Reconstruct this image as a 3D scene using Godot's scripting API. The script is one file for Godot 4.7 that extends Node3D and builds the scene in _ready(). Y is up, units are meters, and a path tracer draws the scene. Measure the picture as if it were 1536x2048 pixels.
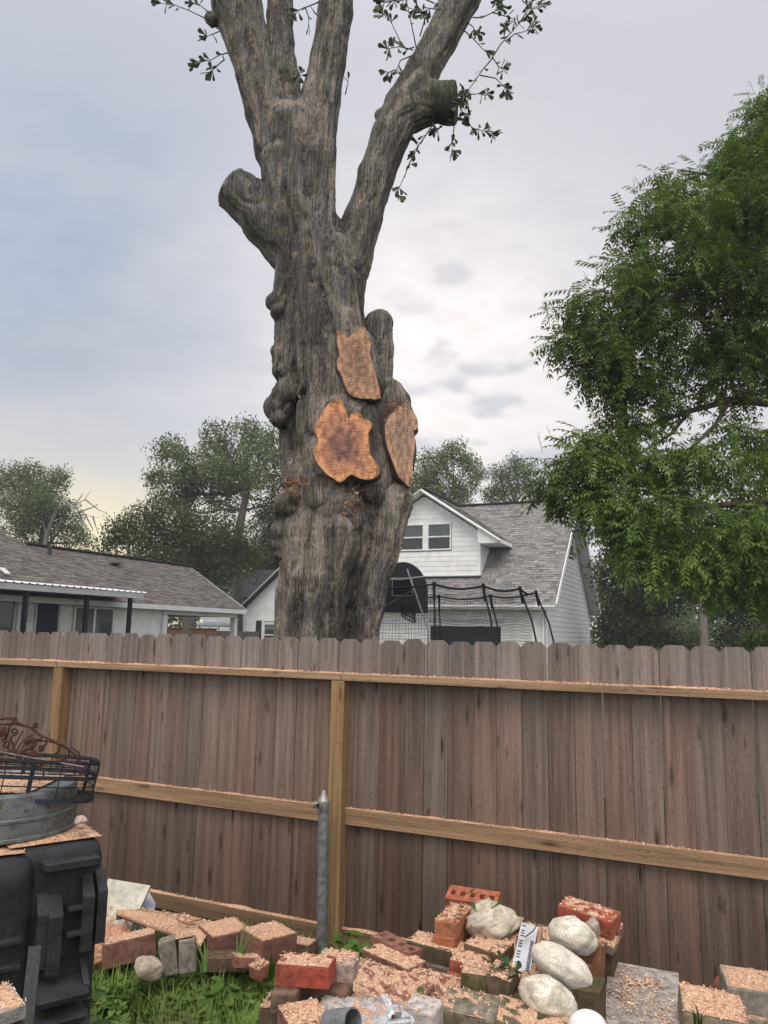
extends Node3D
# A backyard behind a cedar fence: a pruned oak, houses beyond, a heap of bricks and two bins in front.
const EYE := 1.83
const F := 1538.0
var cam_b := Basis()
var M := {}
var counts := {}
var R := RandomNumberGenerator.new()

class MB:
	var v := PackedVector3Array()
	var n := PackedVector3Array()
	var uv := PackedVector2Array()
	var c := PackedColorArray()
	var i := PackedInt32Array()
	func vert(p: Vector3, nn: Vector3, t: Vector2, col: Color) -> int:
		v.push_back(p); n.push_back(nn); uv.push_back(t); c.push_back(col)
		return v.size() - 1
	func face(a: int, b: int, d: int) -> void:   # counter-clockwise seen from outside
		i.push_back(a); i.push_back(d); i.push_back(b)
	func tri(a: Vector3, b: Vector3, d: Vector3, col := Color.WHITE, ta := Vector2(), tb := Vector2(), td := Vector2()) -> void:
		var nn := (b - a).cross(d - a).normalized()
		face(vert(a, nn, ta, col), vert(b, nn, tb, col), vert(d, nn, td, col))
	func quad(a: Vector3, b: Vector3, d: Vector3, e: Vector3, col := Color.WHITE, s := 1.0, o := Vector2()) -> void:
		var nn := (b - a).cross(e - a).normalized()
		if nn == Vector3.ZERO:
			nn = (d - b).cross(e - b).normalized()
		var w := a.distance_to(b) * s
		var h := a.distance_to(e) * s
		var k := vert(a, nn, o, col)
		vert(b, nn, o + Vector2(w, 0), col); vert(d, nn, o + Vector2(w, h), col); vert(e, nn, o + Vector2(0, h), col)
		face(k, k + 1, k + 2); face(k, k + 2, k + 3)
	func box(x: Transform3D, s: Vector3, col := Color.WHITE, bevel := 0.0, along := 1, o := Vector2()) -> void:
		var h := s * 0.5
		var bv: float = minf(bevel, minf(h.x, minf(h.y, h.z)) * 0.45)
		var at := {}
		var o1 := (along + 1) % 3
		var o2 := (along + 2) % 3
		for ax in 3:
			var u := (ax + 1) % 3
			var w := (ax + 2) % 3
			for sg in [-1, 1]:
				for su in [-1, 1]:
					for sw in [-1, 1]:
						var p := Vector3()
						p[ax] = sg * h[ax]; p[u] = su * (h[u] - bv); p[w] = sw * (h[w] - bv)
						var nn := Vector3(); nn[ax] = sg
						at[ax * 100 + (sg + 1) * 20 + (su + 1) * 4 + (sw + 1)] = vert(x * p, (x.basis * nn).normalized(), o + Vector2((p[o1] + p[o2]) / 0.6, p[along] / 2.4), col)
				var k: int = ax * 100 + (sg + 1) * 20
				var q := [at[k], at[k + 8], at[k + 10], at[k + 2]]
				if sg > 0:
					face(q[0], q[1], q[2]); face(q[0], q[2], q[3])
				else:
					face(q[0], q[2], q[1]); face(q[0], q[3], q[2])
		if bv <= 0.0:
			return
		for ax in 3:   # edges between faces ax and u, running along w
			var u := (ax + 1) % 3
			var w := (ax + 2) % 3
			for sa in [-1, 1]:
				for su in [-1, 1]:
					var a0: int = at[ax * 100 + (sa + 1) * 20 + (su + 1) * 4 + 0]
					var a1: int = at[ax * 100 + (sa + 1) * 20 + (su + 1) * 4 + 2]
					# face u: its first other axis is w, its second is ax
					var b0: int = at[u * 100 + (su + 1) * 20 + 0 + (sa + 1)]
					var b1: int = at[u * 100 + (su + 1) * 20 + 8 + (sa + 1)]
					if sa * su > 0:
						face(a0, b0, b1); face(a0, b1, a1)
					else:
						face(a0, b1, b0); face(a0, a1, b1)
		for sx in [-1, 1]:
			for sy in [-1, 1]:
				for sz in [-1, 1]:
					var a: int = at[0 + (sx + 1) * 20 + (sy + 1) * 4 + (sz + 1)]
					var b: int = at[100 + (sy + 1) * 20 + (sz + 1) * 4 + (sx + 1)]
					var d: int = at[200 + (sz + 1) * 20 + (sx + 1) * 4 + (sy + 1)]
					if sx * sy * sz > 0:
						face(a, b, d)
					else:
						face(a, d, b)
	func tube(pts: Array, rad: Array, sides := 8, col := Color.WHITE, cap := true) -> void:
		var m := pts.size()
		var ref := Vector3(0.31, 0.9, 0.17).normalized()
		var first := v.size()
		var len_ := 0.0
		for k in m:
			var t: Vector3 = ((pts[mini(k + 1, m - 1)] as Vector3) - (pts[maxi(k - 1, 0)] as Vector3)).normalized()
			if absf(t.dot(ref)) > 0.98:
				ref = Vector3(t.y, t.z, t.x)
			var a := t.cross(ref).normalized()
			var b := a.cross(t).normalized()
			ref = b
			if k > 0:
				len_ += (pts[k] as Vector3).distance_to(pts[k - 1])
			var r: float = rad[k] if rad.size() > 1 else rad[0]
			for s in sides + 1:
				var g := TAU * s / sides
				var d := a * cos(g) + b * sin(g)
				vert((pts[k] as Vector3) + d * r, d, Vector2(float(s) / sides, len_), col)
		for k in m - 1:
			for s in sides:
				var a := first + k * (sides + 1) + s
				var b := a + sides + 1
				face(a, b, b + 1); face(a, b + 1, a + 1)
		if cap:
			for e in [0, m - 1]:
				var t: Vector3 = ((pts[1] as Vector3) - (pts[0] as Vector3)).normalized() * -1.0 if e == 0 else ((pts[m - 1] as Vector3) - (pts[m - 2] as Vector3)).normalized()
				var k := vert(pts[e], t, Vector2(), col)
				for s in sides:
					var p := first + int(e) * (sides + 1) + s
					var a := vert(v[p], t, Vector2(), col)
					var b := vert(v[p + 1], t, Vector2(), col)
					if e == 0:
						face(k, a, b)
					else:
						face(k, b, a)
	func lathe(prof: Array, sides := 24, col := Color.WHITE, x := Transform3D()) -> void:   # profile of Vector2(radius, height), bottom to top outside
		for k in prof.size() - 1:
			var p: Vector2 = prof[k]
			var q: Vector2 = prof[k + 1]
			var sl := (q - p).normalized()
			var first := v.size()
			for s in sides + 1:
				var g := TAU * s / sides
				var nn := (x.basis * Vector3(cos(g) * sl.y, -sl.x, sin(g) * sl.y)).normalized()
				vert(x * Vector3(cos(g) * p.x, p.y, sin(g) * p.x), nn, Vector2(float(s) / sides, p.y), col)
				vert(x * Vector3(cos(g) * q.x, q.y, sin(g) * q.x), nn, Vector2(float(s) / sides, q.y), col)
			for s in sides:
				var a := first + s * 2
				face(a, a + 1, a + 3); face(a, a + 3, a + 2)
	func smooth() -> void:   # new normals from the faces, for closed or open indexed surfaces
		n.fill(Vector3.ZERO)
		for k in range(0, i.size(), 3):
			var a := i[k]
			var b := i[k + 2]
			var d := i[k + 1]
			var nn := (v[b] - v[a]).cross(v[d] - v[a])
			n[a] += nn; n[b] += nn; n[d] += nn
		for k in n.size():
			n[k] = n[k].normalized() if n[k].length_squared() > 1e-20 else Vector3.UP
	func mesh(m: Material = null) -> ArrayMesh:
		var a := []
		a.resize(Mesh.ARRAY_MAX)
		a[Mesh.ARRAY_VERTEX] = v; a[Mesh.ARRAY_NORMAL] = n; a[Mesh.ARRAY_TEX_UV] = uv; a[Mesh.ARRAY_COLOR] = c; a[Mesh.ARRAY_INDEX] = i
		var out := ArrayMesh.new()
		out.add_surface_from_arrays(Mesh.PRIMITIVE_TRIANGLES, a)
		if m:
			out.surface_set_material(0, m)
		return out

func ray(px: float, py: float) -> Vector3:
	return cam_b * Vector3((px - 768.0) / F, (1024.0 - py) / F, -1.0)
func at(px: float, py: float, d: float) -> Vector3:   # the point d metres into the scene
	var r := ray(px, py)
	return Vector3(0, EYE, 0) + r * (d / -r.z)
func mpp(px: float, py: float, d: float) -> float:    # metres one pixel of the photograph covers there
	return d / -ray(px, py).z / F
func named(parent: Node, called: String) -> String:
	var k := str(parent.get_instance_id()) + called
	counts[k] = counts.get(k, -1) + 1
	return called if counts[k] == 0 else "%s_%03d" % [called, counts[k]]
func put(called: String, mesh: Mesh, parent: Node = self, x := Transform3D(), m: Material = null) -> MeshInstance3D:
	var o := MeshInstance3D.new()
	o.name = named(parent, called)
	o.mesh = mesh
	if m:
		o.material_override = m
	o.transform = x
	parent.add_child(o, true)
	return o
func tag(o: Node, label: String, category: String, group := "") -> Node:
	o.set_meta("label", label)
	o.set_meta("category", category)
	if group != "":
		o.set_meta("group", group)
	return o
func kind(o: Node, k: String) -> Node:
	o.set_meta("kind", k)
	return o
func thing(called: String, label: String, category: String, x := Transform3D(), group := "") -> Node3D:
	var o := Node3D.new()
	o.name = named(self, called)
	o.transform = x
	add_child(o, true)
	tag(o, label, category, group)
	return o
func scatter(called: String, mesh: Mesh, xs: Array, cols: Array, parent: Node, m: Material = null) -> MultiMeshInstance3D:
	var mm := MultiMesh.new()
	mm.transform_format = MultiMesh.TRANSFORM_3D
	mm.use_colors = cols.size() > 0
	mm.mesh = mesh
	mm.instance_count = xs.size()
	for k in xs.size():
		mm.set_instance_transform(k, xs[k])
		if cols.size() > 0:
			mm.set_instance_color(k, cols[k])
	var o := MultiMeshInstance3D.new()
	o.name = named(parent, called)
	o.multimesh = mm
	if m:
		o.material_override = m
	parent.add_child(o, true)
	kind(o, "stuff")
	return o
func yaw(deg: float) -> Basis:
	return Basis(Vector3.UP, deg_to_rad(deg))
func eul(p: float, y: float, r: float) -> Basis:
	return Basis.from_euler(Vector3(deg_to_rad(p), deg_to_rad(y), deg_to_rad(r)))
func rf(a: float, b: float) -> float:
	return R.randf_range(a, b)
func rdir() -> Vector3:
	return Vector3(R.randfn(), R.randfn(), R.randfn()).normalized()

# ---- textures and materials
func noise(t: int, freq: float, sd: int, oct := 4, ridged := false) -> FastNoiseLite:
	var f := FastNoiseLite.new()
	f.noise_type = t
	f.frequency = freq
	f.seed = sd
	f.fractal_type = FastNoiseLite.FRACTAL_RIDGED if ridged else FastNoiseLite.FRACTAL_FBM
	f.fractal_octaves = oct
	return f
func bytes(f: FastNoiseLite, w: int, h: int) -> PackedByteArray:
	var im := f.get_seamless_image(w, h)
	im.convert(Image.FORMAT_L8)
	return im.get_data()
func stretched(f: FastNoiseLite, w: int, h: int, by: int) -> PackedByteArray:   # drawn out along v
	var im := f.get_seamless_image(w, h / by)
	im.convert(Image.FORMAT_L8)
	im.resize(w, h, Image.INTERPOLATE_CUBIC)
	return im.get_data()
var lut := PackedByteArray()
func enc(x: float) -> int:
	return lut[clampi(int(x * 1023.0), 0, 1023)]
func tex(d: PackedByteArray, w: int, h: int, three := true) -> ImageTexture:
	return ImageTexture.create_from_image(Image.create_from_data(w, h, false, Image.FORMAT_RGB8 if three else Image.FORMAT_L8, d))
func mat(key: String, tint: Color, rough: float, t: Texture2D = null, bump: Texture2D = null, cm := 0.0, tri := Vector3.ZERO, world := true) -> StandardMaterial3D:
	var m := StandardMaterial3D.new()
	m.resource_name = key
	m.albedo_color = tint.linear_to_srgb()
	m.roughness = rough
	m.metallic_specular = 0.35
	m.vertex_color_use_as_albedo = true
	if t:
		m.albedo_texture = t
	if bump:
		m.heightmap_enabled = true
		m.heightmap_texture = bump
		m.heightmap_scale = cm
	if tri != Vector3.ZERO:
		m.uv1_triplanar = true
		m.uv1_world_triplanar = world
		m.uv1_scale = tri
	M[key] = m
	return m

func make_materials() -> void:
	lut.resize(1024)
	for k in 1024:
		var x := k / 1023.0
		lut[k] = int(round(255.0 * (12.92 * x if x < 0.0031308 else 1.055 * pow(x, 1.0 / 2.4) - 0.055)))
	# weathered board grain: rings drawn out along the board, bent round knots
	var w := 512
	var h := 1024
	var a := stretched(noise(FastNoiseLite.TYPE_SIMPLEX_SMOOTH, 0.012, 11, 3), w, h, 8)
	var b := stretched(noise(FastNoiseLite.TYPE_SIMPLEX, 0.09, 12, 3), w, h, 32)
	var g := stretched(noise(FastNoiseLite.TYPE_SIMPLEX, 0.02, 13, 3), w, h, 16)
	var d := PackedFloat32Array()
	d.resize(w * h)
	var dark := PackedFloat32Array()
	dark.resize(w * h)
	for k in w * h:
		d[k] = (k % w) * 34.0 / w + a[k] * 0.085 + b[k] * 0.003
	for k in 16:
		var cx := R.randi_range(0, w - 1)
		var cy := R.randi_range(0, h - 1)
		var r := rf(9.0, 17.0)
		for y in range(-110, 111):
			for x in range(-56, 57):
				var q := (x * x) / (r * r) + (y * y) / (r * r * 5.0)
				if q < 9.0:
					var p := posmod(cy + y, h) * w + posmod(cx + x, w)
					d[p] += 2.6 * exp(-q) * (1.0 if x > 0 else -1.0) * minf(1.0, absf(x) / 5.0)
					if q < 0.35:
						dark[p] = maxf(dark[p], 0.75 - q)
					elif absf(q - 0.6) < 0.15:
						dark[p] = maxf(dark[p], 0.22)
	var wood := PackedByteArray()
	wood.resize(w * h * 3)
	var wood_h := PackedByteArray()
	wood_h.resize(w * h)
	for k in w * h:
		var s: float = d[k] - floorf(d[k])
		var ring := (s * s * s * s * 0.30 + s * 0.05)
		var fine := (b[k] - 128) * 0.0011
		var x := 0.80 - ring + fine + (g[k] - 128) * 0.0016 - dark[k] * 0.5
		wood[k * 3] = enc(x); wood[k * 3 + 1] = enc(x - ring * 0.06 - dark[k] * 0.02); wood[k * 3 + 2] = enc(x - ring * 0.12 - dark[k] * 0.05)
		wood_h[k] = clampi(int(170 - ring * 380 + fine * 350), 0, 255)
	var tw := tex(wood, w, h)
	mat("weathered_board", Color(1.05, 1.05, 1.05), 0.85, tw, tex(wood_h, w, h, false), 0.22)
	# mottled grain for masonry and other rough matter: neutral, tinted by vertex colours
	w = 512; h = 512
	a = bytes(noise(FastNoiseLite.TYPE_SIMPLEX, 0.012, 21, 4), w, h)
	b = bytes(noise(FastNoiseLite.TYPE_SIMPLEX, 0.11, 22, 3), w, h)
	g = bytes(noise(FastNoiseLite.TYPE_CELLULAR, 0.06, 23, 1), w, h)
	var mot := PackedByteArray(); mot.resize(w * h * 3)
	var sto := PackedByteArray(); sto.resize(w * h * 3)
	var moh := PackedByteArray(); moh.resize(w * h)
	var plain := PackedByteArray(); plain.resize(w * h * 3)
	for k in w * h:
		var x := 0.74 + (a[k] - 128) * 0.0030 + (b[k] - 128) * 0.0034
		if g[k] < 60:
			x -= 0.12
		if b[k] > 190:
			x += 0.12
		mot[k * 3] = enc(x); mot[k * 3 + 1] = enc(x * 0.985); mot[k * 3 + 2] = enc(x * 0.96)
		moh[k] = clampi(int(128 + (b[k] - 128) * 0.8 + (a[k] - 128) * 0.4), 0, 255)
		var y := 0.85 + (b[k] - 128) * 0.0012
		var st := clampf((a[k] - 150) * 0.03, 0.0, 1.0) * clampf((b[k] - 110) * 0.02, 0.0, 1.0)
		y = lerpf(y, 0.34, st * 0.75)
		if b[k] < 62:
			y *= 0.45
		sto[k * 3] = enc(y); sto[k * 3 + 1] = enc(y * 0.97); sto[k * 3 + 2] = enc(y * 0.90)
		var z := 0.92 + (a[k] - 128) * 0.0012 + (b[k] - 128) * 0.0006
		plain[k * 3] = enc(z); plain[k * 3 + 1] = enc(z); plain[k * 3 + 2] = enc(z * 0.99)
	var tm := tex(mot, w, h)
	var th := tex(moh, w, h, false)
	mat("masonry", Color(1.1, 1.1, 1.1), 0.92, tm, th, 0.35, Vector3.ONE * 3.3)
	mat("stone", Color(1, 1, 1), 0.85, tex(sto, w, h), th, 0.18, Vector3.ONE * 1.9)
	mat("shingle", Color(1.1, 1.1, 1.1), 0.95, tm, null, 0, Vector3.ONE * 0.9)
	var tp := tex(plain, w, h)
	mat("paint", Color(1, 1, 1), 0.6, tp, null, 0, Vector3.ONE * 0.35)
	mat("plastic", Color(1, 1, 1), 0.5, tm, th, 0.05, Vector3.ONE * 1.6)
	mat("rust", Color(1, 1, 1), 0.85, tm, th, 0.1, Vector3.ONE * 9.0)
	var zinc := mat("zinc", Color(1, 1, 1), 0.45, tm, null, 0, Vector3.ONE * 3.0)
	zinc.metallic = 0.6
	mat("ground", Color(1, 1, 1), 1.0, tm, th, 2.0, Vector3.ONE * 0.7)
	mat("plain", Color(1, 1, 1), 0.7)
	mat("chips", Color(1, 1, 1), 0.9)
	# sawdust: flecks from bark brown to cream
	var cv := noise(FastNoiseLite.TYPE_CELLULAR, 0.11, 25, 1)
	cv.fractal_type = FastNoiseLite.FRACTAL_NONE
	cv.cellular_return_type = FastNoiseLite.RETURN_CELL_VALUE
	var s1 := bytes(cv, 256, 256)
	var s2 := bytes(noise(FastNoiseLite.TYPE_SIMPLEX, 0.03, 26, 3), 256, 256)
	var sd := PackedByteArray(); sd.resize(256 * 256 * 3)
	for k in 256 * 256:
		var f := s1[k] / 255.0
		var cc := Color(0.36, 0.185, 0.105).lerp(Color(0.86, 0.66, 0.47), f * f * 0.6 + f * 0.4).lerp(Color(0.52, 0.28, 0.165), clampf(s2[k] / 255.0 * 1.3 - 0.25, 0.0, 0.7))
		sd[k * 3] = enc(cc.r); sd[k * 3 + 1] = enc(cc.g); sd[k * 3 + 2] = enc(cc.b)
	mat("sawdust", Color(1, 1, 1), 0.95, tex(sd, 256, 256), null, 0, Vector3.ONE * 7.0)
	# bark: ridges and plates, stretched upwards by the mapping's scale
	a = stretched(noise(FastNoiseLite.TYPE_SIMPLEX, 0.017, 31, 4, true), w, h, 4)
	b = bytes(noise(FastNoiseLite.TYPE_SIMPLEX, 0.07, 32, 3), w, h)
	g = bytes(noise(FastNoiseLite.TYPE_SIMPLEX, 0.010, 33, 3), w, h)
	var pl := noise(FastNoiseLite.TYPE_CELLULAR, 0.045, 34, 1)
	pl.fractal_type = FastNoiseLite.FRACTAL_NONE
	pl.cellular_return_type = FastNoiseLite.RETURN_DISTANCE2_SUB
	pl.domain_warp_enabled = true
	pl.domain_warp_amplitude = 14.0
	pl.domain_warp_frequency = 0.03
	var q2 := bytes(pl, w, h)
	var bark := PackedByteArray(); bark.resize(w * h * 3)
	var bark_h := PackedByteArray(); bark_h.resize(w * h)
	for k in w * h:
		var r := a[k] / 255.0
		var hh := clampf(1.3 - r * 1.5, 0.0, 1.0) * 0.62 + clampf(q2[k] / 90.0, 0.0, 1.0) * 0.22 + b[k] / 255.0 * 0.20
		var x := 0.16 + hh * 0.78 + (b[k] - 128) * 0.0018
		var li := clampf((g[k] - 140) * 0.016, 0.0, 0.5) * clampf((b[k] - 120) * 0.02, 0.0, 1.0)
		x += li * 0.55
		bark[k * 3] = enc(x); bark[k * 3 + 1] = enc(x * 0.975); bark[k * 3 + 2] = enc(x * (0.94 + li * 0.1))
		bark_h[k] = clampi(int(hh * 235), 0, 255)
	mat("bark", Color(1.45, 1.45, 1.45), 0.95, tex(bark, w, h), tex(bark_h, w, h, false), 4.0, Vector3(1.4, 0.38, 1.4))
	# leaves
	for s in [["oak_leaf", 0.5, 0.3], ["tree_leaf", 0.55, 0.75], ["far_leaf", 0.7, 0.6], ["blade", 0.55, 0.4]]:
		var m := mat(s[0], Color.WHITE, s[1])
		m.backlight_enabled = true
		m.backlight = Color(s[2], s[2], s[2] * 0.6).linear_to_srgb()
	var gl := StandardMaterial3D.new()
	gl.resource_name = "pane"
	gl.albedo_color = Color(0.08, 0.1, 0.1, 0.3)
	gl.transparency = BaseMaterial3D.TRANSPARENCY_ALPHA
	gl.roughness = 0.03
	gl.metallic_specular = 0.45
	M["pane"] = gl
	var net := StandardMaterial3D.new()
	net.resource_name = "net"
	net.vertex_color_use_as_albedo = true
	net.roughness = 0.9
	M["net"] = net

func make_sky() -> Sky:
	var w := 1536
	var h := 768
	var px := PackedFloat32Array()
	px.resize(w * h * 3)
	var n1 := noise(FastNoiseLite.TYPE_SIMPLEX_SMOOTH, 1.7, 5, 5)
	var n2 := noise(FastNoiseLite.TYPE_SIMPLEX_SMOOTH, 5.5, 6, 5)
	var n3 := noise(FastNoiseLite.TYPE_SIMPLEX_SMOOTH, 0.35, 7, 3)
	for y in h:
		var el := (0.5 - (y + 0.5) / h) * PI
		var sy := sin(el)
		var cy := cos(el)
		for x in w:
			var k := (y * w + x) * 3
			if y > h / 2 + 4:
				px[k] = 0.16; px[k + 1] = 0.155; px[k + 2] = 0.13
				continue
			var az := fposmod((x + 0.5) / w * TAU + PI, TAU) - PI
			var up := maxf(sy, 0.0)
			var f := 1.0 / (up + 0.22)
			var p := Vector3(sin(az) * cy * f * 1.25, cos(az) * cy * f * 1.7, 3.0)
			var big := n1.get_noise_3dv(p)
			var fine := n2.get_noise_3dv(p)
			var mass := n3.get_noise_3dv(p)
			var e := rad_to_deg(el)
			var z := rad_to_deg(az)
			# the base: pale at the horizon, grey-blue above, lighter overhead and away from the low sun
			var lo := exp(-maxf(e, 0.0) / 11.0)
			var col := Vector3(0.555, 0.562, 0.615).lerp(Vector3(0.72, 0.69, 0.65), lo)
			col *= 1.0 + 1.5 * smoothstep(0.62, 1.0, sy) + 1.0 * smoothstep(0.35, -0.75, cos(az) * cy)
			var sunny := exp(-(pow((z - 3.0) / 14.0, 2.0) + pow((e - 22.0) / 10.0, 2.0))) * (1.0 + fine * 0.5)
			col += Vector3(0.40, 0.335, 0.28) * sunny
			var blue := exp(-(pow((z + 24.0) / 14.0, 2.0) + pow((e - 26.0) / 14.0, 2.0))) * (1.0 + big * 0.8)
			col -= Vector3(0.19, 0.135, 0.065) * blue
			var glow := exp(-(pow((z + 21.0) / 8.0, 2.0) + pow((e - 4.0) / 6.0, 2.0)))
			col += Vector3(0.42, 0.28, -0.06) * glow
			var low_cloud := smoothstep(31.0, 19.0, e) * smoothstep(-24.0, 6.0, z) * smoothstep(60.0, 30.0, absf(z))
			var c := big * 0.55 + fine * 0.45
			var deep := smoothstep(-0.04, 0.26, c + mass * 0.15)
			col = col.lerp(Vector3(0.49, 0.50, 0.56), deep * (0.20 + 0.62 * low_cloud))
			col += Vector3(0.14, 0.11, 0.085) * clampf(-c * 1.6, 0.0, 0.6) * low_cloud
			var wisp := exp(-(pow((z - 4.8) / 2.6, 2.0) + pow((e - 28.5) / 1.0, 2.0))) + exp(-(pow((z - 5.2) / 2.2, 2.0) + pow((e - 26.2) / 1.1, 2.0)))
			col = col.lerp(Vector3(0.52, 0.52, 0.58), clampf(wisp * (0.45 + fine * 2.6 + big), 0.0, 0.6))
			col *= 1.0 + 0.12 * mass + 0.07 * fine * (0.4 + low_cloud) + 0.05 * big
			px[k] = col.x; px[k + 1] = col.y; px[k + 2] = col.z
	var im := Image.create_from_data(w, h, false, Image.FORMAT_RGBF, px.to_byte_array())
	var sm := PanoramaSkyMaterial.new()
	sm.panorama = ImageTexture.create_from_image(im)
	var s := Sky.new()
	s.sky_material = sm
	return s

func _ready() -> void:
	R.seed = 20240
	cam_b = Basis(Vector3.RIGHT, deg_to_rad(9.0)) * Basis(Vector3.BACK, deg_to_rad(1.1))
	var cam := Camera3D.new()
	cam.name = "camera"
	cam.keep_aspect = Camera3D.KEEP_HEIGHT
	cam.fov = rad_to_deg(2.0 * atan(1024.0 / F))
	cam.near = 0.05
	cam.far = 600.0
	cam.transform = Transform3D(cam_b, Vector3(0, EYE, 0))
	add_child(cam)
	var we := WorldEnvironment.new()
	we.name = "environment"
	var env := Environment.new()
	env.background_mode = Environment.BG_SKY
	env.sky = make_sky()
	env.tonemap_mode = Environment.TONE_MAPPER_LINEAR
	env.tonemap_exposure = 1.17
	env.sdfgi_enabled = true
	env.ssao_enabled = true
	env.ssil_enabled = true
	env.fog_enabled = true
	env.fog_density = 0.0011
	env.fog_light_color = Color(0.86, 0.88, 0.9)
	we.environment = env
	add_child(we)
	var sun := DirectionalLight3D.new()
	sun.name = "sun"
	sun.light_energy = 0.45
	sun.light_color = Color(1.0, 0.95, 0.88)
	sun.light_angular_distance = 30.0
	sun.shadow_enabled = true
	sun.rotation_degrees = Vector3(-58, -12, 0)
	add_child(sun)
	make_materials()
	build_ground()
	build_oak()
	build_fence()
	build_houses()
	build_trees()
	build_right_tree()
	build_trampoline()
	build_bins()
	build_left_rubble()
	build_heap()
	build_grass()

# ---- ground
func lot(u: float, y: float, w: float) -> Vector3:   # u along the fence to the right, w away from it
	var t := deg_to_rad(24.2)
	return Vector3(cos(t) * u + sin(t) * w, y, sin(t) * u - cos(t) * w)
func lot_x(u: float, y: float, w: float, turn := 0.0) -> Transform3D:
	return Transform3D(yaw(-24.2 + turn), lot(u, y, w))
var lump := noise(FastNoiseLite.TYPE_SIMPLEX, 0.5, 77, 4)
func ground_y(x: float, z: float) -> float:
	var y := lump.get_noise_2d(x, z) * 0.035
	var d := Vector2((x - 0.62) / 0.95, (z + 2.95) / 0.72)
	y += 0.46 * exp(-d.length_squared() * 1.1)      # the earth heaped under the bricks
	return y
func build_ground() -> void:
	var mb := MB.new()
	var near := []
	for k in 61:
		near.append(-4.0 + k * 0.1)
	var gx := [-150.0, -80.0, -40.0, -15.0, -8.0, -5.0] + near + [3.0, 5.0, 9.0, 20.0, 60.0, 100.0, 150.0]
	var gz := [30.0, 10.0, 2.0, 0.0, -1.0]
	for k in 51:
		gz.append(-1.2 - k * 0.09)
	gz += [-6.2, -7.5, -10.0, -16.0, -30.0, -60.0, -100.0, -150.0]
	var n2 := noise(FastNoiseLite.TYPE_SIMPLEX, 0.8, 78, 4)
	for z in gz:
		for x in gx:
			var t := clampf(0.5 + n2.get_noise_2d(x, z) * 1.6, 0.0, 1.0)
			var col := Color(0.055, 0.047, 0.034).lerp(Color(0.05, 0.065, 0.022), t)
			mb.vert(Vector3(x, ground_y(x, z), z), Vector3.UP, Vector2(x, z), col)
	var m := gx.size()
	for j in gz.size() - 1:
		for i in m - 1:
			var a := j * m + i
			mb.face(a, a + 1, a + m + 1); mb.face(a, a + m + 1, a + m)
	mb.smooth()
	kind(put("ground", mb.mesh(M.ground)), "structure")

# ---- the board fence
func wood_x(u: float, y: float, z: float) -> Transform3D:
	return Transform3D(Basis(), Vector3(u, y, z))
func chips_on(mb: MB, n: int, f: Callable, lo := 0.0022, hi := 0.006) -> void:   # curls and splinters of sawdust; f gives the place
	for k in n:
		var p: Vector3 = f.call()
		var s := rf(lo, hi)
		var b := Basis.from_euler(Vector3(rf(-0.7, 0.7), rf(0, TAU), rf(-0.7, 0.7)))
		var col := Color(0.58, 0.33, 0.19).lerp(Color(0.82, 0.63, 0.44), R.randf()).lerp(Color(0.36, 0.16, 0.09), R.randf() * R.randf() * 0.9)
		var x := b * Vector3(s, 0, 0)
		var y := b * Vector3(0, 0, s * rf(0.35, 0.7))
		var up := b * Vector3(0, s * 0.25, 0)
		mb.quad(p - x - y + up, p - x + y + up, p + x + y, p + x - y, col)
const WF := 4.259
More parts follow.
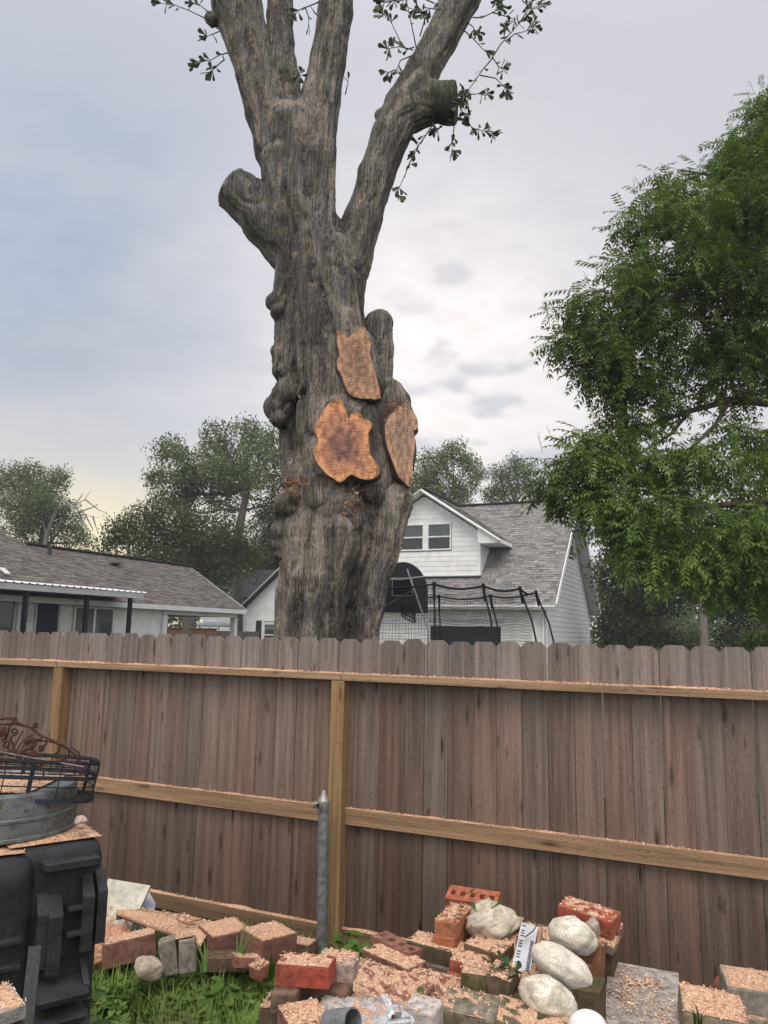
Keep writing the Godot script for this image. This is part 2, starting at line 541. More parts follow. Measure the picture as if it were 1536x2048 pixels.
func build_fence() -> void:
	var t := thing("board_fence", "weathered brown dog-ear board fence with tan rails and posts on its near side", "fence", lot_x(0, 0, WF))
	# pickets
	var s := -5.75
	var k := 0
	while s < 1.25:
		var wd := 0.1405 + rf(-0.001, 0.001)
		var gap := 0.0014 + (0.003 if s > -0.95 and s < 0.1 else 0.0) * R.randf()
		if k in [35, 36]:
			gap = 0.0045
		var mb := MB.new()
		var top := 1.797 + rf(-0.006, 0.006)
		var o := Vector2(R.randf() * 4.0, R.randf() * 4.0)
		var grey := R.randf()
		var red := R.randf() * R.randf() * 0.6
		var light := rf(0.84, 1.26)
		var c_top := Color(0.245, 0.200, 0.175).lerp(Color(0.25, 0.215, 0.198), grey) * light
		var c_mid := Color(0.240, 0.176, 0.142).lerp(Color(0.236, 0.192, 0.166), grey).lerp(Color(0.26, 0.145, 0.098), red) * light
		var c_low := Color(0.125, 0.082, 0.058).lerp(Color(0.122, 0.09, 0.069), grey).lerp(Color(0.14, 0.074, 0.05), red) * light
		var ys := [-0.03, 0.15, 0.45, 0.8, 1.1, 1.4, 1.56, 1.66, top - 0.03]
		var bow := rf(-0.004, 0.004)
		var dog := rf(0.026, 0.031)
		var rows := []
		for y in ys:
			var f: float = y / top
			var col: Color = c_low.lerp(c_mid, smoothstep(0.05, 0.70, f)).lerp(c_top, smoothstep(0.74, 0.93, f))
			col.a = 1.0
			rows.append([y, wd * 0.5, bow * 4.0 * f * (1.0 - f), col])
		rows.append([top, wd * 0.5 - dog, 0.0, rows[-1][3]])
		var th := 0.016
		for back in [0, 1]:
			var first := mb.v.size()
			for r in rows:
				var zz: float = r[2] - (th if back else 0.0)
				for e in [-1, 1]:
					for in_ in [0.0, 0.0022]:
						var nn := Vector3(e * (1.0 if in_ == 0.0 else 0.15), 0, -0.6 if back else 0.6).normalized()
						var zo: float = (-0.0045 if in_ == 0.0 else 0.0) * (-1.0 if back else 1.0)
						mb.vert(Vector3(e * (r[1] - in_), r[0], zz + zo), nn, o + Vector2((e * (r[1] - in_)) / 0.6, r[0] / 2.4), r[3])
			for j in rows.size() - 1:
				for q in [[0, 1], [1, 3], [3, 2]]:
					var a: int = first + j * 4 + q[0]
					var b: int = first + j * 4 + q[1]
					if back:
						mb.face(a, b + 4, b); mb.face(a, a + 4, b + 4)
					else:
						mb.face(a, b, b + 4); mb.face(a, b + 4, a + 4)
		var nb := rows.size() * 4
		for e in [0, 2]:   # the sides, and the sawn top with its clipped corners
			for j in rows.size() - 1:
				var a: int = j * 4 + e
				var p := [mb.v[a], mb.v[a + 4], mb.v[a + 4 + nb], mb.v[a + nb]]
				var cc: Color = rows[j][3] * (1.25 if j == rows.size() - 2 else 1.0)
				if e == 0:
					mb.quad(p[0], p[1], p[2], p[3], cc)
				else:
					mb.quad(p[0], p[3], p[2], p[1], cc)
		var l := (rows.size() - 1) * 4
		mb.quad(mb.v[l], mb.v[l + 2], mb.v[l + 2 + nb], mb.v[l + nb], rows[-1][3] * 1.25)
		put("picket", mb.mesh(M.weathered_board), t, Transform3D(eul(0, 0, rf(-0.12, 0.12)), Vector3(s + wd * 0.5, 0, rf(-0.0015, 0.0015))))
		s += wd + gap
		k += 1
	# posts, rails and what lies along them
	var tan_ := Color(0.39, 0.245, 0.12)
	for p in [-4.40, -2.155, 0.32]:
		var mb := MB.new()
		mb.box(wood_x(p, 0.74, 0.047), Vector3(0.089, 1.62, 0.089), tan_ * rf(0.92, 1.06), 0.004, 1, Vector2(R.randf(), R.randf()))
		put("post", mb.mesh(M.weathered_board), t)
	var cuts := [-5.75, -4.42, -2.135, 0.30, 1.3]
	for j in 4:
		var mb := MB.new()
		var len_: float = cuts[j + 1] - cuts[j] - 0.003
		mb.box(wood_x((cuts[j] + cuts[j + 1]) * 0.5, 1.570 + 0.0015 * (j % 2), 0.0475), Vector3(len_, 0.040, 0.091), Color(0.43, 0.285, 0.175) * rf(0.95, 1.05), 0.003, 0, Vector2(R.randf(), R.randf()))
		put("top_rail", mb.mesh(M.weathered_board), t)
		var a: float = cuts[j] + 0.022 + 0.089 * 0.5 if j > 0 else cuts[j]
		var b: float = cuts[j + 1] - 0.02 - 0.089 * 0.5 + (0.0 if j < 3 else 0.06)
		if j == 0: a = -5.75
		if j > 0: a = [0, -4.40, -2.155, 0.32][j] + 0.0455
		if j < 3: b = [-4.40, -2.155, 0.32][j] - 0.0455
		for q in [["middle_rail", 0.772, Color(0.385, 0.245, 0.145)], ["bottom_rail", 0.115, Color(0.24, 0.15, 0.09)]]:
			var m2 := MB.new()
			m2.box(wood_x((a + b) * 0.5, q[1], 0.0215), Vector3(b - a, 0.090, 0.039), q[2] * rf(0.95, 1.05), 0.003, 0, Vector2(R.randf(), R.randf()))
			put(q[0], m2.mesh(M.weathered_board), t)
	# sawdust lying along the rails
	var n1 := noise(FastNoiseLite.TYPE_SIMPLEX, 1.3, 91, 4)
	for q in [[1.590, 0.005, 0.088, 0.008, 2600], [0.817, 0.004, 0.039, 0.005, 1400], [0.160, 0.004, 0.040, 0.010, 1200]]:
		var mb := MB.new()
		var steps := 230
		var rows := 4
		for i in steps:
			var u := lerpf(-5.7, 1.2, float(i) / (steps - 1))
			var hh: float = q[3] * clampf(0.45 + n1.get_noise_2d(u * 2.0, q[0] * 9.0) * 1.5 + rf(-0.2, 0.2), 0.0, 1.6)
			for r in rows:
				var f := float(r) / (rows - 1)
				var edge := 1.0 if r in [1, 2] else 0.0
				var col := Color(1, 1, 1) * rf(0.85, 1.1)
				col.a = 1.0
				mb.vert(Vector3(u, q[0] + hh * edge + 0.001, lerpf(q[1], q[2], f) + rf(-0.003, 0.001)), Vector3.UP, Vector2(u, f), col)
		for i in steps - 1:
			for r in rows - 1:
				var a := i * rows + r
				mb.face(a, a + 1, a + rows + 1); mb.face(a, a + rows + 1, a + rows)
		mb.smooth()
		var y0: float = q[0]
		var z0: float = q[1]
		var z1: float = q[2]
		var dustm := put("sawdust", mb.mesh(M.sawdust), t)
		kind(dustm, "stuff")
		var cm2 := MB.new()
		chips_on(cm2, q[4], func(): return Vector3(rf(-5.6, 1.1), y0 + rf(0.002, 0.007), rf(z0, z1 + 0.002)))
		kind(put("chips", cm2.mesh(M.chips), dustm), "stuff")
	# the galvanised post with its looped cap
	var pp := Transform3D(Basis(), at(645, 1905, 4.56))
	pp.origin.y = 0.0
	var post := thing("steel_fence_post", "grey galvanised steel pipe post with a pointed cap beside the tan wooden post", "post", pp)
	var top_p := at(647, 1606, 4.56) - pp.origin
	top_p.z = rf(-0.01, 0.0)
	var mb := MB.new()
	mb.tube([Vector3(0, -0.02, 0), top_p * 0.5, top_p], [0.031, 0.031, 0.031], 16, Color(0.36, 0.38, 0.40))
	put("pipe", mb.mesh(M.zinc), post)
	mb = MB.new()
	var cx := Transform3D(Basis(), top_p + Vector3(0, -0.012, 0))
	mb.lathe([Vector2(0.033, -0.02), Vector2(0.0375, -0.018), Vector2(0.0375, 0.022), Vector2(0.036, 0.027), Vector2(0.022, 0.052), Vector2(0.012, 0.072), Vector2(0.006, 0.079), Vector2(0.0, 0.081)], 20, Color(0.42, 0.41, 0.38), cx)
	put("cap", mb.mesh(M.zinc), post)
	mb = MB.new()
	var dirs := [Vector3(-0.55, 0, 1).normalized(), Vector3(-1, 0.05, 0.1).normalized()]
	for q in 2:
		var d: Vector3 = dirs[q]
		var b := Basis(d.cross(Vector3.UP).normalized(), d, d.cross(Vector3.UP).normalized().cross(d))
		mb.lathe([Vector2(0.016, 0.02), Vector2(0.019, 0.035), Vector2(0.020, 0.058), Vector2(0.015, 0.058), Vector2(0.0145, 0.03), Vector2(0.0, 0.03)], 16, Color(0.36, 0.35, 0.33), Transform3D(b, cx.origin))
	put("rail_socket", mb.mesh(M.zinc), post)

# ---- the pruned oak: one distance field of tapered limbs and burls, meshed by surface nets
const OD := 9.4
var prims := []
var saws := []
var carved := []
var cells := {}
func limb_of(pts: Array, group: int, k := 0.07) -> void:   # points of [pixel x, pixel y, radius in pixels, metres nearer(-)/farther(+)]
	for j in maxi(1, pts.size() - 1):
		var a = pts[j]
		var b = pts[mini(j + 1, pts.size() - 1)]
		var pa := at(a[0], a[1], OD + a[3])
		var pb := at(b[0], b[1], OD + b[3])
		var ab := pb - pa
		prims.append([pa, ab, maxf(ab.length_squared(), 1e-9), a[2] * mpp(a[0], a[1], OD + a[3]), b[2] * mpp(b[0], b[1], OD + b[3]), k, group])
const HASH := 0.5
func near_prims(p: Vector3) -> Array:
	var q := Vector3i((p / HASH).floor())
	if not cells.has(q):
		var c := (Vector3(q) + Vector3.ONE * 0.5) * HASH
		var ds := []
		var best := 1e9
		for pr in prims:
			var t: float = clampf((c - pr[0]).dot(pr[1]) / pr[2], 0.0, 1.0)
			var d: float = (c - pr[0] - pr[1] * t).length() - maxf(pr[3], pr[4]) * 0.5 - lerpf(pr[3], pr[4], t) * 0.5
			ds.append(d)
			best = minf(best, d)
		var l := []
		for j in prims.size():
			if ds[j] < maxf(best, 0.0) + 0.62:
				l.append(prims[j])
		cells[q] = l
	return cells[q]
func field(p: Vector3) -> float:
	var d := 1e9
	for pr in near_prims(p):
		var w: Vector3 = p - pr[0]
		var t: float = clampf(w.dot(pr[1]) / pr[2], 0.0, 1.0)
		var e: float = (w - pr[1] * t).length() - lerpf(pr[3], pr[4], t)
		var k: float = pr[5]
		var h := k - absf(d - e)
		if h > 0.0:
			d = minf(d, e) - h * h / (4.0 * k)
		else:
			d = minf(d, e)
	for c in carved:
		var wc: Vector3 = p - c[0]
		if wc.length_squared() > c[5]:
			continue
		var tc: float = clampf(wc.dot(c[1]) / c[2], 0.0, 1.0)
		var ec: float = lerpf(c[3], c[4], tc) - (wc - c[1] * tc).length()
		var hc: float = 0.05 - absf(d - ec)
		d = maxf(d, ec) + (hc * hc / 0.2 if hc > 0.0 else 0.0)
	for s in saws:
		var w: Vector3 = p - s[0]
		if w.length_squared() < s[2] * s[2]:
			d = maxf(d, w.dot(s[1]))
	return d
func group_at(p: Vector3) -> int:
	var best := 1e9
	var g := 0
	for pr in near_prims(p):
		var w: Vector3 = p - pr[0]
		var t: float = clampf(w.dot(pr[1]) / pr[2], 0.0, 1.0)
		var e: float = (w - pr[1] * t).length() - lerpf(pr[3], pr[4], t)
		if e < best:
			best = e; g = pr[6]
	return g
func around_at(p: Vector3) -> Array:
	var sum := Vector3()
	var best := 1e9
	var g := 0
	for pr in near_prims(p):
		var w: Vector3 = p - pr[0]
		var t: float = clampf(w.dot(pr[1]) / pr[2], 0.0, 1.0)
		var q: Vector3 = w - pr[1] * t
		var l := q.length()
		var e: float = l - lerpf(pr[3], pr[4], t)
		sum += Vector3(q.x, 0, q.z) / maxf(l, 0.01) * exp(-maxf(e, -0.1) / 0.05)
		if e < best:
			best = e; g = pr[6]
	return [sum.normalized(), g if g >= 5 else 0, g]
const CELL := 0.027
var vals := {}
func val(x: int, y: int, z: int) -> float:
	var k := (x + 1024) | ((y + 1024) << 11) | ((z + 1024) << 22)
	if vals.has(k):
		return vals[k]
	var f := field(Vector3(x, y, z) * CELL)
	vals[k] = f
	return f

func build_oak() -> void:
	var root := at(655, 1265, OD)
	var t := thing("oak_tree", "massive pruned oak trunk behind the fence with fresh orange saw cuts", "tree", Transform3D(Basis(), Vector3(root.x, 0, root.z)))
	# trunk: ridges side by side
	limb_of([[655, 1600, 106, 0], [652, 1290, 86, 0], [655, 1180, 92, 0], [668, 1080, 98, 0], [690, 960, 100, 0.02], [690, 860, 98, 0.05], [672, 760, 88, 0.05], [645, 650, 76, 0.05], [642, 560, 68, 0.05], [628, 470, 60, 0.05]], 0, 0.10)
	limb_of([[600, 1560, 55, -0.1], [598, 1280, 46, -0.18], [600, 1180, 44, -0.2], [615, 1060, 44, -0.22], [640, 980, 40, -0.2]], 0, 0.03)
	limb_of([[655, 1560, 46, -0.3], [655, 1280, 38, -0.40], [655, 1160, 40, -0.46], [672, 1060, 44, -0.44]], 0, 0.03)
	limb_of([[722, 1560, 45, -0.2], [722, 1280, 33, -0.32], [742, 1160, 32, -0.30], [770, 1080, 34, -0.28], [792, 1000, 33, -0.22]], 0, 0.025)
	limb_of([[592, 960, 30, -0.05], [590, 900, 30, 0.0], [596, 800, 34, 0.0], [588, 720, 40, -0.05], [588, 650, 36, -0.05]], 0, 0.03)
	# fluting up the middle
	limb_of([[640, 1000, 34, -0.42], [632, 860, 38, -0.40], [630, 760, 36, -0.34], [622, 640, 32, -0.34], [612, 520, 28, -0.36], [598, 380, 26, -0.36], [586, 270, 24, -0.26], [580, 190, 12, 0.05]], 0, 0.022)
	limb_of([[690, 800, 34, -0.36], [672, 660, 30, -0.36], [655, 560, 26, -0.36], [642, 430, 27, -0.33], [640, 300, 30, -0.20], [652, 180, 20, 0.0]], 0, 0.022)
	limb_of([[668, 640, 22, -0.42], [640, 560, 20, -0.42], [622, 440, 20, -0.40], [614, 320, 18, -0.30], [608, 230, 8, -0.1]], 0, 0.02)
	limb_of([[696, 660, 28, -0.34], [686, 560, 25, -0.30], [668, 490, 26, -0.22]], 0, 0.025)
	limb_of([[574, 600, 28, -0.08], [580, 520, 24, -0.14], [566, 420, 27, -0.18], [552, 320, 32, -0.16]], 0, 0.025)
	# burls
	for b in [[551, 604, 19, -0.1], [559, 624, 17, -0.16], [560, 815, 29, -0.2], [574, 786, 31, -0.25], [558, 838, 16, -0.3], [556, 700, 14, -0.1], [562, 740, 18, -0.12], [566, 840, 18, -0.12], [580, 1006, 29, -0.32], [568, 1020, 22, -0.2], [566, 1060, 22, -0.16], [566, 1085, 20, -0.1], [564, 1110, 14, -0.1], [552, 700, 8, -0.05],
			[690, 1008, 38, -0.50], [668, 1030, 30, -0.50], [712, 1040, 26, -0.48], [742, 985, 24, -0.45], [690, 985, 30, -0.48], [800, 800, 18, -0.05], [820, 860, 14, 0.0], [605, 965, 22, -0.3]]:
		limb_of([b], 1, 0.035)
	# right side: the knob and the stub that was sawn off
	limb_of([[745, 770, 36, 0.0], [758, 700, 27, 0.0], [756, 648, 27, 0.0]], 2, 0.05)
	limb_of([[762, 640, 18, 0.0]], 2, 0.05)
	limb_of([[785, 1000, 32, 0.0], [792, 900, 38, -0.1], [790, 840, 38, -0.1], [778, 790, 30, 0.0]], 2, 0.05)
	# what stands behind the two front cuts
	limb_of([[690, 905, 74, -0.42], [694, 850, 58, -0.42]], 3, 0.05)
	limb_of([[708, 695, 40, -0.42], [726, 768, 42, -0.42]], 3, 0.04)
	# left stub
	limb_of([[575, 510, 36, 0.0], [530, 445, 43, 0.0], [497, 402, 43, 0.0], [470, 382, 41, 0.0]], 4, 0.06)
	limb_of([[480, 380, 36, 0.0]], 4, 0.04)
	# the leaders
	limb_of([[588, 440, 58, 0.0], [586, 350, 60, 0.0], [583, 270, 62, 0.05]], 0, 0.04)
	limb_of([[560, 300, 50, 0.0], [535, 225, 41, 0.0], [515, 150, 40, 0.0], [497, 90, 42, 0.0], [474, 10, 48, 0.0], [452, -90, 46, 0.1], [430, -260, 40, 0.2]], 5, 0.05)
	limb_of([[425, 40, 13, 0.0], [418, 34, 10, 0.0]], 5, 0.05)
	limb_of([[575, 260, 40, 0.15], [566, 170, 32, 0.15], [560, 90, 26, 0.15], [560, 30, 25, 0.2], [562, -60, 25, 0.25], [560, -240, 22, 0.4]], 6, 0.05)
	limb_of([[574, 88, 11, 0.12]], 6, 0.05)
	limb_of([[625, 290, 44, 0.0], [640, 200, 38, 0.0], [656, 120, 33, 0.0], [671, 20, 33, 0.0], [680, -90, 34, 0.1], [690, -260, 30, 0.2]], 7, 0.05)
	limb_of([[688, 640, 35, -0.05], [700, 540, 36, -0.05], [725, 440, 36, 0.0], [752, 350, 34, 0.0], [782, 270, 36, 0.0], [812, 210, 38, 0.0], [847, 140, 31, 0.0], [880, 80, 31, 0.05], [925, -10, 36, 0.1], [970, -100, 36, 0.2], [1050, -250, 32, 0.3]], 8, 0.06)
	limb_of([[764, 232, 14, 0.0], [780, 230, 18, 0.0]], 8, 0.06)
	limb_of([[697, 442, 9, 0.0]], 8, 0.05)
	limb_of([[825, 222, 38, 0.0], [862, 202, 38, 0.0], [900, 205, 40, 0.0], [930, 206, 40, 0.0]], 8, 0.03)
	# where the saw went through: [centre, normal, reach]
	for q in [[692, 885, OD - 0.80, Vector3(-0.05, -0.10, 1), 0.62], [716, 730, OD - 0.74, Vector3(0.10, -0.12, 1), 0.50], [800, 885, OD - 0.42, Vector3(0.42, -0.08, 1), 0.62], [454, 376, OD, Vector3(-0.84, 0.54, 0.1), 0.5], [914, 206, OD, Vector3(0.98, -0.05, 0.2), 0.5]]:
		saws.append([at(q[0], q[1], q[2]) - (q[3] as Vector3).normalized() * 0.004, (q[3] as Vector3).normalized(), q[4]])
	# clefts between the old ridges, pressed in where the surface lies
	var clefts := []
	for q in [[[608, 690, 0.03], [603, 790, 0.05], [600, 890, 0.055], [604, 960, 0.05], [598, 1010, 0.03]], [[716, 972, 0.05], [735, 1020, 0.06], [734, 1080, 0.075], [716, 1150, 0.065], [704, 1220, 0.06], [700, 1300, 0.055]], [[630, 1020, 0.02], [617, 1095, 0.032], [607, 1168, 0.03], [598, 1240, 0.03], [592, 1300, 0.03]],
			[[655, 400, 0.02], [656, 500, 0.045], [650, 590, 0.05], [658, 650, 0.03]], [[607, 300, 0.02], [614, 400, 0.032], [618, 500, 0.035], [622, 580, 0.02]], [[572, 380, 0.02], [588, 460, 0.04], [590, 540, 0.035], [600, 640, 0.03]], [[668, 490, 0.03], [686, 545, 0.05], [700, 610, 0.045]],
			[[690, 968, 0.05], [700, 992, 0.045]], [[668, 1150, 0.02], [660, 1220, 0.03], [664, 1300, 0.03]], [[592, 830, 0.03], [612, 770, 0.03]], [[752, 1000, 0.02], [742, 1090, 0.025]]]:
		var hit := []
		for p in q:
			var dd := OD - 1.6
			while field(at(p[0], p[1], dd)) > 0.0 and dd < OD + 0.5:
				dd += 0.02
			hit.append([at(p[0], p[1], dd + 0.01), p[2]])
		for j in hit.size() - 1:
			var ab: Vector3 = hit[j + 1][0] - hit[j][0]
			clefts.append([hit[j][0], ab, ab.length_squared(), hit[j][1], hit[j + 1][1], pow(ab.length() + 0.25, 2.0)])
	carved = clefts
	# walk the surface from one crossing
	var start := root + Vector3(0, 0, 3.0)
	start.y = 2.4
	var step := 0
	while field(start + Vector3(0, 0, -CELL * step)) > 0.0 and step < 300:
		step += 1
	var c0 := Vector3i(((start + Vector3(0, 0, -CELL * (step - 0.5))) / CELL).floor())
	var todo: Array[Vector3i] = []
	for x in range(-1, 2):
		for y in range(-1, 2):
			for z in range(-2, 3):
				todo.append(c0 + Vector3i(x, y, z))
	var idx := {}
	var mask := {}
	var mb := MB.new()
	var corner := [Vector3i(0, 0, 0), Vector3i(1, 0, 0), Vector3i(0, 1, 0), Vector3i(1, 1, 0), Vector3i(0, 0, 1), Vector3i(1, 0, 1), Vector3i(0, 1, 1), Vector3i(1, 1, 1)]
	var edges := [[0, 1], [2, 3], [4, 5], [6, 7], [0, 2], [1, 3], [4, 6], [5, 7], [0, 4], [1, 5], [2, 6], [3, 7]]
	var sides := [[Vector3i(-1, 0, 0), 0b01010101], [Vector3i(1, 0, 0), 0b10101010], [Vector3i(0, -1, 0), 0b00110011], [Vector3i(0, 1, 0), 0b11001100], [Vector3i(0, 0, -1), 0b00001111], [Vector3i(0, 0, 1), 0b11110000]]
	var low := int(floor(-0.1 / CELL))
	while not todo.is_empty():
		var q: Vector3i = todo.pop_back()
		if mask.has(q) or q.y < low:
			continue
		var f := PackedFloat32Array([0, 0, 0, 0, 0, 0, 0, 0])
		var m := 0
		for k in 8:
			var cc: Vector3i = corner[k]
			f[k] = val(q.x + cc.x, q.y + cc.y, q.z + cc.z)
			if f[k] < 0.0:
				m |= 1 << k
		mask[q] = m
		if m == 0 or m == 255:
			continue
		var sum := Vector3()
		var cnt := 0
		for e in edges:
			if (f[e[0]] < 0.0) != (f[e[1]] < 0.0):
				sum += Vector3(corner[e[0]]).lerp(Vector3(corner[e[1]]), f[e[0]] / (f[e[0]] - f[e[1]]))
				cnt += 1
		idx[q] = mb.vert((Vector3(q) + sum / cnt) * CELL, Vector3.UP, Vector2(), Color.WHITE)
		for s in sides:
			var sm: int = m & int(s[1])
			if sm != 0 and sm != int(s[1]):
				todo.append(q + s[0])
	var quads := []
	for q in idx:
		var m: int = mask[q]
		var in0 := m & 1
		for ax in 3:
			var bit: int = [2, 4, 16][ax]
			if (in0 != 0) == ((m & bit) != 0):
				continue
			var u := Vector3i(); var w := Vector3i()
			u[(ax + 1) % 3] = -1; w[(ax + 2) % 3] = -1
			if not (idx.has(q + u) and idx.has(q + w) and idx.has(q + u + w)):
				continue
			var a: int = idx[q]; var b: int = idx[q + u]; var c: int = idx[q + u + w]; var d: int = idx[q + w]
			if in0 != 0:
				mb.face(a, b, c); mb.face(a, c, d)
			else:
				mb.face(a, c, b); mb.face(a, d, c)
	mb.smooth()
	# bark: furrows along the grain, lumps, and the colours of bark, lichen and old wet stains
	var nf := noise(FastNoiseLite.TYPE_SIMPLEX, 7.5, 41, 3, true)
	var nm := noise(FastNoiseLite.TYPE_SIMPLEX, 2.2, 42, 3)
	var np := noise(FastNoiseLite.TYPE_SIMPLEX, 1.6, 43, 4)
	var nw := noise(FastNoiseLite.TYPE_SIMPLEX, 0.9, 44, 2)
	var mossy := at(905, 200, OD - 0.15)
	var stain := []
	for p in [[728, 965, 8.55], [738, 1020, 8.6], [735, 1080, 8.75], [715, 1150, 8.85], [705, 1230, 8.9], [700, 1300, 8.9]]:
		stain.append(at(p[0], p[1], p[2]))
	for k in mb.v.size():
		var p := mb.v[k]
		var warp := nw.get_noise_3d(p.x, p.y, p.z) * 0.25
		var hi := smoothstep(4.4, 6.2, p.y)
		var around := around_at(p)
		var gq: Vector3 = around[0] * 0.34 + Vector3(around[1] * 3.0 + warp * 0.25, 0, warp * 0.25)
		var fur := nf.get_noise_3d(gq.x, p.y * 0.075, gq.z)
		var lum := nm.get_noise_3dv(p)
		var flute := nm.get_noise_3d(gq.x * 1.2, p.y * 0.14 + 7.0, gq.z * 1.2)
		var groove := smoothstep(0.20, 0.0, absf(flute))
		var flat_ := 1.0
		for s in saws:
			var wv: Vector3 = p - s[0]
			if absf(wv.dot(s[1])) < 0.03 and wv.length() < s[2]:
				flat_ = 0.0
		var out := (-fur * lerpf(0.021, 0.014, hi) + lum * lerpf(0.014, 0.008, hi) - groove * lerpf(0.034, 0.020, hi) + absf(flute) * lerpf(0.03, 0.015, hi) + 0.010) * flat_ - (0.006 if flat_ == 0.0 else 0.0)
		mb.v[k] = p + mb.n[k] * out
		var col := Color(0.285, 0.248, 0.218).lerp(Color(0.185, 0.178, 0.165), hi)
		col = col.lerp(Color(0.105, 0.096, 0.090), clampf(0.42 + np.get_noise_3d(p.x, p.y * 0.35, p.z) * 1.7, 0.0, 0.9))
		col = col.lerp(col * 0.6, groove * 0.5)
		var band := nm.get_noise_3d(gq.x * 2.6 + 30.0, p.y * 0.22, gq.z * 2.6)
		col = col.lerp(Color(0.33, 0.29, 0.25) if band > 0.0 else Color(0.07, 0.064, 0.06), clampf(absf(band) * 1.7 - 0.08, 0.0, 0.68))
		var moss := np.get_noise_3d(p.x * 2.1 + 9.0, p.y * 1.5, p.z * 2.1)
		if moss > 0.22:
			col = col.lerp(Color(0.145, 0.150, 0.105), clampf((moss - 0.22) * 4.0, 0.0, 0.7))
		if moss < -0.36:
			col = col.lerp(Color(0.27, 0.235, 0.165), clampf((-0.36 - moss) * 7.0, 0.0, 0.7))
		var near := 1e9
		for j in stain.size() - 1:
			near = minf(near, p.distance_to(Geometry3D.get_closest_point_to_segment(p, stain[j], stain[j + 1])))
		col = col.lerp(Color(0.045, 0.043, 0.043), smoothstep(0.24, 0.10, near + moss * 0.12) * 0.85)
		if around[2] == 1:      # the burls' bark is the darkest
			col = col.lerp(Color(0.085, 0.078, 0.074), 0.55)
		col = col.lerp(Color(0.055, 0.066, 0.045), smoothstep(0.62, 0.25, p.distance_to(mossy) + moss * 0.4) * 0.85)
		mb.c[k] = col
	mb.smooth()
	# one mesh for the trunk, one for each limb, burls with the trunk
	var parts := {}
	var part_names := ["trunk", "trunk", "sawn_stub", "trunk", "sawn_stub", "limb", "limb", "limb", "limb"]
	var grp := PackedInt32Array()
	grp.resize(mb.v.size())
	for k in mb.v.size():
		var g := group_at(mb.v[k])
		grp[k] = 0 if g in [1, 3] else g
	for k in range(0, mb.i.size(), 3):
		var g := grp[mb.i[k]]
		if not parts.has(g):
			parts[g] = [MB.new(), {}]
		var pm: MB = parts[g][0]
		var re: Dictionary = parts[g][1]
		for e in 3:
			var o := mb.i[k + e]
			if not re.has(o):
				re[o] = pm.vert(mb.v[o] - t.position, mb.n[o], Vector2(), mb.c[o])
			pm.i.push_back(re[o])
	var order := parts.keys()
	order.sort()
	for g in order:
		put(part_names[g], parts[g][0].mesh(M.bark), t)
	print("oak vertices ", mb.v.size())
	prims.clear(); vals.clear(); cells.clear()
	# saw cuts
	cut_face(t, [678, 796, 685, 804, 694, 825, 697, 839, 703, 828, 720, 825, 727, 837, 743, 845, 742, 859, 737, 866, 739, 886, 740, 907, 749, 921, 759, 937, 754, 954, 733, 960, 716, 955, 703, 949, 692, 957, 680, 965, 668, 958, 648, 943, 631, 920, 627, 901, 634, 888, 636, 876, 628, 860, 641, 833, 656, 809],
		Vector2(692, 885), OD - 0.80, Vector3(-0.05, -0.10, 1), Vector2(685, 892), [Color(0.66, 0.315, 0.145), Color(0.50, 0.235, 0.14), Color(0.27, 0.135, 0.10)], 51)
	cut_face(t, [674, 662, 682, 661, 691, 674, 697, 674, 709, 664, 723, 653, 732, 657, 735, 671, 742, 684, 740, 708, 747, 736, 754, 760, 762, 797, 737, 798, 709, 794, 692, 780, 684, 753, 675, 739, 674, 719, 679, 712, 673, 684],
		Vector2(716, 730), OD - 0.74, Vector3(0.10, -0.12, 1), Vector2(716, 725), [Color(0.50, 0.28, 0.165), Color(0.39, 0.235, 0.15), Color(0.32, 0.19, 0.125)], 52)
	cut_face(t, [785, 825, 795, 814, 814, 811, 827, 825, 835, 842, 834, 857, 827, 862, 830, 888, 826, 913, 825, 935, 824, 954, 819, 975, 809, 965, 797, 954, 786, 927, 774, 896, 769, 867, 771, 843],
		Vector2(800, 885), OD - 0.42, Vector3(0.42, -0.08, 1), Vector2(803, 870), [Color(0.52, 0.30, 0.185), Color(0.43, 0.275, 0.185), Color(0.36, 0.235, 0.16)], 53)
	# splintered wood and chips caught on the bark round the cuts
	var sp := MB.new()
	for q in [[790, 812, 26, 9, OD - 0.46, 90], [772, 832, 22, 14, OD - 0.44, 80], [592, 965, 28, 9, OD - 0.62, 150], [585, 985, 26, 7, OD - 0.66, 60], [695, 1010, 16, 26, OD - 0.95, 50], [712, 1000, 10, 30, OD - 0.92, 40]]:
		for k in q[5]:
			var c := at(q[0] + R.randfn() * q[2] * 0.55, q[1] + R.randfn() * q[3] * 0.6, q[4] + rf(-0.03, 0.05)) - t.position
			var b := Basis.from_euler(Vector3(rf(-1, 1), rf(0, TAU), rf(-1, 1)))
			var l := rf(0.012, 0.04)
			var wv := rf(0.004, 0.009)
			var col := Color(0.46, 0.28, 0.18).lerp(Color(0.32, 0.17, 0.10), R.randf())
			sp.quad(c + b * Vector3(-l, 0, -wv), c + b * Vector3(-l, 0.003, wv), c + b * Vector3(l, 0, wv * 0.4), c + b * Vector3(l, 0.003, -wv * 0.4), col)
	kind(put("splinters", sp.mesh(M.chips), t), "stuff")
	oak_sprigs(t)

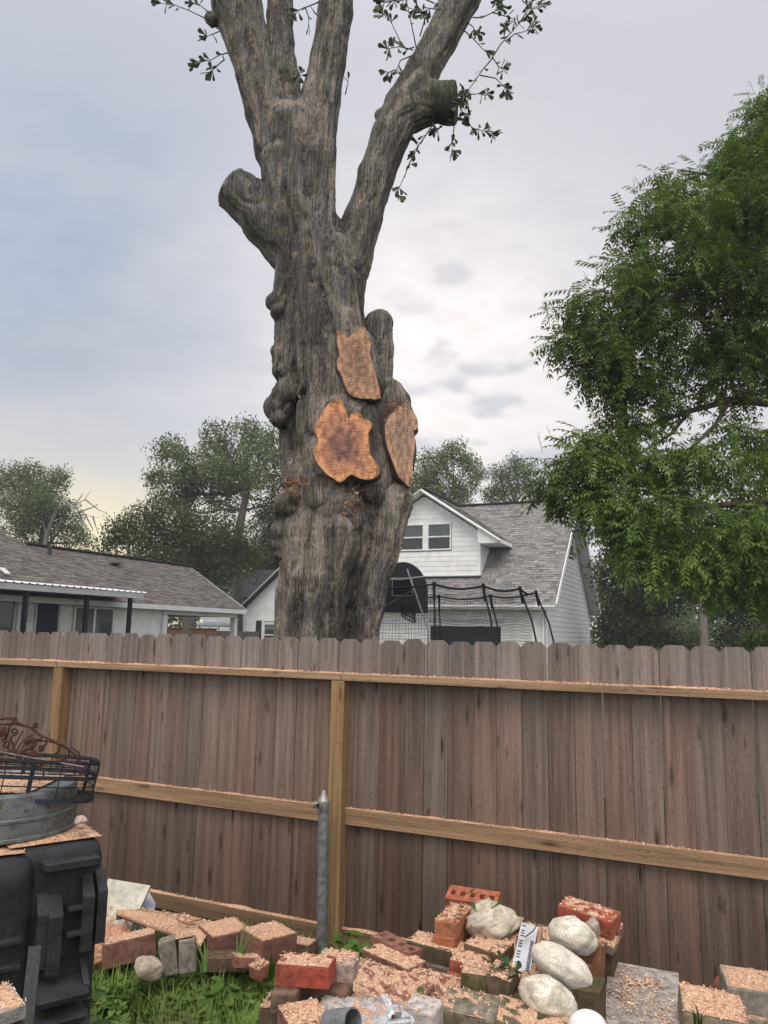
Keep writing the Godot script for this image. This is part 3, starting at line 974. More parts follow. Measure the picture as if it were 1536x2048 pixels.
func cut_face(t: Node3D, outline: Array, c_px: Vector2, depth: float, n: Vector3, heart: Vector2, cols: Array, sd: int) -> void:
	n = n.normalized()
	var o := at(c_px.x, c_px.y, depth)
	var ux := Vector3.UP.cross(n).normalized()
	var uy := n.cross(ux)
	var poly := PackedVector2Array()
	var flat := func(px: float, py: float) -> Vector2:
		var r := ray(px, py)
		var p := Vector3(0, EYE, 0) + r * ((o - Vector3(0, EYE, 0)).dot(n) / r.dot(n)) - o
		return Vector2(p.dot(ux), p.dot(uy))
	var raw := []
	for k in range(0, outline.size(), 2):
		raw.append(flat.call(float(outline[k]), float(outline[k + 1])))
	for k in raw.size():   # rounded a little between the traced points
		var p: Vector2 = raw[k]
		var q: Vector2 = raw[(k + 1) % raw.size()]
		var p0: Vector2 = raw[posmod(k - 1, raw.size())]
		var q1: Vector2 = raw[(k + 2) % raw.size()]
		for f in [0.0, 0.5]:
			poly.append(p.cubic_interpolate(q, p0, q1, f) + Vector2(rf(-1, 1), rf(-1, 1)) * 0.003)
	var hc: Vector2 = flat.call(heart.x, heart.y)
	var lo := poly[0]
	var hi := poly[0]
	for p in poly:
		lo = lo.min(p); hi = hi.max(p)
	# rings follow the outline: its reach in every direction from the heart
	var reach := PackedFloat32Array()
	for k in 180:
		var d := Vector2.from_angle(k * TAU / 180.0)
		var far := 0.02
		for j in poly.size():
			var x = Geometry2D.segment_intersects_segment(hc, hc + d * 4.0, poly[j], poly[(j + 1) % poly.size()])
			if x != null:
				far = maxf(far, hc.distance_to(x))
		reach.append(far)
	var soft := PackedFloat32Array()
	for k in 180:
		var s := 0.0
		for j in range(-5, 6):
			s += reach[posmod(k + j, 180)]
		soft.append(s / 11.0)
	var w := 320
	var h := 320
	var data := PackedByteArray(); data.resize(w * h * 3)
	var hgt := PackedByteArray(); hgt.resize(w * h)
	var nz := noise(FastNoiseLite.TYPE_SIMPLEX, 0.012, sd, 4)
	var ns := noise(FastNoiseLite.TYPE_SIMPLEX, 0.05, sd + 9, 3)
	for y in h:
		for x in w:
			var p := Vector2(lerpf(lo.x, hi.x, (x + 0.5) / w), lerpf(hi.y, lo.y, (y + 0.5) / h))
			var g := (p - hc).angle()
			var a := posmod(int(floor(g / TAU * 180.0)), 180)
			var r := (p - hc).length() / soft[a] + nz.get_noise_2d(x, y) * 0.10
			var saw := ns.get_noise_2d(x * 0.25 + y * 0.12, y * 2.4)
			var ring := sin(r * 62.0 + nz.get_noise_2d(x * 2.0, y * 2.0) * 5.0)
			var col: Color = (cols[2] as Color).lerp(cols[1], smoothstep(0.36, 0.60, r)).lerp(cols[0], smoothstep(0.66, 0.90, r))
			var blot := nz.get_noise_2d(x * 1.7 + 90.0, y * 1.7)
			var crack := absf(ns.get_noise_2d(a * 0.9, 40.0))
			var m := 1.0 + ring * 0.11 + saw * 0.08 + blot * 0.55
			if crack < 0.018 and r > 0.25 and r < 0.9:
				m *= 0.72
			if r > 0.985:
				m *= 0.62
			var q := (y * w + x) * 3
			data[q] = enc(col.r * m); data[q + 1] = enc(col.g * m); data[q + 2] = enc(col.b * m)
			hgt[y * w + x] = clampi(int(128 + saw * 90 + ring * 14), 0, 255)
	var m := mat("sawn_wood_%d" % sd, Color.WHITE, 0.8, tex(data, w, h), tex(hgt, w, h, false), 0.5)
	var mb := MB.new()
	var ids := Geometry2D.triangulate_polygon(poly)
	var to3 := func(p: Vector2, z: float) -> Vector3:
		return o + ux * p.x + uy * p.y + n * z - t.position
	var wob := noise(FastNoiseLite.TYPE_SIMPLEX, 5.0, sd, 2)
	for p in poly:
		mb.vert(to3.call(p, 0.009 + 0.004 * wob.get_noise_2dv(p)), n, Vector2((p.x - lo.x) / (hi.x - lo.x), (hi.y - p.y) / (hi.y - lo.y)), Color.WHITE)
	for k in range(0, ids.size(), 3):
		var a := poly[ids[k]]
		var b := poly[ids[k + 1]]
		var d := poly[ids[k + 2]]
		if (b - a).cross(d - a) > 0.0:
			mb.face(ids[k], ids[k + 1], ids[k + 2])
		else:
			mb.face(ids[k], ids[k + 2], ids[k + 1])
	var face := put("saw_cut", mb.mesh(m), t)
	# the bark round the stub that was cut
	var rim := MB.new()
	var ccw := not Geometry2D.is_polygon_clockwise(poly)
	var cen := (lo + hi) * 0.5
	for k in poly.size():
		var p := poly[k]
		var q := poly[(k + 1) % poly.size()]
		var back := 0.05
		var pts := [to3.call(p, 0.008), to3.call(q, 0.008), to3.call(q + (q - cen) * 0.02, -back), to3.call(p + (p - cen) * 0.02, -back)]
		var pts2 := [pts[3], pts[2], to3.call(q + (q - cen) * 0.05, -0.2), to3.call(p + (p - cen) * 0.05, -0.2)]
		for z in [pts, pts2]:
			if ccw:
				rim.quad(z[0], z[3], z[2], z[1], Color(0.17, 0.135, 0.115))
			else:
				rim.quad(z[0], z[1], z[2], z[3], Color(0.17, 0.135, 0.115))
	put("bark_rim", rim.mesh(M.bark), face)

func leaf_mesh(l: float, w: float, col: Color, bend: float) -> ArrayMesh:   # a blunt, spoon-shaped leaf along +y
	var mb := MB.new()
	var prof := [[0.0, 0.04], [0.28, 0.12], [0.55, 0.34], [0.8, 0.5], [0.95, 0.36], [1.0, 0.02]]
	for p in prof:
		var y: float = p[0] * l
		var z: float = bend * l * p[0] * p[0]
		for s in [-1.0, 0.0, 1.0]:
			mb.vert(Vector3(s * p[1] * w, y, z + absf(s) * w * 0.12), Vector3.BACK, Vector2(), col * (0.9 if s == 0.0 else 1.0))
	for j in prof.size() - 1:
		for s in 2:
			var a := j * 3 + s
			mb.face(a, a + 1, a + 4); mb.face(a, a + 4, a + 3)
	mb.smooth()
	return mb.mesh(M.oak_leaf)

func oak_sprigs(t: Node3D) -> void:
	var shapes := []
	for c in [Color(0.09, 0.125, 0.065), Color(0.07, 0.105, 0.058), Color(0.12, 0.15, 0.072), Color(0.06, 0.09, 0.054)]:
		shapes.append(leaf_mesh(0.118, 0.054, c, rf(-0.15, 0.2)))
	# twigs: pixel paths and how many leaves each bears
	var tw := [
		[[[832, 95], [824, 60], [815, 5], [806, -40]], 8], [[[830, 95], [815, 100], [800, 82], [782, 42], [764, 24]], 15], [[[828, 98], [800, 92], [775, 96]], 12], [[[822, 110], [800, 120], [795, 140], [772, 146]], 12],
		[[[840, 70], [850, 30], [835, 12], [826, 20]], 10], [[[880, 20], [858, 18], [846, 28]], 14], [[[870, 8], [840, -8], [800, 0], [760, 2]], 12], [[[806, -10], [780, 5], [758, 6]], 8],
		[[[924, 58], [945, 75], [965, 95], [985, 116]], 3], [[[985, 116], [1000, 90], [1025, 62], [1045, 40], [1070, 16], [1092, 4]], 24], [[[1010, 82], [1030, 70], [1052, 62], [1072, 50]], 14], [[[1040, 45], [1055, 20], [1060, 0]], 9],
		[[[985, 116], [965, 140], [950, 165], [930, 190], [918, 206]], 26], [[[985, 116], [995, 130], [1005, 140]], 8], [[[945, 34], [965, 36], [985, 24], [1005, 12], [990, -10]], 18], [[[985, 26], [1010, 30], [1030, 40], [1015, 56]], 14], [[[932, 44], [945, 55], [955, 68]], 9],
		[[[915, 190], [935, 200], [940, 220], [932, 240]], 20], [[[914, 200], [930, 230], [945, 255], [960, 262], [990, 268]], 18], [[[912, 230], [908, 262], [905, 285], [905, 308]], 12], [[[900, 240], [885, 250], [875, 262]], 10], [[[918, 185], [950, 190], [972, 184]], 7],
		[[[960, 150], [990, 155], [1002, 170], [1018, 180]], 10], [[[866, 250], [850, 272], [836, 292], [826, 305]], 13], [[[828, 305], [820, 325], [812, 345], [800, 372], [793, 392]], 9],
		[[[436, 60], [412, 38], [380, 22], [350, 10], [312, 4]], 8], [[[455, 105], [438, 108], [420, 122], [388, 126]], 14], [[[448, 120], [430, 135], [422, 146]], 9], [[[450, 60], [425, 68], [410, 72]], 6], [[[420, 26], [402, 12], [382, 4]], 6],
		[[[588, 178], [596, 160], [600, 148]], 7], [[[578, 165], [572, 150]], 4], [[[640, 4], [612, 14], [592, 22], [584, 30]], 8], [[[612, 14], [616, 35], [618, 54]], 4], [[[690, 190], [694, 175], [696, 160]], 2]]
	var rest := [[], [], [], []]
	for q in tw:
		var pts := []
		var d0: float = OD + rf(-0.35, 0.1)
		var sag := rf(-0.12, 0.12)
		for k in q[0].size():
			var p: Array = q[0][k]
			pts.append(at(p[0] + rf(-2, 2), p[1] + rf(-2, 2), d0 + sag * k) - t.position)
		var r := []
		for k in pts.size():
			r.append(lerpf(0.010, 0.003, float(k) / (pts.size() - 1)))
		var mb := MB.new()
		mb.tube(pts, r, 5, Color(0.12, 0.10, 0.085))
		put("twig", mb.mesh(M.rust), t)
		for k in int(q[1] * 1.45):
			var f := 1.0 - R.randf() * R.randf() * 0.9
			var seg: float = f * (pts.size() - 1)
			var j := mini(int(seg), pts.size() - 2)
			var p: Vector3 = (pts[j] as Vector3).lerp(pts[j + 1], seg - j)
			var along: Vector3 = ((pts[j + 1] as Vector3) - pts[j]).normalized()
			var d := (along * 0.7 + rdir() * 0.95 + Vector3(0, -0.1, 0)).normalized()
			var side := d.cross(rdir()).normalized()
			var b := Basis(side, d, side.cross(d)) * rf(0.75, 1.25)
			var s := R.randi() % 4
			if k < int(q[1] * 0.8):
				put("leaf", shapes[s], t, Transform3D(b, p + d * 0.004))
			else:
				rest[s].append(Transform3D(b, p + d * 0.004))
	for s in 4:
		scatter("foliage", shapes[s], rest[s], [], t)

# ---- houses
const WHITE := Color(0.83, 0.835, 0.815)
func bx(called: String, parent: Node, c: Vector3, s: Vector3, col: Color, m := "paint", bevel := 0.0, b := Basis()) -> MeshInstance3D:
	var mb := MB.new()
	mb.box(Transform3D(b, c), s, col, bevel)
	return put(called, mb.mesh(M[m]), parent)
func rod(called: String, parent: Node, pts: Array, r: float, col: Color, m := "plain", sides := 8) -> MeshInstance3D:
	var mb := MB.new()
	mb.tube(pts, [r] if pts.size() < 2 else [r], sides, col)
	return put(called, mb.mesh(M[m]), parent)
# lapped boards on a wall: x along it, y up, z outwards; left and right give the wall's ends at a height
func lap_wall(parent: Node, x: Transform3D, y0: float, y1: float, pitch: float, left: Callable, right: Callable, holes: Array, single := true, col := WHITE) -> void:
	var all := MB.new()
	var y := y0
	while y < y1 - 0.01:
		var yt := minf(y + pitch, y1)
		var spans := [[left.call(y), left.call(yt), right.call(y), right.call(yt)]]
		for h in holes:
			if h.position.y < yt - 0.02 and h.end.y > y + 0.02:
				var out := []
				for s in spans:
					if h.position.x > s[2] or h.end.x < s[0]:
						out.append(s)
						continue
					if h.position.x > s[0]:
						out.append([s[0], s[1], h.position.x, h.position.x])
					if h.end.x < s[2]:
						out.append([h.end.x, h.end.x, s[2], s[3]])
				spans = out
		for s in spans:
			if s[2] - s[0] < 0.02:
				continue
			var mb := MB.new() if single else all
			var v := 1.0 + rf(-0.02, 0.02)
			var cc := Color(col.r * v, col.g * v, col.b * v)
			var a := Vector3(s[0], y, 0.016); var b := Vector3(s[2], y, 0.016)
			var c := Vector3(maxf(s[3], s[1]), yt + 0.01, 0.004); var d := Vector3(s[1], yt + 0.01, 0.004)
			mb.quad(x * a, x * b, x * c, x * d, cc)
			mb.quad(x * Vector3(s[0], y, 0.0), x * Vector3(s[2], y, 0.0), x * b, x * a, cc)
			mb.quad(x * Vector3(s[0], y, -0.01), x * a, x * d, x * Vector3(s[1], yt, -0.01), cc)
			mb.quad(x * b, x * Vector3(s[2], y, -0.01), x * Vector3(s[3], yt, -0.01), x * c, cc)
			if single:
				put("siding_board", mb.mesh(M.paint), parent)
		y += pitch
	if not single:
		put("siding", all.mesh(M.paint), parent)
# a window: frame, sashes, panes, with a dim room behind
func window(parent: Node, x: Transform3D, w: float, h: float, sash := true, cols := 1, back := Color(0.02, 0.022, 0.028), frame := WHITE) -> void:
	var t := 0.055
	var o := Node3D.new()
	o.name = named(parent, "window")
	o.transform = x
	parent.add_child(o, true)
	var mb := MB.new()
	for s in [-1, 1]:
		mb.box(Transform3D(Basis(), Vector3(s * (w * 0.5 - t * 0.5), h * 0.5, 0.02)), Vector3(t, h, 0.07), frame, 0.006)
		mb.box(Transform3D(Basis(), Vector3(0, h * 0.5 + s * (h * 0.5 - t * 0.5), 0.021)), Vector3(w - t * 2.0 + 0.004, t, 0.066), frame, 0.006)
	for k in range(1, cols):
		mb.box(Transform3D(Basis(), Vector3(-w * 0.5 + w * k / cols, h * 0.5, 0.019)), Vector3(t * 1.3, h - t * 2.0, 0.06), frame, 0.004)
	put("frame", mb.mesh(M.paint), o)
	if sash:
		bx("sash_bar", o, Vector3(0, h * 0.5, 0.022), Vector3(w - t * 2.0, 0.05, 0.05), frame)
		bx("blind", o, Vector3(0, h * 0.745, 0.006), Vector3(w - t * 2.0, h * 0.44, 0.004), Color(0.24, 0.31, 0.26))
	for k in cols:
		var pw := (w - t * 2.0) / cols
		bx("pane", o, Vector3(-w * 0.5 + t + pw * (k + 0.5), h * 0.5, 0.014), Vector3(pw, h - t * 2.0, 0.003), Color.WHITE, "pane")
	bx("room", o, Vector3(0, h * 0.5, -0.004), Vector3(w - 0.02, h - 0.02, 0.01), back)
# shingles on a slope: x along the eave, y up the slope, z its normal
func shingles(parent: Node, x: Transform3D, w: float, len_: float, lo: Color, hi: Color, poly := PackedVector2Array(), expo := 0.14) -> void:
	var mb := MB.new()
	var y := 0.0
	while y < len_ - 0.01:
		var yt := minf(y + expo + 0.01, len_)
		var u := -rf(0.0, 0.2)
		while u < w:
			var tw := rf(0.13, 0.36)
			var a := maxf(u, 0.0)
			var b := minf(u + tw - 0.004, w)
			u += tw
			if b - a < 0.02 or (poly.size() > 2 and not Geometry2D.is_point_in_polygon(Vector2((a + b) * 0.5, y + 0.05), poly)):
				continue
			var thick := 0.018 if R.randf() < 0.55 else 0.009
			var f := R.randf()
			var col := lo.lerp(hi, f)
			if thick > 0.01:
				col = col.lerp(hi, 0.35)
			mb.quad(x * Vector3(a, y, thick), x * Vector3(b, y, thick), x * Vector3(b, yt, 0.004), x * Vector3(a, yt, 0.004), col)
			mb.quad(x * Vector3(a, y, 0.0), x * Vector3(b, y, 0.0), x * Vector3(b, y, thick), x * Vector3(a, y, thick), col * 0.8)
		y += expo
	kind(put("shingles", mb.mesh(M.shingle), parent), "stuff")
func slab(called: String, parent: Node, pts: Array, thick: Vector3, col: Color, m := "paint") -> MeshInstance3D:   # a flat polygon (counter-clockwise from above) with thickness
	var mb := MB.new()
	var nn: Vector3 = ((pts[1] as Vector3) - pts[0]).cross((pts[2] as Vector3) - pts[0]).normalized()
	for k in range(1, pts.size() - 1):
		mb.tri(pts[0], pts[k], pts[k + 1], col)
		mb.tri((pts[0] as Vector3) + thick, (pts[k + 1] as Vector3) + thick, (pts[k] as Vector3) + thick, col)
	for k in pts.size():
		var a: Vector3 = pts[k]
		var b: Vector3 = pts[(k + 1) % pts.size()]
		mb.quad(a, a + thick, b + thick, b, col)
	return put(called, mb.mesh(M[m]), parent)
func beam(called: String, parent: Node, a: Vector3, b: Vector3, w: float, h: float, col: Color, m := "paint") -> MeshInstance3D:   # a board from a to b
	var d := (b - a).normalized()
	var side := d.cross(Vector3.UP).normalized()
	if side.length() < 0.5:
		side = Vector3.RIGHT
	var mb := MB.new()
	mb.box(Transform3D(Basis(side, d, side.cross(d)), (a + b) * 0.5), Vector3(w, a.distance_to(b), h), col, 0.004)
	return put(called, mb.mesh(M[m]), parent)

func build_houses() -> void:
	white_house()
	left_house()
	far_house()
	# fences and a canopy far behind
	var t := thing("cedar_fence", "reddish brown board fence seen through the carport opening", "fence", lot_x(-24.6, 0, 29.0))
	for k in 24:
		var c := Color(0.21, 0.115, 0.07) * rf(0.85, 1.15)
		bx("picket", t, Vector3(k * 0.145, 0.95, 0), Vector3(0.14, 1.9, 0.02), c, "weathered_board", 0.003)
	bx("cap_rail", t, Vector3(1.67, 1.915, 0.01), Vector3(3.5, 0.04, 0.12), Color(0.24, 0.13, 0.08), "weathered_board", 0.004)
	t = thing("canopy", "pale grey canopy top showing above the reddish fence in the carport opening", "canopy", lot_x(-23.2, 0, 31.5))
	var mb := MB.new()
	mb.box(Transform3D(Basis(), Vector3(0, 2.06, 0)), Vector3(1.7, 0.10, 1.6), Color(0.52, 0.54, 0.54), 0.02)
	put("valance", mb.mesh(M.paint), t)
	mb = MB.new()
	var p := [Vector3(-0.83, 2.11, 0.78), Vector3(0.83, 2.11, 0.78), Vector3(0.83, 2.11, -0.78), Vector3(-0.83, 2.11, -0.78)]
	var q := [Vector3(-0.55, 2.24, 0.1), Vector3(0.5, 2.24, 0.1), Vector3(0.5, 2.24, -0.1), Vector3(-0.55, 2.24, -0.1)]
	for k in 4:
		mb.quad(p[k], p[(k + 1) % 4], q[(k + 1) % 4], q[k], Color(0.58, 0.60, 0.60))
	mb.quad(q[0], q[1], q[2], q[3], Color(0.58, 0.6, 0.6))
	put("roof_panel", mb.mesh(M.paint), t)
	for s in [[-0.8, -0.7], [0.8, -0.7], [-0.8, 0.7], [0.8, 0.7]]:
		bx("leg", t, Vector3(s[0], 1.0, s[1]), Vector3(0.04, 2.0, 0.04), Color(0.4, 0.4, 0.4))
	t = thing("grey_fence", "weathered grey board fence in front of the small white house", "fence", lot_x(-20.9, 0, 28.6))
	for k in 16:
		bx("picket", t, Vector3(k * 0.145, 0.9, 0), Vector3(0.135, 1.84 + rf(-0.02, 0.02), 0.02), Color(0.14, 0.125, 0.115) * rf(0.9, 1.1), "weathered_board", 0.003)
	# the fence that runs on behind to the right
	var a := at(1150, 1287, 9.2)
	var b := at(1640, 1303, 9.9)
	a.y = 0; b.y = 0
	var along := (b - a).normalized()
	t = thing("back_fence", "far dog-ear board fence under the dark trees, running right behind the near fence", "fence", Transform3D(Basis(along, Vector3.UP, along.cross(Vector3.UP)), a))
	var rows := MB.new()
	var u := 0.0
	while u < a.distance_to(b):
		var hh := 1.715 + rf(-0.006, 0.006)
		var c := Color(0.24, 0.20, 0.18) * rf(0.85, 1.12)
		rows.box(Transform3D(Basis(), Vector3(u, (hh - 0.015) * 0.5, 0)), Vector3(0.088, hh - 0.015, 0.016), c, 0.002, 1, Vector2(R.randf(), R.randf()))
		rows.quad(Vector3(u - 0.044, hh - 0.015, 0.008), Vector3(u + 0.044, hh - 0.015, 0.008), Vector3(u + 0.028, hh, 0.008), Vector3(u - 0.028, hh, 0.008), c)
		rows.quad(Vector3(u - 0.028, hh, 0.008), Vector3(u + 0.028, hh, 0.008), Vector3(u + 0.028, hh, -0.008), Vector3(u - 0.028, hh, -0.008), c * 1.2)
		u += 0.091
	kind(put("pickets", rows.mesh(M.weathered_board), t), "stuff")

func white_house() -> void:
	var t := thing("white_house", "white lap-sided house with a grey shingle roof and a front gable dormer with two windows", "house", lot_x(-5.87, 0, 26.96))
	var xl := -8.1
	var dep := 8.94
	var sl := 0.908
	var ev := 2.9
	var rz := -4.45
	var ry := ev + sl * 4.9
	var flat := func(v): return func(_y): return v
	# walls (solid cores, set back behind the boards)
	bx("wall", t, Vector3(xl * 0.5 - 0.01, 1.45, -dep * 0.5), Vector3(-xl - 0.03, 2.9, dep - 0.03), Color(0.6, 0.6, 0.6))
	var gable := MB.new()
	for s in [-0.03, xl + 0.03]:
		var a := Vector3(s, ev, -0.02); var b := Vector3(s, ev, -dep + 0.02); var c := Vector3(s, ry - 0.6, rz)
		gable.tri(a, b, c, Color(0.6, 0.6, 0.6)); gable.tri(a, c, b, Color(0.6, 0.6, 0.6))
	put("gable_core", gable.mesh(M.paint), t)
	lap_wall(t, Transform3D(), 0.0, ev - 0.12, 0.185, flat.call(xl), flat.call(-0.10), [Rect2(-4.36, -0.1, 2.87, 2.36)])
	var gx := Transform3D(yaw(90), Vector3())
	lap_wall(t, gx, 0.0, ry - 0.3, 0.185, func(y): return maxf(0.10, (y - ev) / sl - 0.45 + 0.12), func(y): return minf(dep - 0.02, dep - ((y - ev) / sl - 0.45 + 0.12)), [Rect2(4.14, 5.06, 1.42, 1.1)])
	window(t, gx * Transform3D(Basis(), Vector3(4.85, 5.08, 0.0)), 1.36, 1.06)
	for z in [-0.05, -dep]:
		bx("corner_board", t, Vector3(0.012, ev * 0.5 - 0.1, z), Vector3(0.05, ev - 0.2, 0.1), WHITE)
	bx("frieze_board", t, Vector3(xl * 0.5, ev - 0.10, 0.012), Vector3(-xl, 0.2, 0.03), WHITE)
	# garage door
	bx("garage_trim", t, Vector3(-2.925, 2.21, 0.02), Vector3(2.87, 0.10, 0.05), WHITE)
	for s in [-4.31, -1.54]:
		bx("garage_trim", t, Vector3(s, 1.08, 0.02), Vector3(0.10, 2.16, 0.05), WHITE)
	var gd := bx("garage_door", t, Vector3(-2.925, 1.08, 0.0), Vector3(2.66, 2.15, 0.03), Color(0.022, 0.025, 0.03))
	for r in 4:
		for c in 4:
			bx("door_panel", gd, Vector3(-0.99 + c * 0.66, -0.80 + r * 0.535, 0.02), Vector3(0.56, 0.42, 0.02), Color(0.03, 0.033, 0.038), "paint", 0.008)
	# main roof
	var al := atan(sl)
	var up := Vector3(0, sin(al), -cos(al))
	var len_ := 4.9 / cos(al)
	var wd := 0.45 - (xl - 0.3)
	var fx := Transform3D(Basis(Vector3.RIGHT, up, Vector3(0, cos(al), sin(al))), Vector3(xl - 0.3, ev + 0.03, 0.45))
	var bxx := Transform3D(Basis(Vector3.LEFT, Vector3(0, sin(al), cos(al)), Vector3(0, cos(al), -sin(al))), Vector3(0.45, ev + 0.03, rz * 2.0 - 0.45))
	for x in [fx, bxx]:
		var mb := MB.new()
		mb.box(x * Transform3D(Basis(), Vector3(wd * 0.5, len_ * 0.5, -0.075)), Vector3(wd, len_, 0.14), WHITE)
		put("roof_deck", mb.mesh(M.paint), t)
		shingles(t, x, wd, len_, Color(0.165, 0.158, 0.153), Color(0.335, 0.325, 0.318))
	for s in [0.45]:
		beam("rake_board", t, Vector3(s + 0.02, ev - 0.02, 0.47), Vector3(s + 0.02, ry - 0.02, rz), 0.035, 0.19, WHITE)
		beam("rake_board", t, Vector3(s + 0.02, ev - 0.02, rz * 2.0 - 0.47), Vector3(s + 0.02, ry - 0.02, rz), 0.035, 0.19, WHITE)
	bx("ridge_cap", t, Vector3((xl + 0.15) * 0.5, ry + 0.05, rz), Vector3(-xl + 0.6, 0.05, 0.28), Color(0.06, 0.055, 0.055), "shingle", 0.01)
	# eave: soffit, gutter, downspout
	bx("soffit", t, Vector3(xl * 0.5 + 0.2, ev - 0.13, 0.24), Vector3(-xl + 0.4, 0.03, 0.42), WHITE)
	var gut := MB.new()
	var prof := [Vector2(0.0, 0.0), Vector2(0.09, 0.0), Vector2(0.125, 0.05), Vector2(0.125, 0.115), Vector2(0.115, 0.12), Vector2(0.115, 0.06), Vector2(0.01, 0.02)]
	for k in prof.size() - 1:
		var a := Vector3(xl - 0.3, ev - 0.11 + prof[k].y, 0.47 + prof[k].x)
		var b := Vector3(xl - 0.3, ev - 0.11 + prof[k + 1].y, 0.47 + prof[k + 1].x)
		var e := Vector3(0.46 - (xl - 0.3), 0, 0)
		gut.quad(a, a + e, b + e, b, WHITE)
	put("gutter", gut.mesh(M.paint), t)
	var ds := MB.new()
	ds.tube([Vector3(-0.02, ev - 0.1, 0.5), Vector3(-0.05, ev - 0.22, 0.42), Vector3(-0.08, ev - 0.4, 0.1), Vector3(-0.08, ev - 0.55, 0.06), Vector3(-0.08, 0.1, 0.06)], [0.045], 6, WHITE)
	put("downspout", ds.mesh(M.paint), t)
	# dormer
	var dc := -4.86
	var dr := -2.58
	var dl := dc * 2.0 - dr
	var dz := -0.74
	var dsl := 0.66
	var roof_d := func(y): return (y - ev) / sl - 0.45   # how far back the main roof is at that height
	bx("dormer_wall", t, Vector3(dc, 4.75, dz - 1.0), Vector3(dr - dl - 0.03, 1.5, 1.94), Color(0.6, 0.6, 0.6))
	var dg := MB.new()
	dg.tri(Vector3(dl, 5.42, dz - 0.02), Vector3(dr, 5.42, dz - 0.02), Vector3(dc, 6.95, dz - 0.02), Color(0.6, 0.6, 0.6))
	put("dormer_gable_core", dg.mesh(M.paint), t)
	var dx := Transform3D(Basis(), Vector3(0, 0, dz))
	lap_wall(t, dx, 4.06, 7.15, 0.185, func(y): return maxf(dl, dc - (7.2 - y) / dsl), func(y): return minf(dr, dc + (7.2 - y) / dsl), [Rect2(-5.83, 5.03, 2.12, 1.08)])
	window(t, dx * Transform3D(Basis(), Vector3(-5.33, 5.04, 0)), 0.98, 1.05)
	window(t, dx * Transform3D(Basis(), Vector3(-4.22, 5.04, 0)), 0.98, 1.05)
	bx("window_trim", t, Vector3(-4.775, 5.56, dz + 0.015), Vector3(0.13, 1.05, 0.04), WHITE)
	bx("corner_board", t, Vector3(dr - 0.04, 4.76, dz + 0.014), Vector3(0.1, 1.4, 0.04), WHITE)
	lap_wall(t, Transform3D(yaw(90), Vector3(dr, 0, dz)), 4.06, 5.5, 0.185, func(_y): return 0.0, func(y): return maxf(0.02, roof_d.call(y) + dz), [])
	bx("flashing", t, Vector3(dc, 4.03, dz + 0.07), Vector3(dr - dl + 0.1, 0.03, 0.2), Color(0.45, 0.5, 0.48), "zinc")
	var dal := atan(dsl)
	var ay := 7.42
	var ex := 3.13
	var ey := ay - dsl * ex
	var dlen := ex / cos(dal)
	for s in [1.0, -1.0]:
		var o := Vector3(dc + s * ex, ey + 0.02, dz + 0.36)
		var b := Basis(Vector3(0, 0, -1) * s, Vector3(-s * cos(dal), sin(dal), 0), Vector3(s * sin(dal), cos(dal), 0))
		if s < 0:
			o.z = -4.6
		var w := dz + 0.36 + 4.6
		var x := Transform3D(b, o)
		var back_e: float = w * 0.0 + (roof_d.call(ey) + dz + 0.36)
		var poly := PackedVector2Array([Vector2(0, -0.1), Vector2(back_e, -0.1), Vector2(w, dlen), Vector2(0, dlen)]) if s > 0 else PackedVector2Array([Vector2(w, -0.1), Vector2(w - back_e, -0.1), Vector2(0, dlen), Vector2(w, dlen)])
		var pts := []
		for q in poly:
			pts.append(x * Vector3(q.x, maxf(q.y, 0.0), -0.01))
		slab("dormer_roof_deck", t, pts if s > 0 else [pts[3], pts[2], pts[1], pts[0]], -b.z * 0.12, WHITE)
		shingles(t, x, w, dlen, Color(0.165, 0.158, 0.153), Color(0.335, 0.325, 0.318), poly)
		beam("dormer_rake_board", t, Vector3(dc + s * (ex + 0.03), ey - 0.07, dz + 0.375), Vector3(dc - s * 0.03, ay - 0.045, dz + 0.375), 0.19, 0.035, WHITE)
		bx("dormer_eave_board", t, Vector3(dc + s * (ex + 0.02), ey - 0.07, dz - 0.45), Vector3(0.03, 0.14, 1.62), WHITE)
		slab("dormer_return", t, [Vector3(dc + s * 2.28, ey - 0.1, dz + 0.34), Vector3(dc + s * (ex - 0.02), ey - 0.1, dz + 0.34), Vector3(dc + s * 2.28, ey + 0.46, dz + 0.34)] if s > 0 else [Vector3(dc + s * 2.28, ey + 0.46, dz + 0.34), Vector3(dc + s * (ex - 0.02), ey - 0.1, dz + 0.34), Vector3(dc + s * 2.28, ey - 0.1, dz + 0.34)], Vector3(0, 0, -0.33), WHITE)
		bx("dormer_soffit", t, Vector3(dc + s * (ex - 0.41), ey - 0.12, dz - 0.4), Vector3(0.82, 0.03, 1.5), WHITE)
	bx("dormer_ridge_cap", t, Vector3(dc, ay + 0.05, dz - 1.75), Vector3(0.22, 0.04, 4.2), Color(0.10, 0.09, 0.09), "shingle", 0.008)

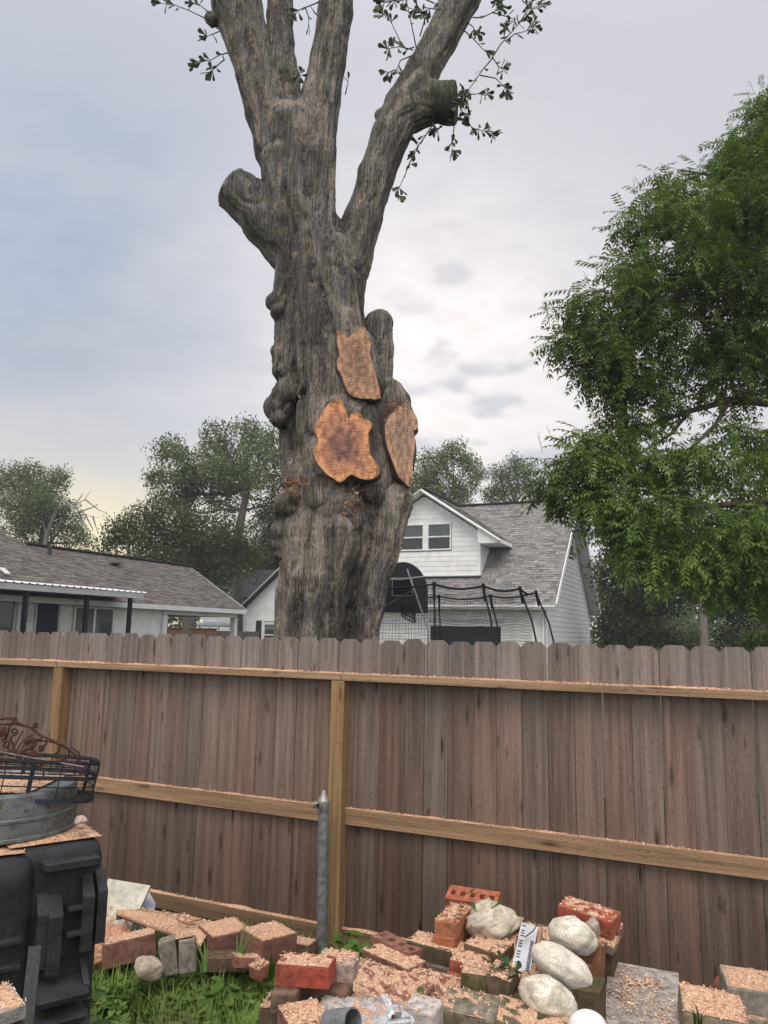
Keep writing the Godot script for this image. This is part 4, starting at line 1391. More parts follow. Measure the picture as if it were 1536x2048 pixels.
func left_house() -> void:
	var t := thing("ranch_house", "long low white house with a brown shingle roof and a porch on black posts", "house", lot_x(-16.8, 0, 24.0, 90))
	var sl := 0.607
	var ev := 2.6
	var x0 := -15.0
	var flat := func(v): return func(_y): return v
	bx("wall", t, Vector3((x0 - 4.0) * 0.5, 1.25, -2.3), Vector3(-4.0 - x0, 2.5, 4.55), Color(0.55, 0.55, 0.54))
	lap_wall(t, Transform3D(), 0.1, 2.5, 0.20, flat.call(x0), flat.call(-4.0), [Rect2(-7.75, 0.85, 1.65, 1.64), Rect2(-9.05, 0.0, 0.84, 2.56), Rect2(-13.2, 0.6, 3.62, 2.05)], true, Color(0.74, 0.755, 0.725))
	window(t, Transform3D(Basis(), Vector3(-6.93, 0.9, 0)), 1.55, 1.54, false, 2, Color(0.34, 0.42, 0.37))
	window(t, Transform3D(Basis(), Vector3(-11.4, 0.65, 0)), 3.5, 1.95, false, 3, Color(0.22, 0.26, 0.25), Color(0.5, 0.52, 0.5))
	var door := bx("door", t, Vector3(-8.63, 1.28, 0.0), Vector3(0.72, 2.4, 0.06), Color(0.02, 0.025, 0.05))
	bx("door_glass", door, Vector3(-0.03, 0.12, 0.034), Vector3(0.48, 1.95, 0.012), Color.WHITE, "pane")
	bx("door_blind", door, Vector3(-0.03, 0.12, 0.0305), Vector3(0.47, 1.94, 0.004), Color(0.62, 0.30, 0.20))
	bx("door_handle", door, Vector3(0.29, -0.2, 0.05), Vector3(0.03, 0.12, 0.05), Color(0.05, 0.05, 0.05))
	for s in [-9.02, -8.23]:
		bx("door_trim", t, Vector3(s, 1.28, 0.02), Vector3(0.07, 2.5, 0.05), Color(0.5, 0.5, 0.48))
	var lan := bx("wall_lantern", t, Vector3(-9.32, 2.12, 0.10), Vector3(0.13, 0.34, 0.13), Color(0.55, 0.56, 0.52), "paint")
	for s in [[-1, -1], [1, -1], [-1, 1], [1, 1]]:
		bx("lantern_bar", lan, Vector3(s[0] * 0.07, 0, s[1] * 0.07), Vector3(0.02, 0.38, 0.02), Color(0.02, 0.02, 0.02))
	bx("lantern_cap", lan, Vector3(0, 0.2, 0), Vector3(0.18, 0.04, 0.18), Color(0.02, 0.02, 0.02))
	# carport at the far end: header and columns
	bx("header_beam", t, Vector3(-1.97, 2.44, 0.03), Vector3(4.1, 0.24, 0.14), Color(0.72, 0.73, 0.71))
	bx("header_beam", t, Vector3(-1.97, 2.44, -4.7), Vector3(4.1, 0.24, 0.14), Color(0.72, 0.73, 0.71))
	bx("header_beam", t, Vector3(0.0, 2.44, -2.3), Vector3(0.14, 0.23, 4.5), Color(0.72, 0.73, 0.71))
	for s in [[-0.03, 0.03], [-0.03, -4.7], [-3.95, 0.025]]:
		var col := bx("column", t, Vector3(s[0], 1.15, s[1]), Vector3(0.20, 2.3, 0.20), Color(0.72, 0.73, 0.71), "paint", 0.01)
		bx("column_capital", col, Vector3(0, 1.08, 0), Vector3(0.27, 0.08, 0.27), Color(0.74, 0.75, 0.73), "paint", 0.01)
	bx("carport_ceiling", t, Vector3(-2.0, 2.57, -2.3), Vector3(4.0, 0.02, 4.6), Color(0.6, 0.6, 0.58))
	# roof
	var al := atan(sl)
	var len_ := 2.75 / cos(al)
	var lo := Color(0.098, 0.087, 0.079)
	var hi := Color(0.215, 0.194, 0.178)
	var x := Transform3D(Basis(Vector3.RIGHT, Vector3(0, sin(al), -cos(al)), Vector3(0, cos(al), sin(al))), Vector3(x0 - 1.0, ev + 0.02, 0.35))
	var wd := 0.25 - (x0 - 1.0)
	var k := 7.54 + x0 - 1.0 + (x0 - 1.0) * 0.0
	var xk := -7.54 - (x0 - 1.0)     # where the low ridge meets the taller roof
	var tall := len_ + 3.2
	var poly := PackedVector2Array([Vector2(0, -0.1), Vector2(wd, -0.1), Vector2(wd, len_), Vector2(xk, len_), Vector2(xk - 1.3, tall), Vector2(0, tall)])
	var pts := []
	for q in poly:
		pts.append(x * Vector3(q.x, maxf(q.y, 0.0), -0.005))
	slab("roof_deck", t, pts, -x.basis.z * 0.12, Color(0.5, 0.5, 0.48))
	shingles(t, x, wd, tall, lo, hi, poly)
	var xb := Transform3D(Basis(Vector3.LEFT, Vector3(0, sin(al), cos(al)), Vector3(0, cos(al), -sin(al))), Vector3(0.25, ev + 0.02, -5.15))
	slab("roof_deck", t, [xb * Vector3(0, 0, 0), xb * Vector3(8.0, 0, 0), xb * Vector3(8.0, len_, 0), xb * Vector3(0, len_, 0)], -xb.basis.z * 0.12, Color(0.2, 0.17, 0.15))
	bx("ridge_cap", t, Vector3(-3.6, 4.31, -2.4), Vector3(7.8, 0.05, 0.26), Color(0.05, 0.045, 0.045), "shingle", 0.01)
	bx("fascia_board", t, Vector3((x0 + 0.25) * 0.5, ev - 0.07, 0.365), Vector3(0.25 - x0, 0.15, 0.03), Color(0.70, 0.71, 0.69))
	beam("rake_board", t, Vector3(0.27, ev - 0.06, 0.36), Vector3(0.27, ev + sl * 2.75 - 0.06, -2.4), 0.03, 0.15, Color(0.70, 0.71, 0.69))
	beam("rake_board", t, Vector3(0.27, ev - 0.06, -5.16), Vector3(0.27, ev + sl * 2.75 - 0.06, -2.4), 0.03, 0.15, Color(0.70, 0.71, 0.69))
	var gm := MB.new()
	gm.tri(Vector3(0.05, ev, 0.2), Vector3(0.05, ev, -5.0), Vector3(0.05, 4.2, -2.4), Color(0.7, 0.7, 0.68))
	gm.tri(Vector3(0.0, ev, -5.0), Vector3(0.0, ev, 0.2), Vector3(0.0, 4.2, -2.4), Color(0.7, 0.7, 0.68))
	put("gable_wall", gm.mesh(M.paint), t)
	bx("soffit", t, Vector3((x0 + 0.2) * 0.5, ev - 0.12, 0.18), Vector3(0.2 - x0, 0.02, 0.34), Color(0.66, 0.67, 0.65))
	# vents
	rod("vent_pipe", t, [Vector3(-6.95, 3.85, -1.95), Vector3(-6.95, 4.28, -1.95)], 0.06, Color(0.05, 0.045, 0.05), "plain", 10)
	var vent := bx("roof_vent", t, Vector3(-4.43, 3.98, -1.78), Vector3(0.42, 0.10, 0.36), Color(0.20, 0.17, 0.155), "shingle", 0.01, Basis(Vector3.RIGHT, -al + 0.35))
	bx("vent_base", vent, Vector3(0, -0.07, 0), Vector3(0.30, 0.10, 0.28), Color(0.16, 0.13, 0.12), "shingle")
	bx("skylight", t, Vector3(-9.62, 3.27, -0.55), Vector3(0.16, 0.05, 0.3), Color(0.6, 0.6, 0.58), "paint", 0.01, Basis(Vector3.RIGHT, al))
	bx("chimney", t, Vector3(-11.85, 4.5, -3.2), Vector3(0.55, 2.3, 0.7), Color(0.075, 0.05, 0.045), "masonry", 0.02)
	# porch roof of ribbed metal on black posts
	var mb := MB.new()
	var u := x0 - 0.5
	while u < -6.50:
		var pr := [Vector2(0, 0), Vector2(0.15, 0), Vector2(0.175, 0.028), Vector2(0.205, 0.028), Vector2(0.23, 0)]
		for j in 4:
			var a := Vector3(u + pr[j].x, 3.0 + pr[j].y, -0.35); var b := Vector3(u + pr[j + 1].x, 3.0 + pr[j + 1].y, -0.35)
			var c := Vector3(u + pr[j].x, 2.865 + pr[j].y, 1.38); var d := Vector3(u + pr[j + 1].x, 2.865 + pr[j + 1].y, 1.38)
			mb.quad(c, d, b, a, Color(0.72, 0.72, 0.76))
		u += 0.23
	put("porch_roof", mb.mesh(M.paint), t)
	bx("porch_fascia", t, Vector3((x0 - 6.45) * 0.5, 2.775, 1.33), Vector3(-6.45 - x0, 0.15, 0.05), Color(0.50, 0.52, 0.49))
	bx("porch_beam", t, Vector3((x0 - 6.45) * 0.5, 2.74, 0.5), Vector3(-6.45 - x0, 0.03, 1.6), Color(0.45, 0.46, 0.44))
	for s in [-10.45, -8.5, -6.87]:
		bx("porch_post", t, Vector3(s, 1.35, 1.25), Vector3(0.10, 2.7, 0.10), Color(0.012, 0.013, 0.018), "paint", 0.005)
	bx("security_light", t, Vector3(-8.0, 2.56, 0.30), Vector3(0.22, 0.12, 0.16), Color(0.4, 0.4, 0.39), "paint", 0.03)

func far_house() -> void:
	var t := thing("small_house", "small white house with a dark gabled roof, half hidden behind the oak trunk", "house", lot_x(-21.9, 0, 31.85))
	# front gable wing: its left rake runs from (0.08, 2.92) up to the right
	var sl := 0.866
	var flat := func(v): return func(_y): return v
	var wall := Color(0.80, 0.82, 0.81)
	lap_wall(t, Transform3D(), 0.0, 5.75, 0.13, func(y): return maxf(0.35, (y - 2.75) / sl), func(y): return minf(6.6, 6.95 - (y - 2.75) / sl), [Rect2(1.36, 1.1, 0.95, 1.14)], false, wall)
	bx("wall", t, Vector3(3.47, 1.4, -3.0), Vector3(6.2, 2.8, 5.96), Color(0.6, 0.6, 0.6))
	window(t, Transform3D(Basis(), Vector3(1.83, 1.12, 0)), 0.92, 1.1, true, 1, Color(0.10, 0.14, 0.14))
	for s in [1.08, 2.6]:
		bx("shutter", t, Vector3(s, 1.7, 0.03), Vector3(0.30, 1.3, 0.04), Color(0.03, 0.03, 0.035))
	var dark := Color(0.075, 0.07, 0.075)
	var hi2 := Color(0.125, 0.12, 0.125)
	for s in [0, 1]:
		var e := Vector3(-0.05 if s == 0 else 7.0, 2.78, 0.35)
		var a := Vector3(3.475, 2.78 + 3.525 * sl, 0.35)
		var back := Vector3(0, 0, -6.6)
		slab("wing_roof", t, [e, a, a + back, e + back] if s == 1 else [e + back, a + back, a, e], Vector3(0, -0.1, 0), dark, "shingle")
		beam("rake_board", t, e + Vector3(0, -0.02, 0.02), a + Vector3(0, -0.02, 0.02), 0.16, 0.03, wall)
	# main block behind, its slope facing front
	bx("wall", t, Vector3(2.5, 1.7, -5.0), Vector3(9.3, 3.4, 4.4), Color(0.80, 0.82, 0.81))
	lap_wall(t, Transform3D(Basis(), Vector3(0, 0, -2.79)), 0.0, 3.4, 0.13, flat.call(-2.15), flat.call(0.4), [], false, wall)
	bx("low_wall", t, Vector3(-3.3, 1.35, -4.2), Vector3(2.3, 2.7, 2.6), Color(0.80, 0.82, 0.81))
	lap_wall(t, Transform3D(Basis(), Vector3(0, 0, -2.89)), 0.0, 2.7, 0.13, flat.call(-4.45), flat.call(-2.15), [], false, wall)
	var p := [Vector3(-2.45, 3.57, -2.26), Vector3(7.4, 3.57, -2.26), Vector3(7.4, 5.27, -5.0), Vector3(-2.45, 5.27, -5.0)]
	slab("main_roof", t, p, Vector3(0, -0.1, 0), dark, "shingle")
	var ln := Vector2(1.7, 2.74).length()
	var x := Transform3D(Basis(Vector3.RIGHT, Vector3(0, 1.7, -2.74) / ln, Vector3(0, 2.74, 1.7) / ln), Vector3(-2.45, 3.575, -2.26))
	shingles(t, x, 9.85, ln, dark, hi2, PackedVector2Array(), 0.2)
	slab("main_roof", t, [Vector3(-2.45, 5.27, -5.0), Vector3(7.4, 5.27, -5.0), Vector3(7.4, 3.57, -7.74), Vector3(-2.45, 3.57, -7.74)], Vector3(0, -0.1, 0), dark, "shingle")
	var ge := MB.new()
	ge.tri(Vector3(-2.16, 3.4, -2.9), Vector3(-2.16, 5.1, -5.0), Vector3(-2.16, 3.4, -7.2), wall)
	put("gable_wall", ge.mesh(M.paint), t)

# ---- trampoline with its netted enclosure and small hoop
func build_trampoline() -> void:
	var c := Vector3(0.72, 0, -12.55)
	var t := thing("trampoline", "round trampoline with a black net enclosure, bent poles and a small basketball hoop", "trampoline", Transform3D(Basis(), c))
	var rr := 1.72
	var blk := Color(0.022, 0.022, 0.025)
	var hts := []
	var ring := []
	for k in 49:
		var g := TAU * k / 48.0
		ring.append(Vector3(cos(g) * rr, 0.9, sin(g) * rr))
	rod("frame_ring", t, ring, 0.03, Color(0.12, 0.12, 0.13), "zinc")
	var mat_ := MB.new()
	mat_.lathe([Vector2(rr - 0.02, 0.86), Vector2(rr - 0.01, 0.93), Vector2(rr - 0.30, 0.92), Vector2(0.0, 0.90)], 40, blk)
	put("jump_mat", mat_.mesh(M.plain), t)
	var angs := [0.14, 0.72, 1.15, 1.57, 2.45, 3.3, 4.1, 4.9, 5.48]
	var tops := []
	for g in angs:
		var d := Vector3(cos(g), 0, sin(g))
		var pts := [d * (rr + 0.36) + Vector3(0, 0.05, 0), d * (rr + 0.40) + Vector3(0, 0.9, 0), d * (rr + 0.36) + Vector3(0, 1.45, 0), d * (rr + 0.22) + Vector3(0, 2.05, 0), d * (rr + 0.02) + Vector3(0, 2.53, 0)]
		tops.append(pts[4])
		rod("pole", t, pts, 0.014, blk, "plain", 8)
		var sl := MB.new()
		sl.tube([pts[1] + (pts[2] - pts[1]) * 0.55, pts[2] + (pts[3] - pts[2]) * 0.25], [0.020], 8, Color(0.012, 0.012, 0.012))
		put("pole_sleeve", sl.mesh(M.plain), t)
		sl = MB.new()
		sl.tube([pts[4] + Vector3(0, 0.03, 0), pts[4] + Vector3(0, -0.22, 0) + d * 0.05], [0.026, 0.018], 8, Color(0.01, 0.01, 0.012))
		put("pole_cap", sl.mesh(M.plain), t)
	# the hem sags between the poles; the net hangs from it
	var hem := []
	var sag := []
	for j in tops.size():
		var a: Vector3 = tops[j]
		var b: Vector3 = tops[(j + 1) % tops.size()]
		for k in 8:
			var f := k / 8.0
			var p := a.lerp(b, f)
			p.y -= 0.055 * sin(f * PI)
			hem.append(p)
	hem.append(hem[0])
	rod("net_hem", t, hem, 0.017, blk, "plain", 6)
	var net := MB.new()
	var n := hem.size() - 1
	var low := func(p: Vector3, f: float) -> Vector3:
		var h := Vector2(p.x, p.z)
		var q := h.normalized() * lerpf(h.length(), rr - 0.05, smoothstep(0.0, 0.5, f))
		return Vector3(q.x, lerpf(p.y, 0.93, f), q.y)
	for k in n:   # mesh of thin cords
		for s in 4:
			var p: Vector3 = (hem[k] as Vector3).lerp(hem[k + 1], s / 4.0)
			for j in 6:
				var a: Vector3 = low.call(p, j / 6.0)
				var b: Vector3 = low.call(p, (j + 1) / 6.0)
				var side := Vector3.UP.cross(p).normalized() * 0.0019
				net.quad(a - side, a + side, b + side, b - side, blk)
		for j in range(1, 34):
			var a: Vector3 = low.call(hem[k], j / 34.0)
			var b: Vector3 = low.call(hem[k + 1], j / 34.0)
			net.quad(a, b, b + Vector3(0, 0.0038, 0), a + Vector3(0, 0.0038, 0), blk)
	kind(put("net", net.mesh(M.net), t), "stuff")
	# hoop: arched black board on two light struts
	var hx := at(806, 1222, 11.2) - c
	var board := MB.new()
	var prof := []
	for k in 17:
		var g := PI * k / 16.0
		prof.append(Vector3(cos(g) * 0.36, 0.26 + sin(g) * 0.46, 0.0))
	var outline := [Vector3(-0.36, -0.02, 0), Vector3(0.36, -0.02, 0)] + prof
	var hb := Basis(Vector3.RIGHT, deg_to_rad(-6.0))
	var pts3 := []
	for p in outline:
		pts3.append(hx + hb * p)
	var hoard := slab("hoop_board", t, pts3, hb * Vector3(0, 0, -0.03), Color(0.035, 0.038, 0.042), "plain")
	var sq := [Vector3(-0.16, 0.22, 0.012), Vector3(0.13, 0.22, 0.012), Vector3(0.13, 0.48, 0.012), Vector3(-0.16, 0.48, 0.012), Vector3(-0.16, 0.22, 0.012)]
	var fr := []
	for p in sq:
		fr.append(hx + hb * p)
	for k in 4:
		rod("target_square", hoard, [fr[k], fr[k + 1]], 0.006, Color(0.28, 0.29, 0.3), "plain", 6)
	var sq2 := MB.new()
	sq2.box(Transform3D(hb, hx + hb * Vector3(-0.015, 0.35, 0.004)), Vector3(0.27, 0.24, 0.008), Color(0.012, 0.014, 0.022))
	put("target_panel", sq2.mesh(M.plain), hoard)
	var lt := Color(0.42, 0.42, 0.41)
	rod("strut", t, [at(814, 1138, 11.1) - c, at(856, 1258, 10.95) - c, at(857, 1300, 10.95) - c], 0.013, lt)
	rod("strut", t, [at(778, 1138, 11.1) - c, at(757, 1222, 11.0) - c, at(745, 1300, 11.0) - c], 0.013, lt)
	rod("crossbar", t, [at(758, 1157, 11.08) - c, at(800, 1159, 11.08) - c, at(850, 1153, 11.08) - c], 0.012, Color(0.36, 0.37, 0.33))
	rod("brace", t, [at(762, 1218, 11.05) - c, at(822, 1182, 11.05) - c], 0.011, Color(0.10, 0.10, 0.09))
	var rim_c := at(817, 1226, 10.85) - c
	var rim := []
	var rim2 := []
	for k in 25:
		var g := TAU * k / 24.0
		rim.append(rim_c + Vector3(cos(g) * 0.115, 0.10 + 0.02 * sin(g), sin(g) * 0.115))
		rim2.append(rim_c + Vector3(cos(g) * 0.10, -0.07 + 0.055 * cos(g + 2.5), sin(g) * 0.10))
	var hp := rod("hoop_rim", t, rim, 0.008, blk)
	rod("hoop_net_hem", hp, rim2, 0.008, blk)
	var hn := MB.new()
	for k in 24:
		for s in [-3, 3]:
			var a: Vector3 = rim[k]
			var b: Vector3 = rim2[posmod(k + s, 24)]
			hn.quad(a - Vector3(0.003, 0, 0), a + Vector3(0.003, 0, 0), b + Vector3(0.003, 0, 0), b - Vector3(0.003, 0, 0), blk)
	put("hoop_net", hn.mesh(M.net), hp)

# ---- trees
func clump_mesh(n: int, size: float, sd: int) -> ArrayMesh:
	var mb := MB.new()
	R.seed = sd
	for k in n:
		var c := rdir() * pow(R.randf(), 0.45) * 0.5
		c.y *= 0.75
		var d := (c.normalized() * 0.6 + rdir()).normalized()
		var s := d.cross(rdir()).normalized()
		var l := size * rf(0.7, 1.3)
		var w := l * rf(0.42, 0.6)
		var nn := s.cross(d)
		var tone := rf(0.75, 1.25)
		var col := Color(tone, tone, tone)
		var t0 := mb.vert(c - d * l * 0.5, nn, Vector2(), col)
		mb.vert(c + s * w * 0.5 + nn * w * 0.12, (nn + s * 0.5).normalized(), Vector2(), col)
		mb.vert(c + d * l * 0.5, nn, Vector2(), col)
		mb.vert(c - s * w * 0.5 + nn * w * 0.12, (nn - s * 0.5).normalized(), Vector2(), col)
		mb.face(t0, t0 + 1, t0 + 2); mb.face(t0, t0 + 2, t0 + 3)
	return mb.mesh(M.far_leaf)
var clumps := []
# blobs: [px, py, radius in px, depth offset]; trunk: pixel points
func far_tree(called: String, label: String, blobs: Array, depth: float, trunk: Array, r0: float, lo: Color, hi: Color, dens := 1.0, group := "trees behind the houses", scale_ := 1.0, bark_col := Color(0.16, 0.145, 0.13)) -> Node3D:
	var base := at(trunk[0][0], trunk[0][1], depth)
	base.y = 0.0
	var t := thing(called, label, "tree", Transform3D(Basis(), base), group)
	var tr := []
	var rr := []
	for k in trunk.size():
		var p := at(trunk[k][0], trunk[k][1], depth + (trunk[k][2] if trunk[k].size() > 2 else 0.0)) - base
		if k == 0:
			p = Vector3.ZERO
		tr.append(p)
		rr.append(r0 * lerpf(1.0, 0.45, float(k) / maxf(1.0, trunk.size() - 1)))
	var mb := MB.new()
	mb.tube(tr, rr, 9, bark_col)
	put("trunk", mb.mesh(M.bark), t)
	var xs := []
	var cs := []
	for b in blobs:
		var c := at(b[0], b[1], depth + b[3]) - base
		var rad: float = b[2] * mpp(b[0], b[1], depth + b[3])
		# a limb to the clump's middle and a few twigs
		var from: Vector3 = tr[-1]
		var bd := 1e9
		for k in range(1, tr.size()):
			if (tr[k] as Vector3).distance_to(c) < bd and (tr[k] as Vector3).y < c.y + 0.5:
				bd = (tr[k] as Vector3).distance_to(c); from = tr[k]
		bd = minf(bd, from.distance_to(c))
		var mid := from.lerp(c, 0.5) + rdir() * bd * 0.10 + Vector3(0, -0.06 * bd, 0)
		mb = MB.new()
		mb.tube([from, from.lerp(mid, 0.5) + rdir() * bd * 0.04, mid, c], [r0 * 0.30, r0 * 0.22, r0 * 0.15, r0 * 0.07], 6, bark_col * 0.9)
		for k in 5:
			var e := c + rdir() * rad * 0.85
			mb.tube([c.lerp(mid, rf(0, 0.5)), c.lerp(e, 0.5) + rdir() * rad * 0.1, e], [r0 * 0.12, r0 * 0.07, r0 * 0.03], 4, bark_col * 0.85, false)
		put("limb", mb.mesh(M.bark), t)
		var n := int(rad * rad * 46.0 * dens / (scale_ * scale_)) + 8
		var v := rf(0.85, 1.15)
		for k in n:
			var d := rdir()
			var p := c + Vector3(d.x, d.y * 0.85, d.z) * rad * pow(R.randf(), 0.38)
			if lump.get_noise_3d(p.x * 3.0, p.y * 3.0, p.z * 3.0) > 0.26:
				continue
			var s := rf(0.75, 1.25) * scale_
			xs.append(Transform3D(Basis.from_euler(Vector3(rf(0, TAU), rf(0, TAU), rf(0, TAU))).scaled(Vector3.ONE * s), p))
			cs.append(lo.lerp(hi, R.randf()) * v * rf(0.85, 1.15))
	scatter("crown", clumps[0], xs, cs, t)
	return t

func build_trees() -> void:
	clumps = [clump_mesh(34, 0.15, 301)]
	R.seed = 302
	var lo := Color(0.070, 0.098, 0.038)
	var hi := Color(0.145, 0.188, 0.066)
	far_tree("oak", "tall airy grey-green oak with a pale forked trunk behind the long low house", [
		[335, 900, 34, 0], [375, 935, 48, -1], [315, 955, 30, 1], [440, 878, 40, 0], [425, 920, 40, 2], [500, 868, 40, 0], [548, 885, 38, 1], [470, 935, 52, 0], [545, 945, 46, 0], [520, 905, 38, -1], [405, 955, 40, 0], [500, 960, 44, -2], [440, 940, 40, -2], [365, 975, 34, 0], [395, 985, 50, 1], [340, 1000, 36, 0], [455, 995, 44, 1], [545, 1010, 44, 1]],
		40.0, [[474, 1290], [476, 1130], [474, 1075], [486, 1020], [496, 975]], 0.34, lo * 1.1, hi * 1.15, 0.75, "", 1.0, Color(0.19, 0.175, 0.15))
	far_tree("oak", "dense dark oak whose rounded crown rises right above the long roof ridge", [
		[255, 1060, 40, 0], [300, 1040, 44, 0], [350, 1050, 52, 0], [405, 1060, 55, -1], [460, 1075, 48, 1], [300, 1095, 48, 0], [380, 1110, 55, 0], [440, 1130, 50, 0], [225, 1085, 26, 0], [490, 1120, 44, 2], [330, 1140, 44, 0]],
		36.0, [[380, 1290], [380, 1180], [372, 1110], [365, 1070]], 0.36, lo * 0.8, hi * 0.75, 1.15)
	far_tree("oak", "dark leafy tree standing between the small white house and the oak trunk", [
		[545, 1060, 50, 0], [590, 1040, 55, 0], [530, 1110, 46, 0], [580, 1120, 60, 0], [620, 1080, 50, 0], [545, 1150, 40, 0]],
		46.0, [[575, 1290], [575, 1180], [572, 1110]], 0.3, lo * 0.75, hi * 0.7, 1.2)
	far_tree("oak", "pale hazy tree at the far left rising over the chimney and the roof", [
		[15, 955, 38, 0], [55, 950, 34, 0], [98, 972, 34, 0], [124, 955, 20, -1], [25, 1010, 44, 0], [85, 1020, 46, 0], [130, 1030, 34, 0], [40, 1065, 44, 0], [110, 1075, 42, 0], [165, 1080, 22, 0], [60, 985, 40, -1], [90, 1000, 36, -2], [55, 1030, 44, -2], [-30, 990, 50, 0], [150, 1055, 24, 0]],
		50.0, [[80, 1290], [80, 1150], [84, 1090], [90, 1040]], 0.36, lo * 1.15, hi * 1.2, 0.8)
	# the dead limb
	var dt := thing("dead_limb_tree", "bare grey dead tree limb reaching right out of the pale hazy far left tree", "tree", Transform3D(Basis(), Vector3(at(84, 1290, 48).x, 0, -48)))
	var o := dt.position
	var mb := MB.new()
	mb.tube([Vector3.ZERO, at(84, 1130, 48) - o, at(92, 1070, 48) - o, at(112, 1020, 48) - o], [0.22, 0.16, 0.12, 0.09], 7, Color(0.25, 0.235, 0.21))
	put("trunk", mb.mesh(M.bark), dt)
	for q in [[[112, 1020], [135, 1008], [160, 1022], [185, 1032], [204, 1036]], [[135, 1008], [150, 1010], [170, 1000], [180, 980]], [[160, 1022], [165, 1045], [175, 1060], [188, 1072]], [[170, 1000], [185, 1008], [200, 1020], [212, 1026]], [[185, 1032], [192, 1050], [196, 1066]], [[160, 1022], [185, 1015], [198, 1008]], [[172, 1027], [180, 1045], [184, 1058]], [[150, 1010], [160, 995], [166, 985]], [[92, 1070], [84, 1040], [60, 1020]]]:
		mb = MB.new()
		var pts := []
		for p in q:
			pts.append(at(p[0] + rf(-2, 2), p[1] + rf(-2, 2), 48 + rf(-0.4, 0.4)) - o)
		mb.tube(pts, [0.05, 0.015] if pts.size() == 2 else [0.055, 0.038, 0.025, 0.015, 0.009].slice(0, pts.size()), 5, Color(0.30, 0.285, 0.26))
		put("branch", mb.mesh(M.bark), dt)
	far_tree("oak", "yellow-green round tree rising directly behind the dormer of the white house", [
		[868, 930, 36, 0], [905, 908, 32, 0], [938, 928, 26, 0], [880, 968, 38, 0], [925, 970, 32, 0], [845, 962, 30, 0], [958, 950, 16, 0], [850, 1000, 34, 0], [910, 1005, 36, 0], [815, 985, 26, 0]],
		52.0, [[895, 1290], [893, 1080], [890, 1010]], 0.32, lo * 1.3, hi * 1.45, 1.0)
	far_tree("oak", "smaller loose green tree behind the white house ridge, beside the overhanging branches", [
		[1000, 950, 24, 0], [1028, 930, 24, 0], [1052, 950, 28, 0], [1022, 978, 32, 0], [985, 985, 22, 0], [1068, 980, 28, 0], [1000, 1010, 30, 0], [1080, 1010, 30, 0]],
		54.0, [[1030, 1290], [1030, 1080], [1028, 1010]], 0.28, lo * 1.2, hi * 1.3, 0.85)
	var dk := Color(0.040, 0.058, 0.028)
	var dh := Color(0.080, 0.108, 0.048)
	far_tree("evergreen_tree", "dark bushy tree just right of the white gable wall, under the overhanging branches", [
		[1225, 1130, 44, 0], [1255, 1080, 50, 0], [1245, 1190, 52, 0], [1290, 1140, 56, 0], [1230, 1245, 34, 0], [1280, 1220, 54, 0], [1300, 1060, 50, 0], [1215, 1040, 34, 0], [1270, 1270, 40, 0]],
		30.0, [[1262, 1300], [1264, 1220], [1262, 1140]], 0.26, dk, dh, 1.2, "dark trees beyond the back fence", 0.85)
	far_tree("evergreen_tree", "dark tree with a pale slim trunk rising from behind the far fence", [
		[1345, 1090, 60, 0], [1390, 1150, 62, 0], [1340, 1190, 52, 1], [1430, 1100, 60, 0], [1440, 1190, 56, 1], [1380, 1050, 60, 0]],
		28.0, [[1410, 1300], [1406, 1240], [1400, 1170], [1392, 1110]], 0.17, dk, dh, 1.0, "dark trees beyond the back fence", 0.85, Color(0.25, 0.235, 0.205))
	far_tree("evergreen_tree", "dark tree filling the right edge of the picture above the far fence", [
		[1500, 1130, 70, 0], [1540, 1190, 70, 0], [1480, 1210, 52, 0], [1570, 1100, 70, 0], [1520, 1060, 70, 0], [1600, 1220, 60, 0]],
		29.0, [[1520, 1300], [1520, 1220], [1520, 1130]], 0.24, dk * 0.9, dh * 0.9, 1.2, "dark trees beyond the back fence", 0.85)
	far_tree("understory_shrub", "low dark undergrowth beneath the trees behind the right hand fence", [
		[1220, 1275, 26, 0], [1265, 1282, 28, 0], [1310, 1272, 30, 0], [1350, 1284, 28, 0], [1460, 1275, 32, 0], [1510, 1268, 36, 0], [1560, 1280, 40, 0], [1390, 1290, 24, 2]],
		33.0, [[1380, 1310], [1380, 1290]], 0.10, dk * 0.8, dh * 0.8, 1.3, "", 0.85)
	far_tree("shrub", "bright green shrub tips over the far fence at the right edge", [
		[1505, 1285, 16, 0], [1528, 1280, 20, 0], [1550, 1285, 22, 0], [1490, 1294, 9, 0]],
		14.0, [[1525, 1310], [1525, 1290]], 0.03, Color(0.09, 0.14, 0.04), Color(0.15, 0.22, 0.06), 3.0, "", 0.4)
	# a dim belt of woods closing the view between and beyond the houses
	var xs := []
	var cs := []
	for k in 5200:
		var u := rf(-95.0, 110.0)
		var z := -rf(66.0, 90.0)
		var top := 5.0 + 4.5 * (0.5 + lump.get_noise_2d(u * 0.12, 3.0)) + (z + 78.0) * -0.1
		xs.append(Transform3D(Basis.from_euler(Vector3(rf(0, TAU), rf(0, TAU), rf(0, TAU))).scaled(Vector3.ONE * rf(2.2, 3.6)), Vector3(u, top * pow(R.randf(), 0.6), z)))
		cs.append(lo.lerp(hi, R.randf()) * rf(0.8, 1.1))
	tag(scatter("woods", clumps[0], xs, cs, self), "far belt of mixed woods behind all the houses", "woods")

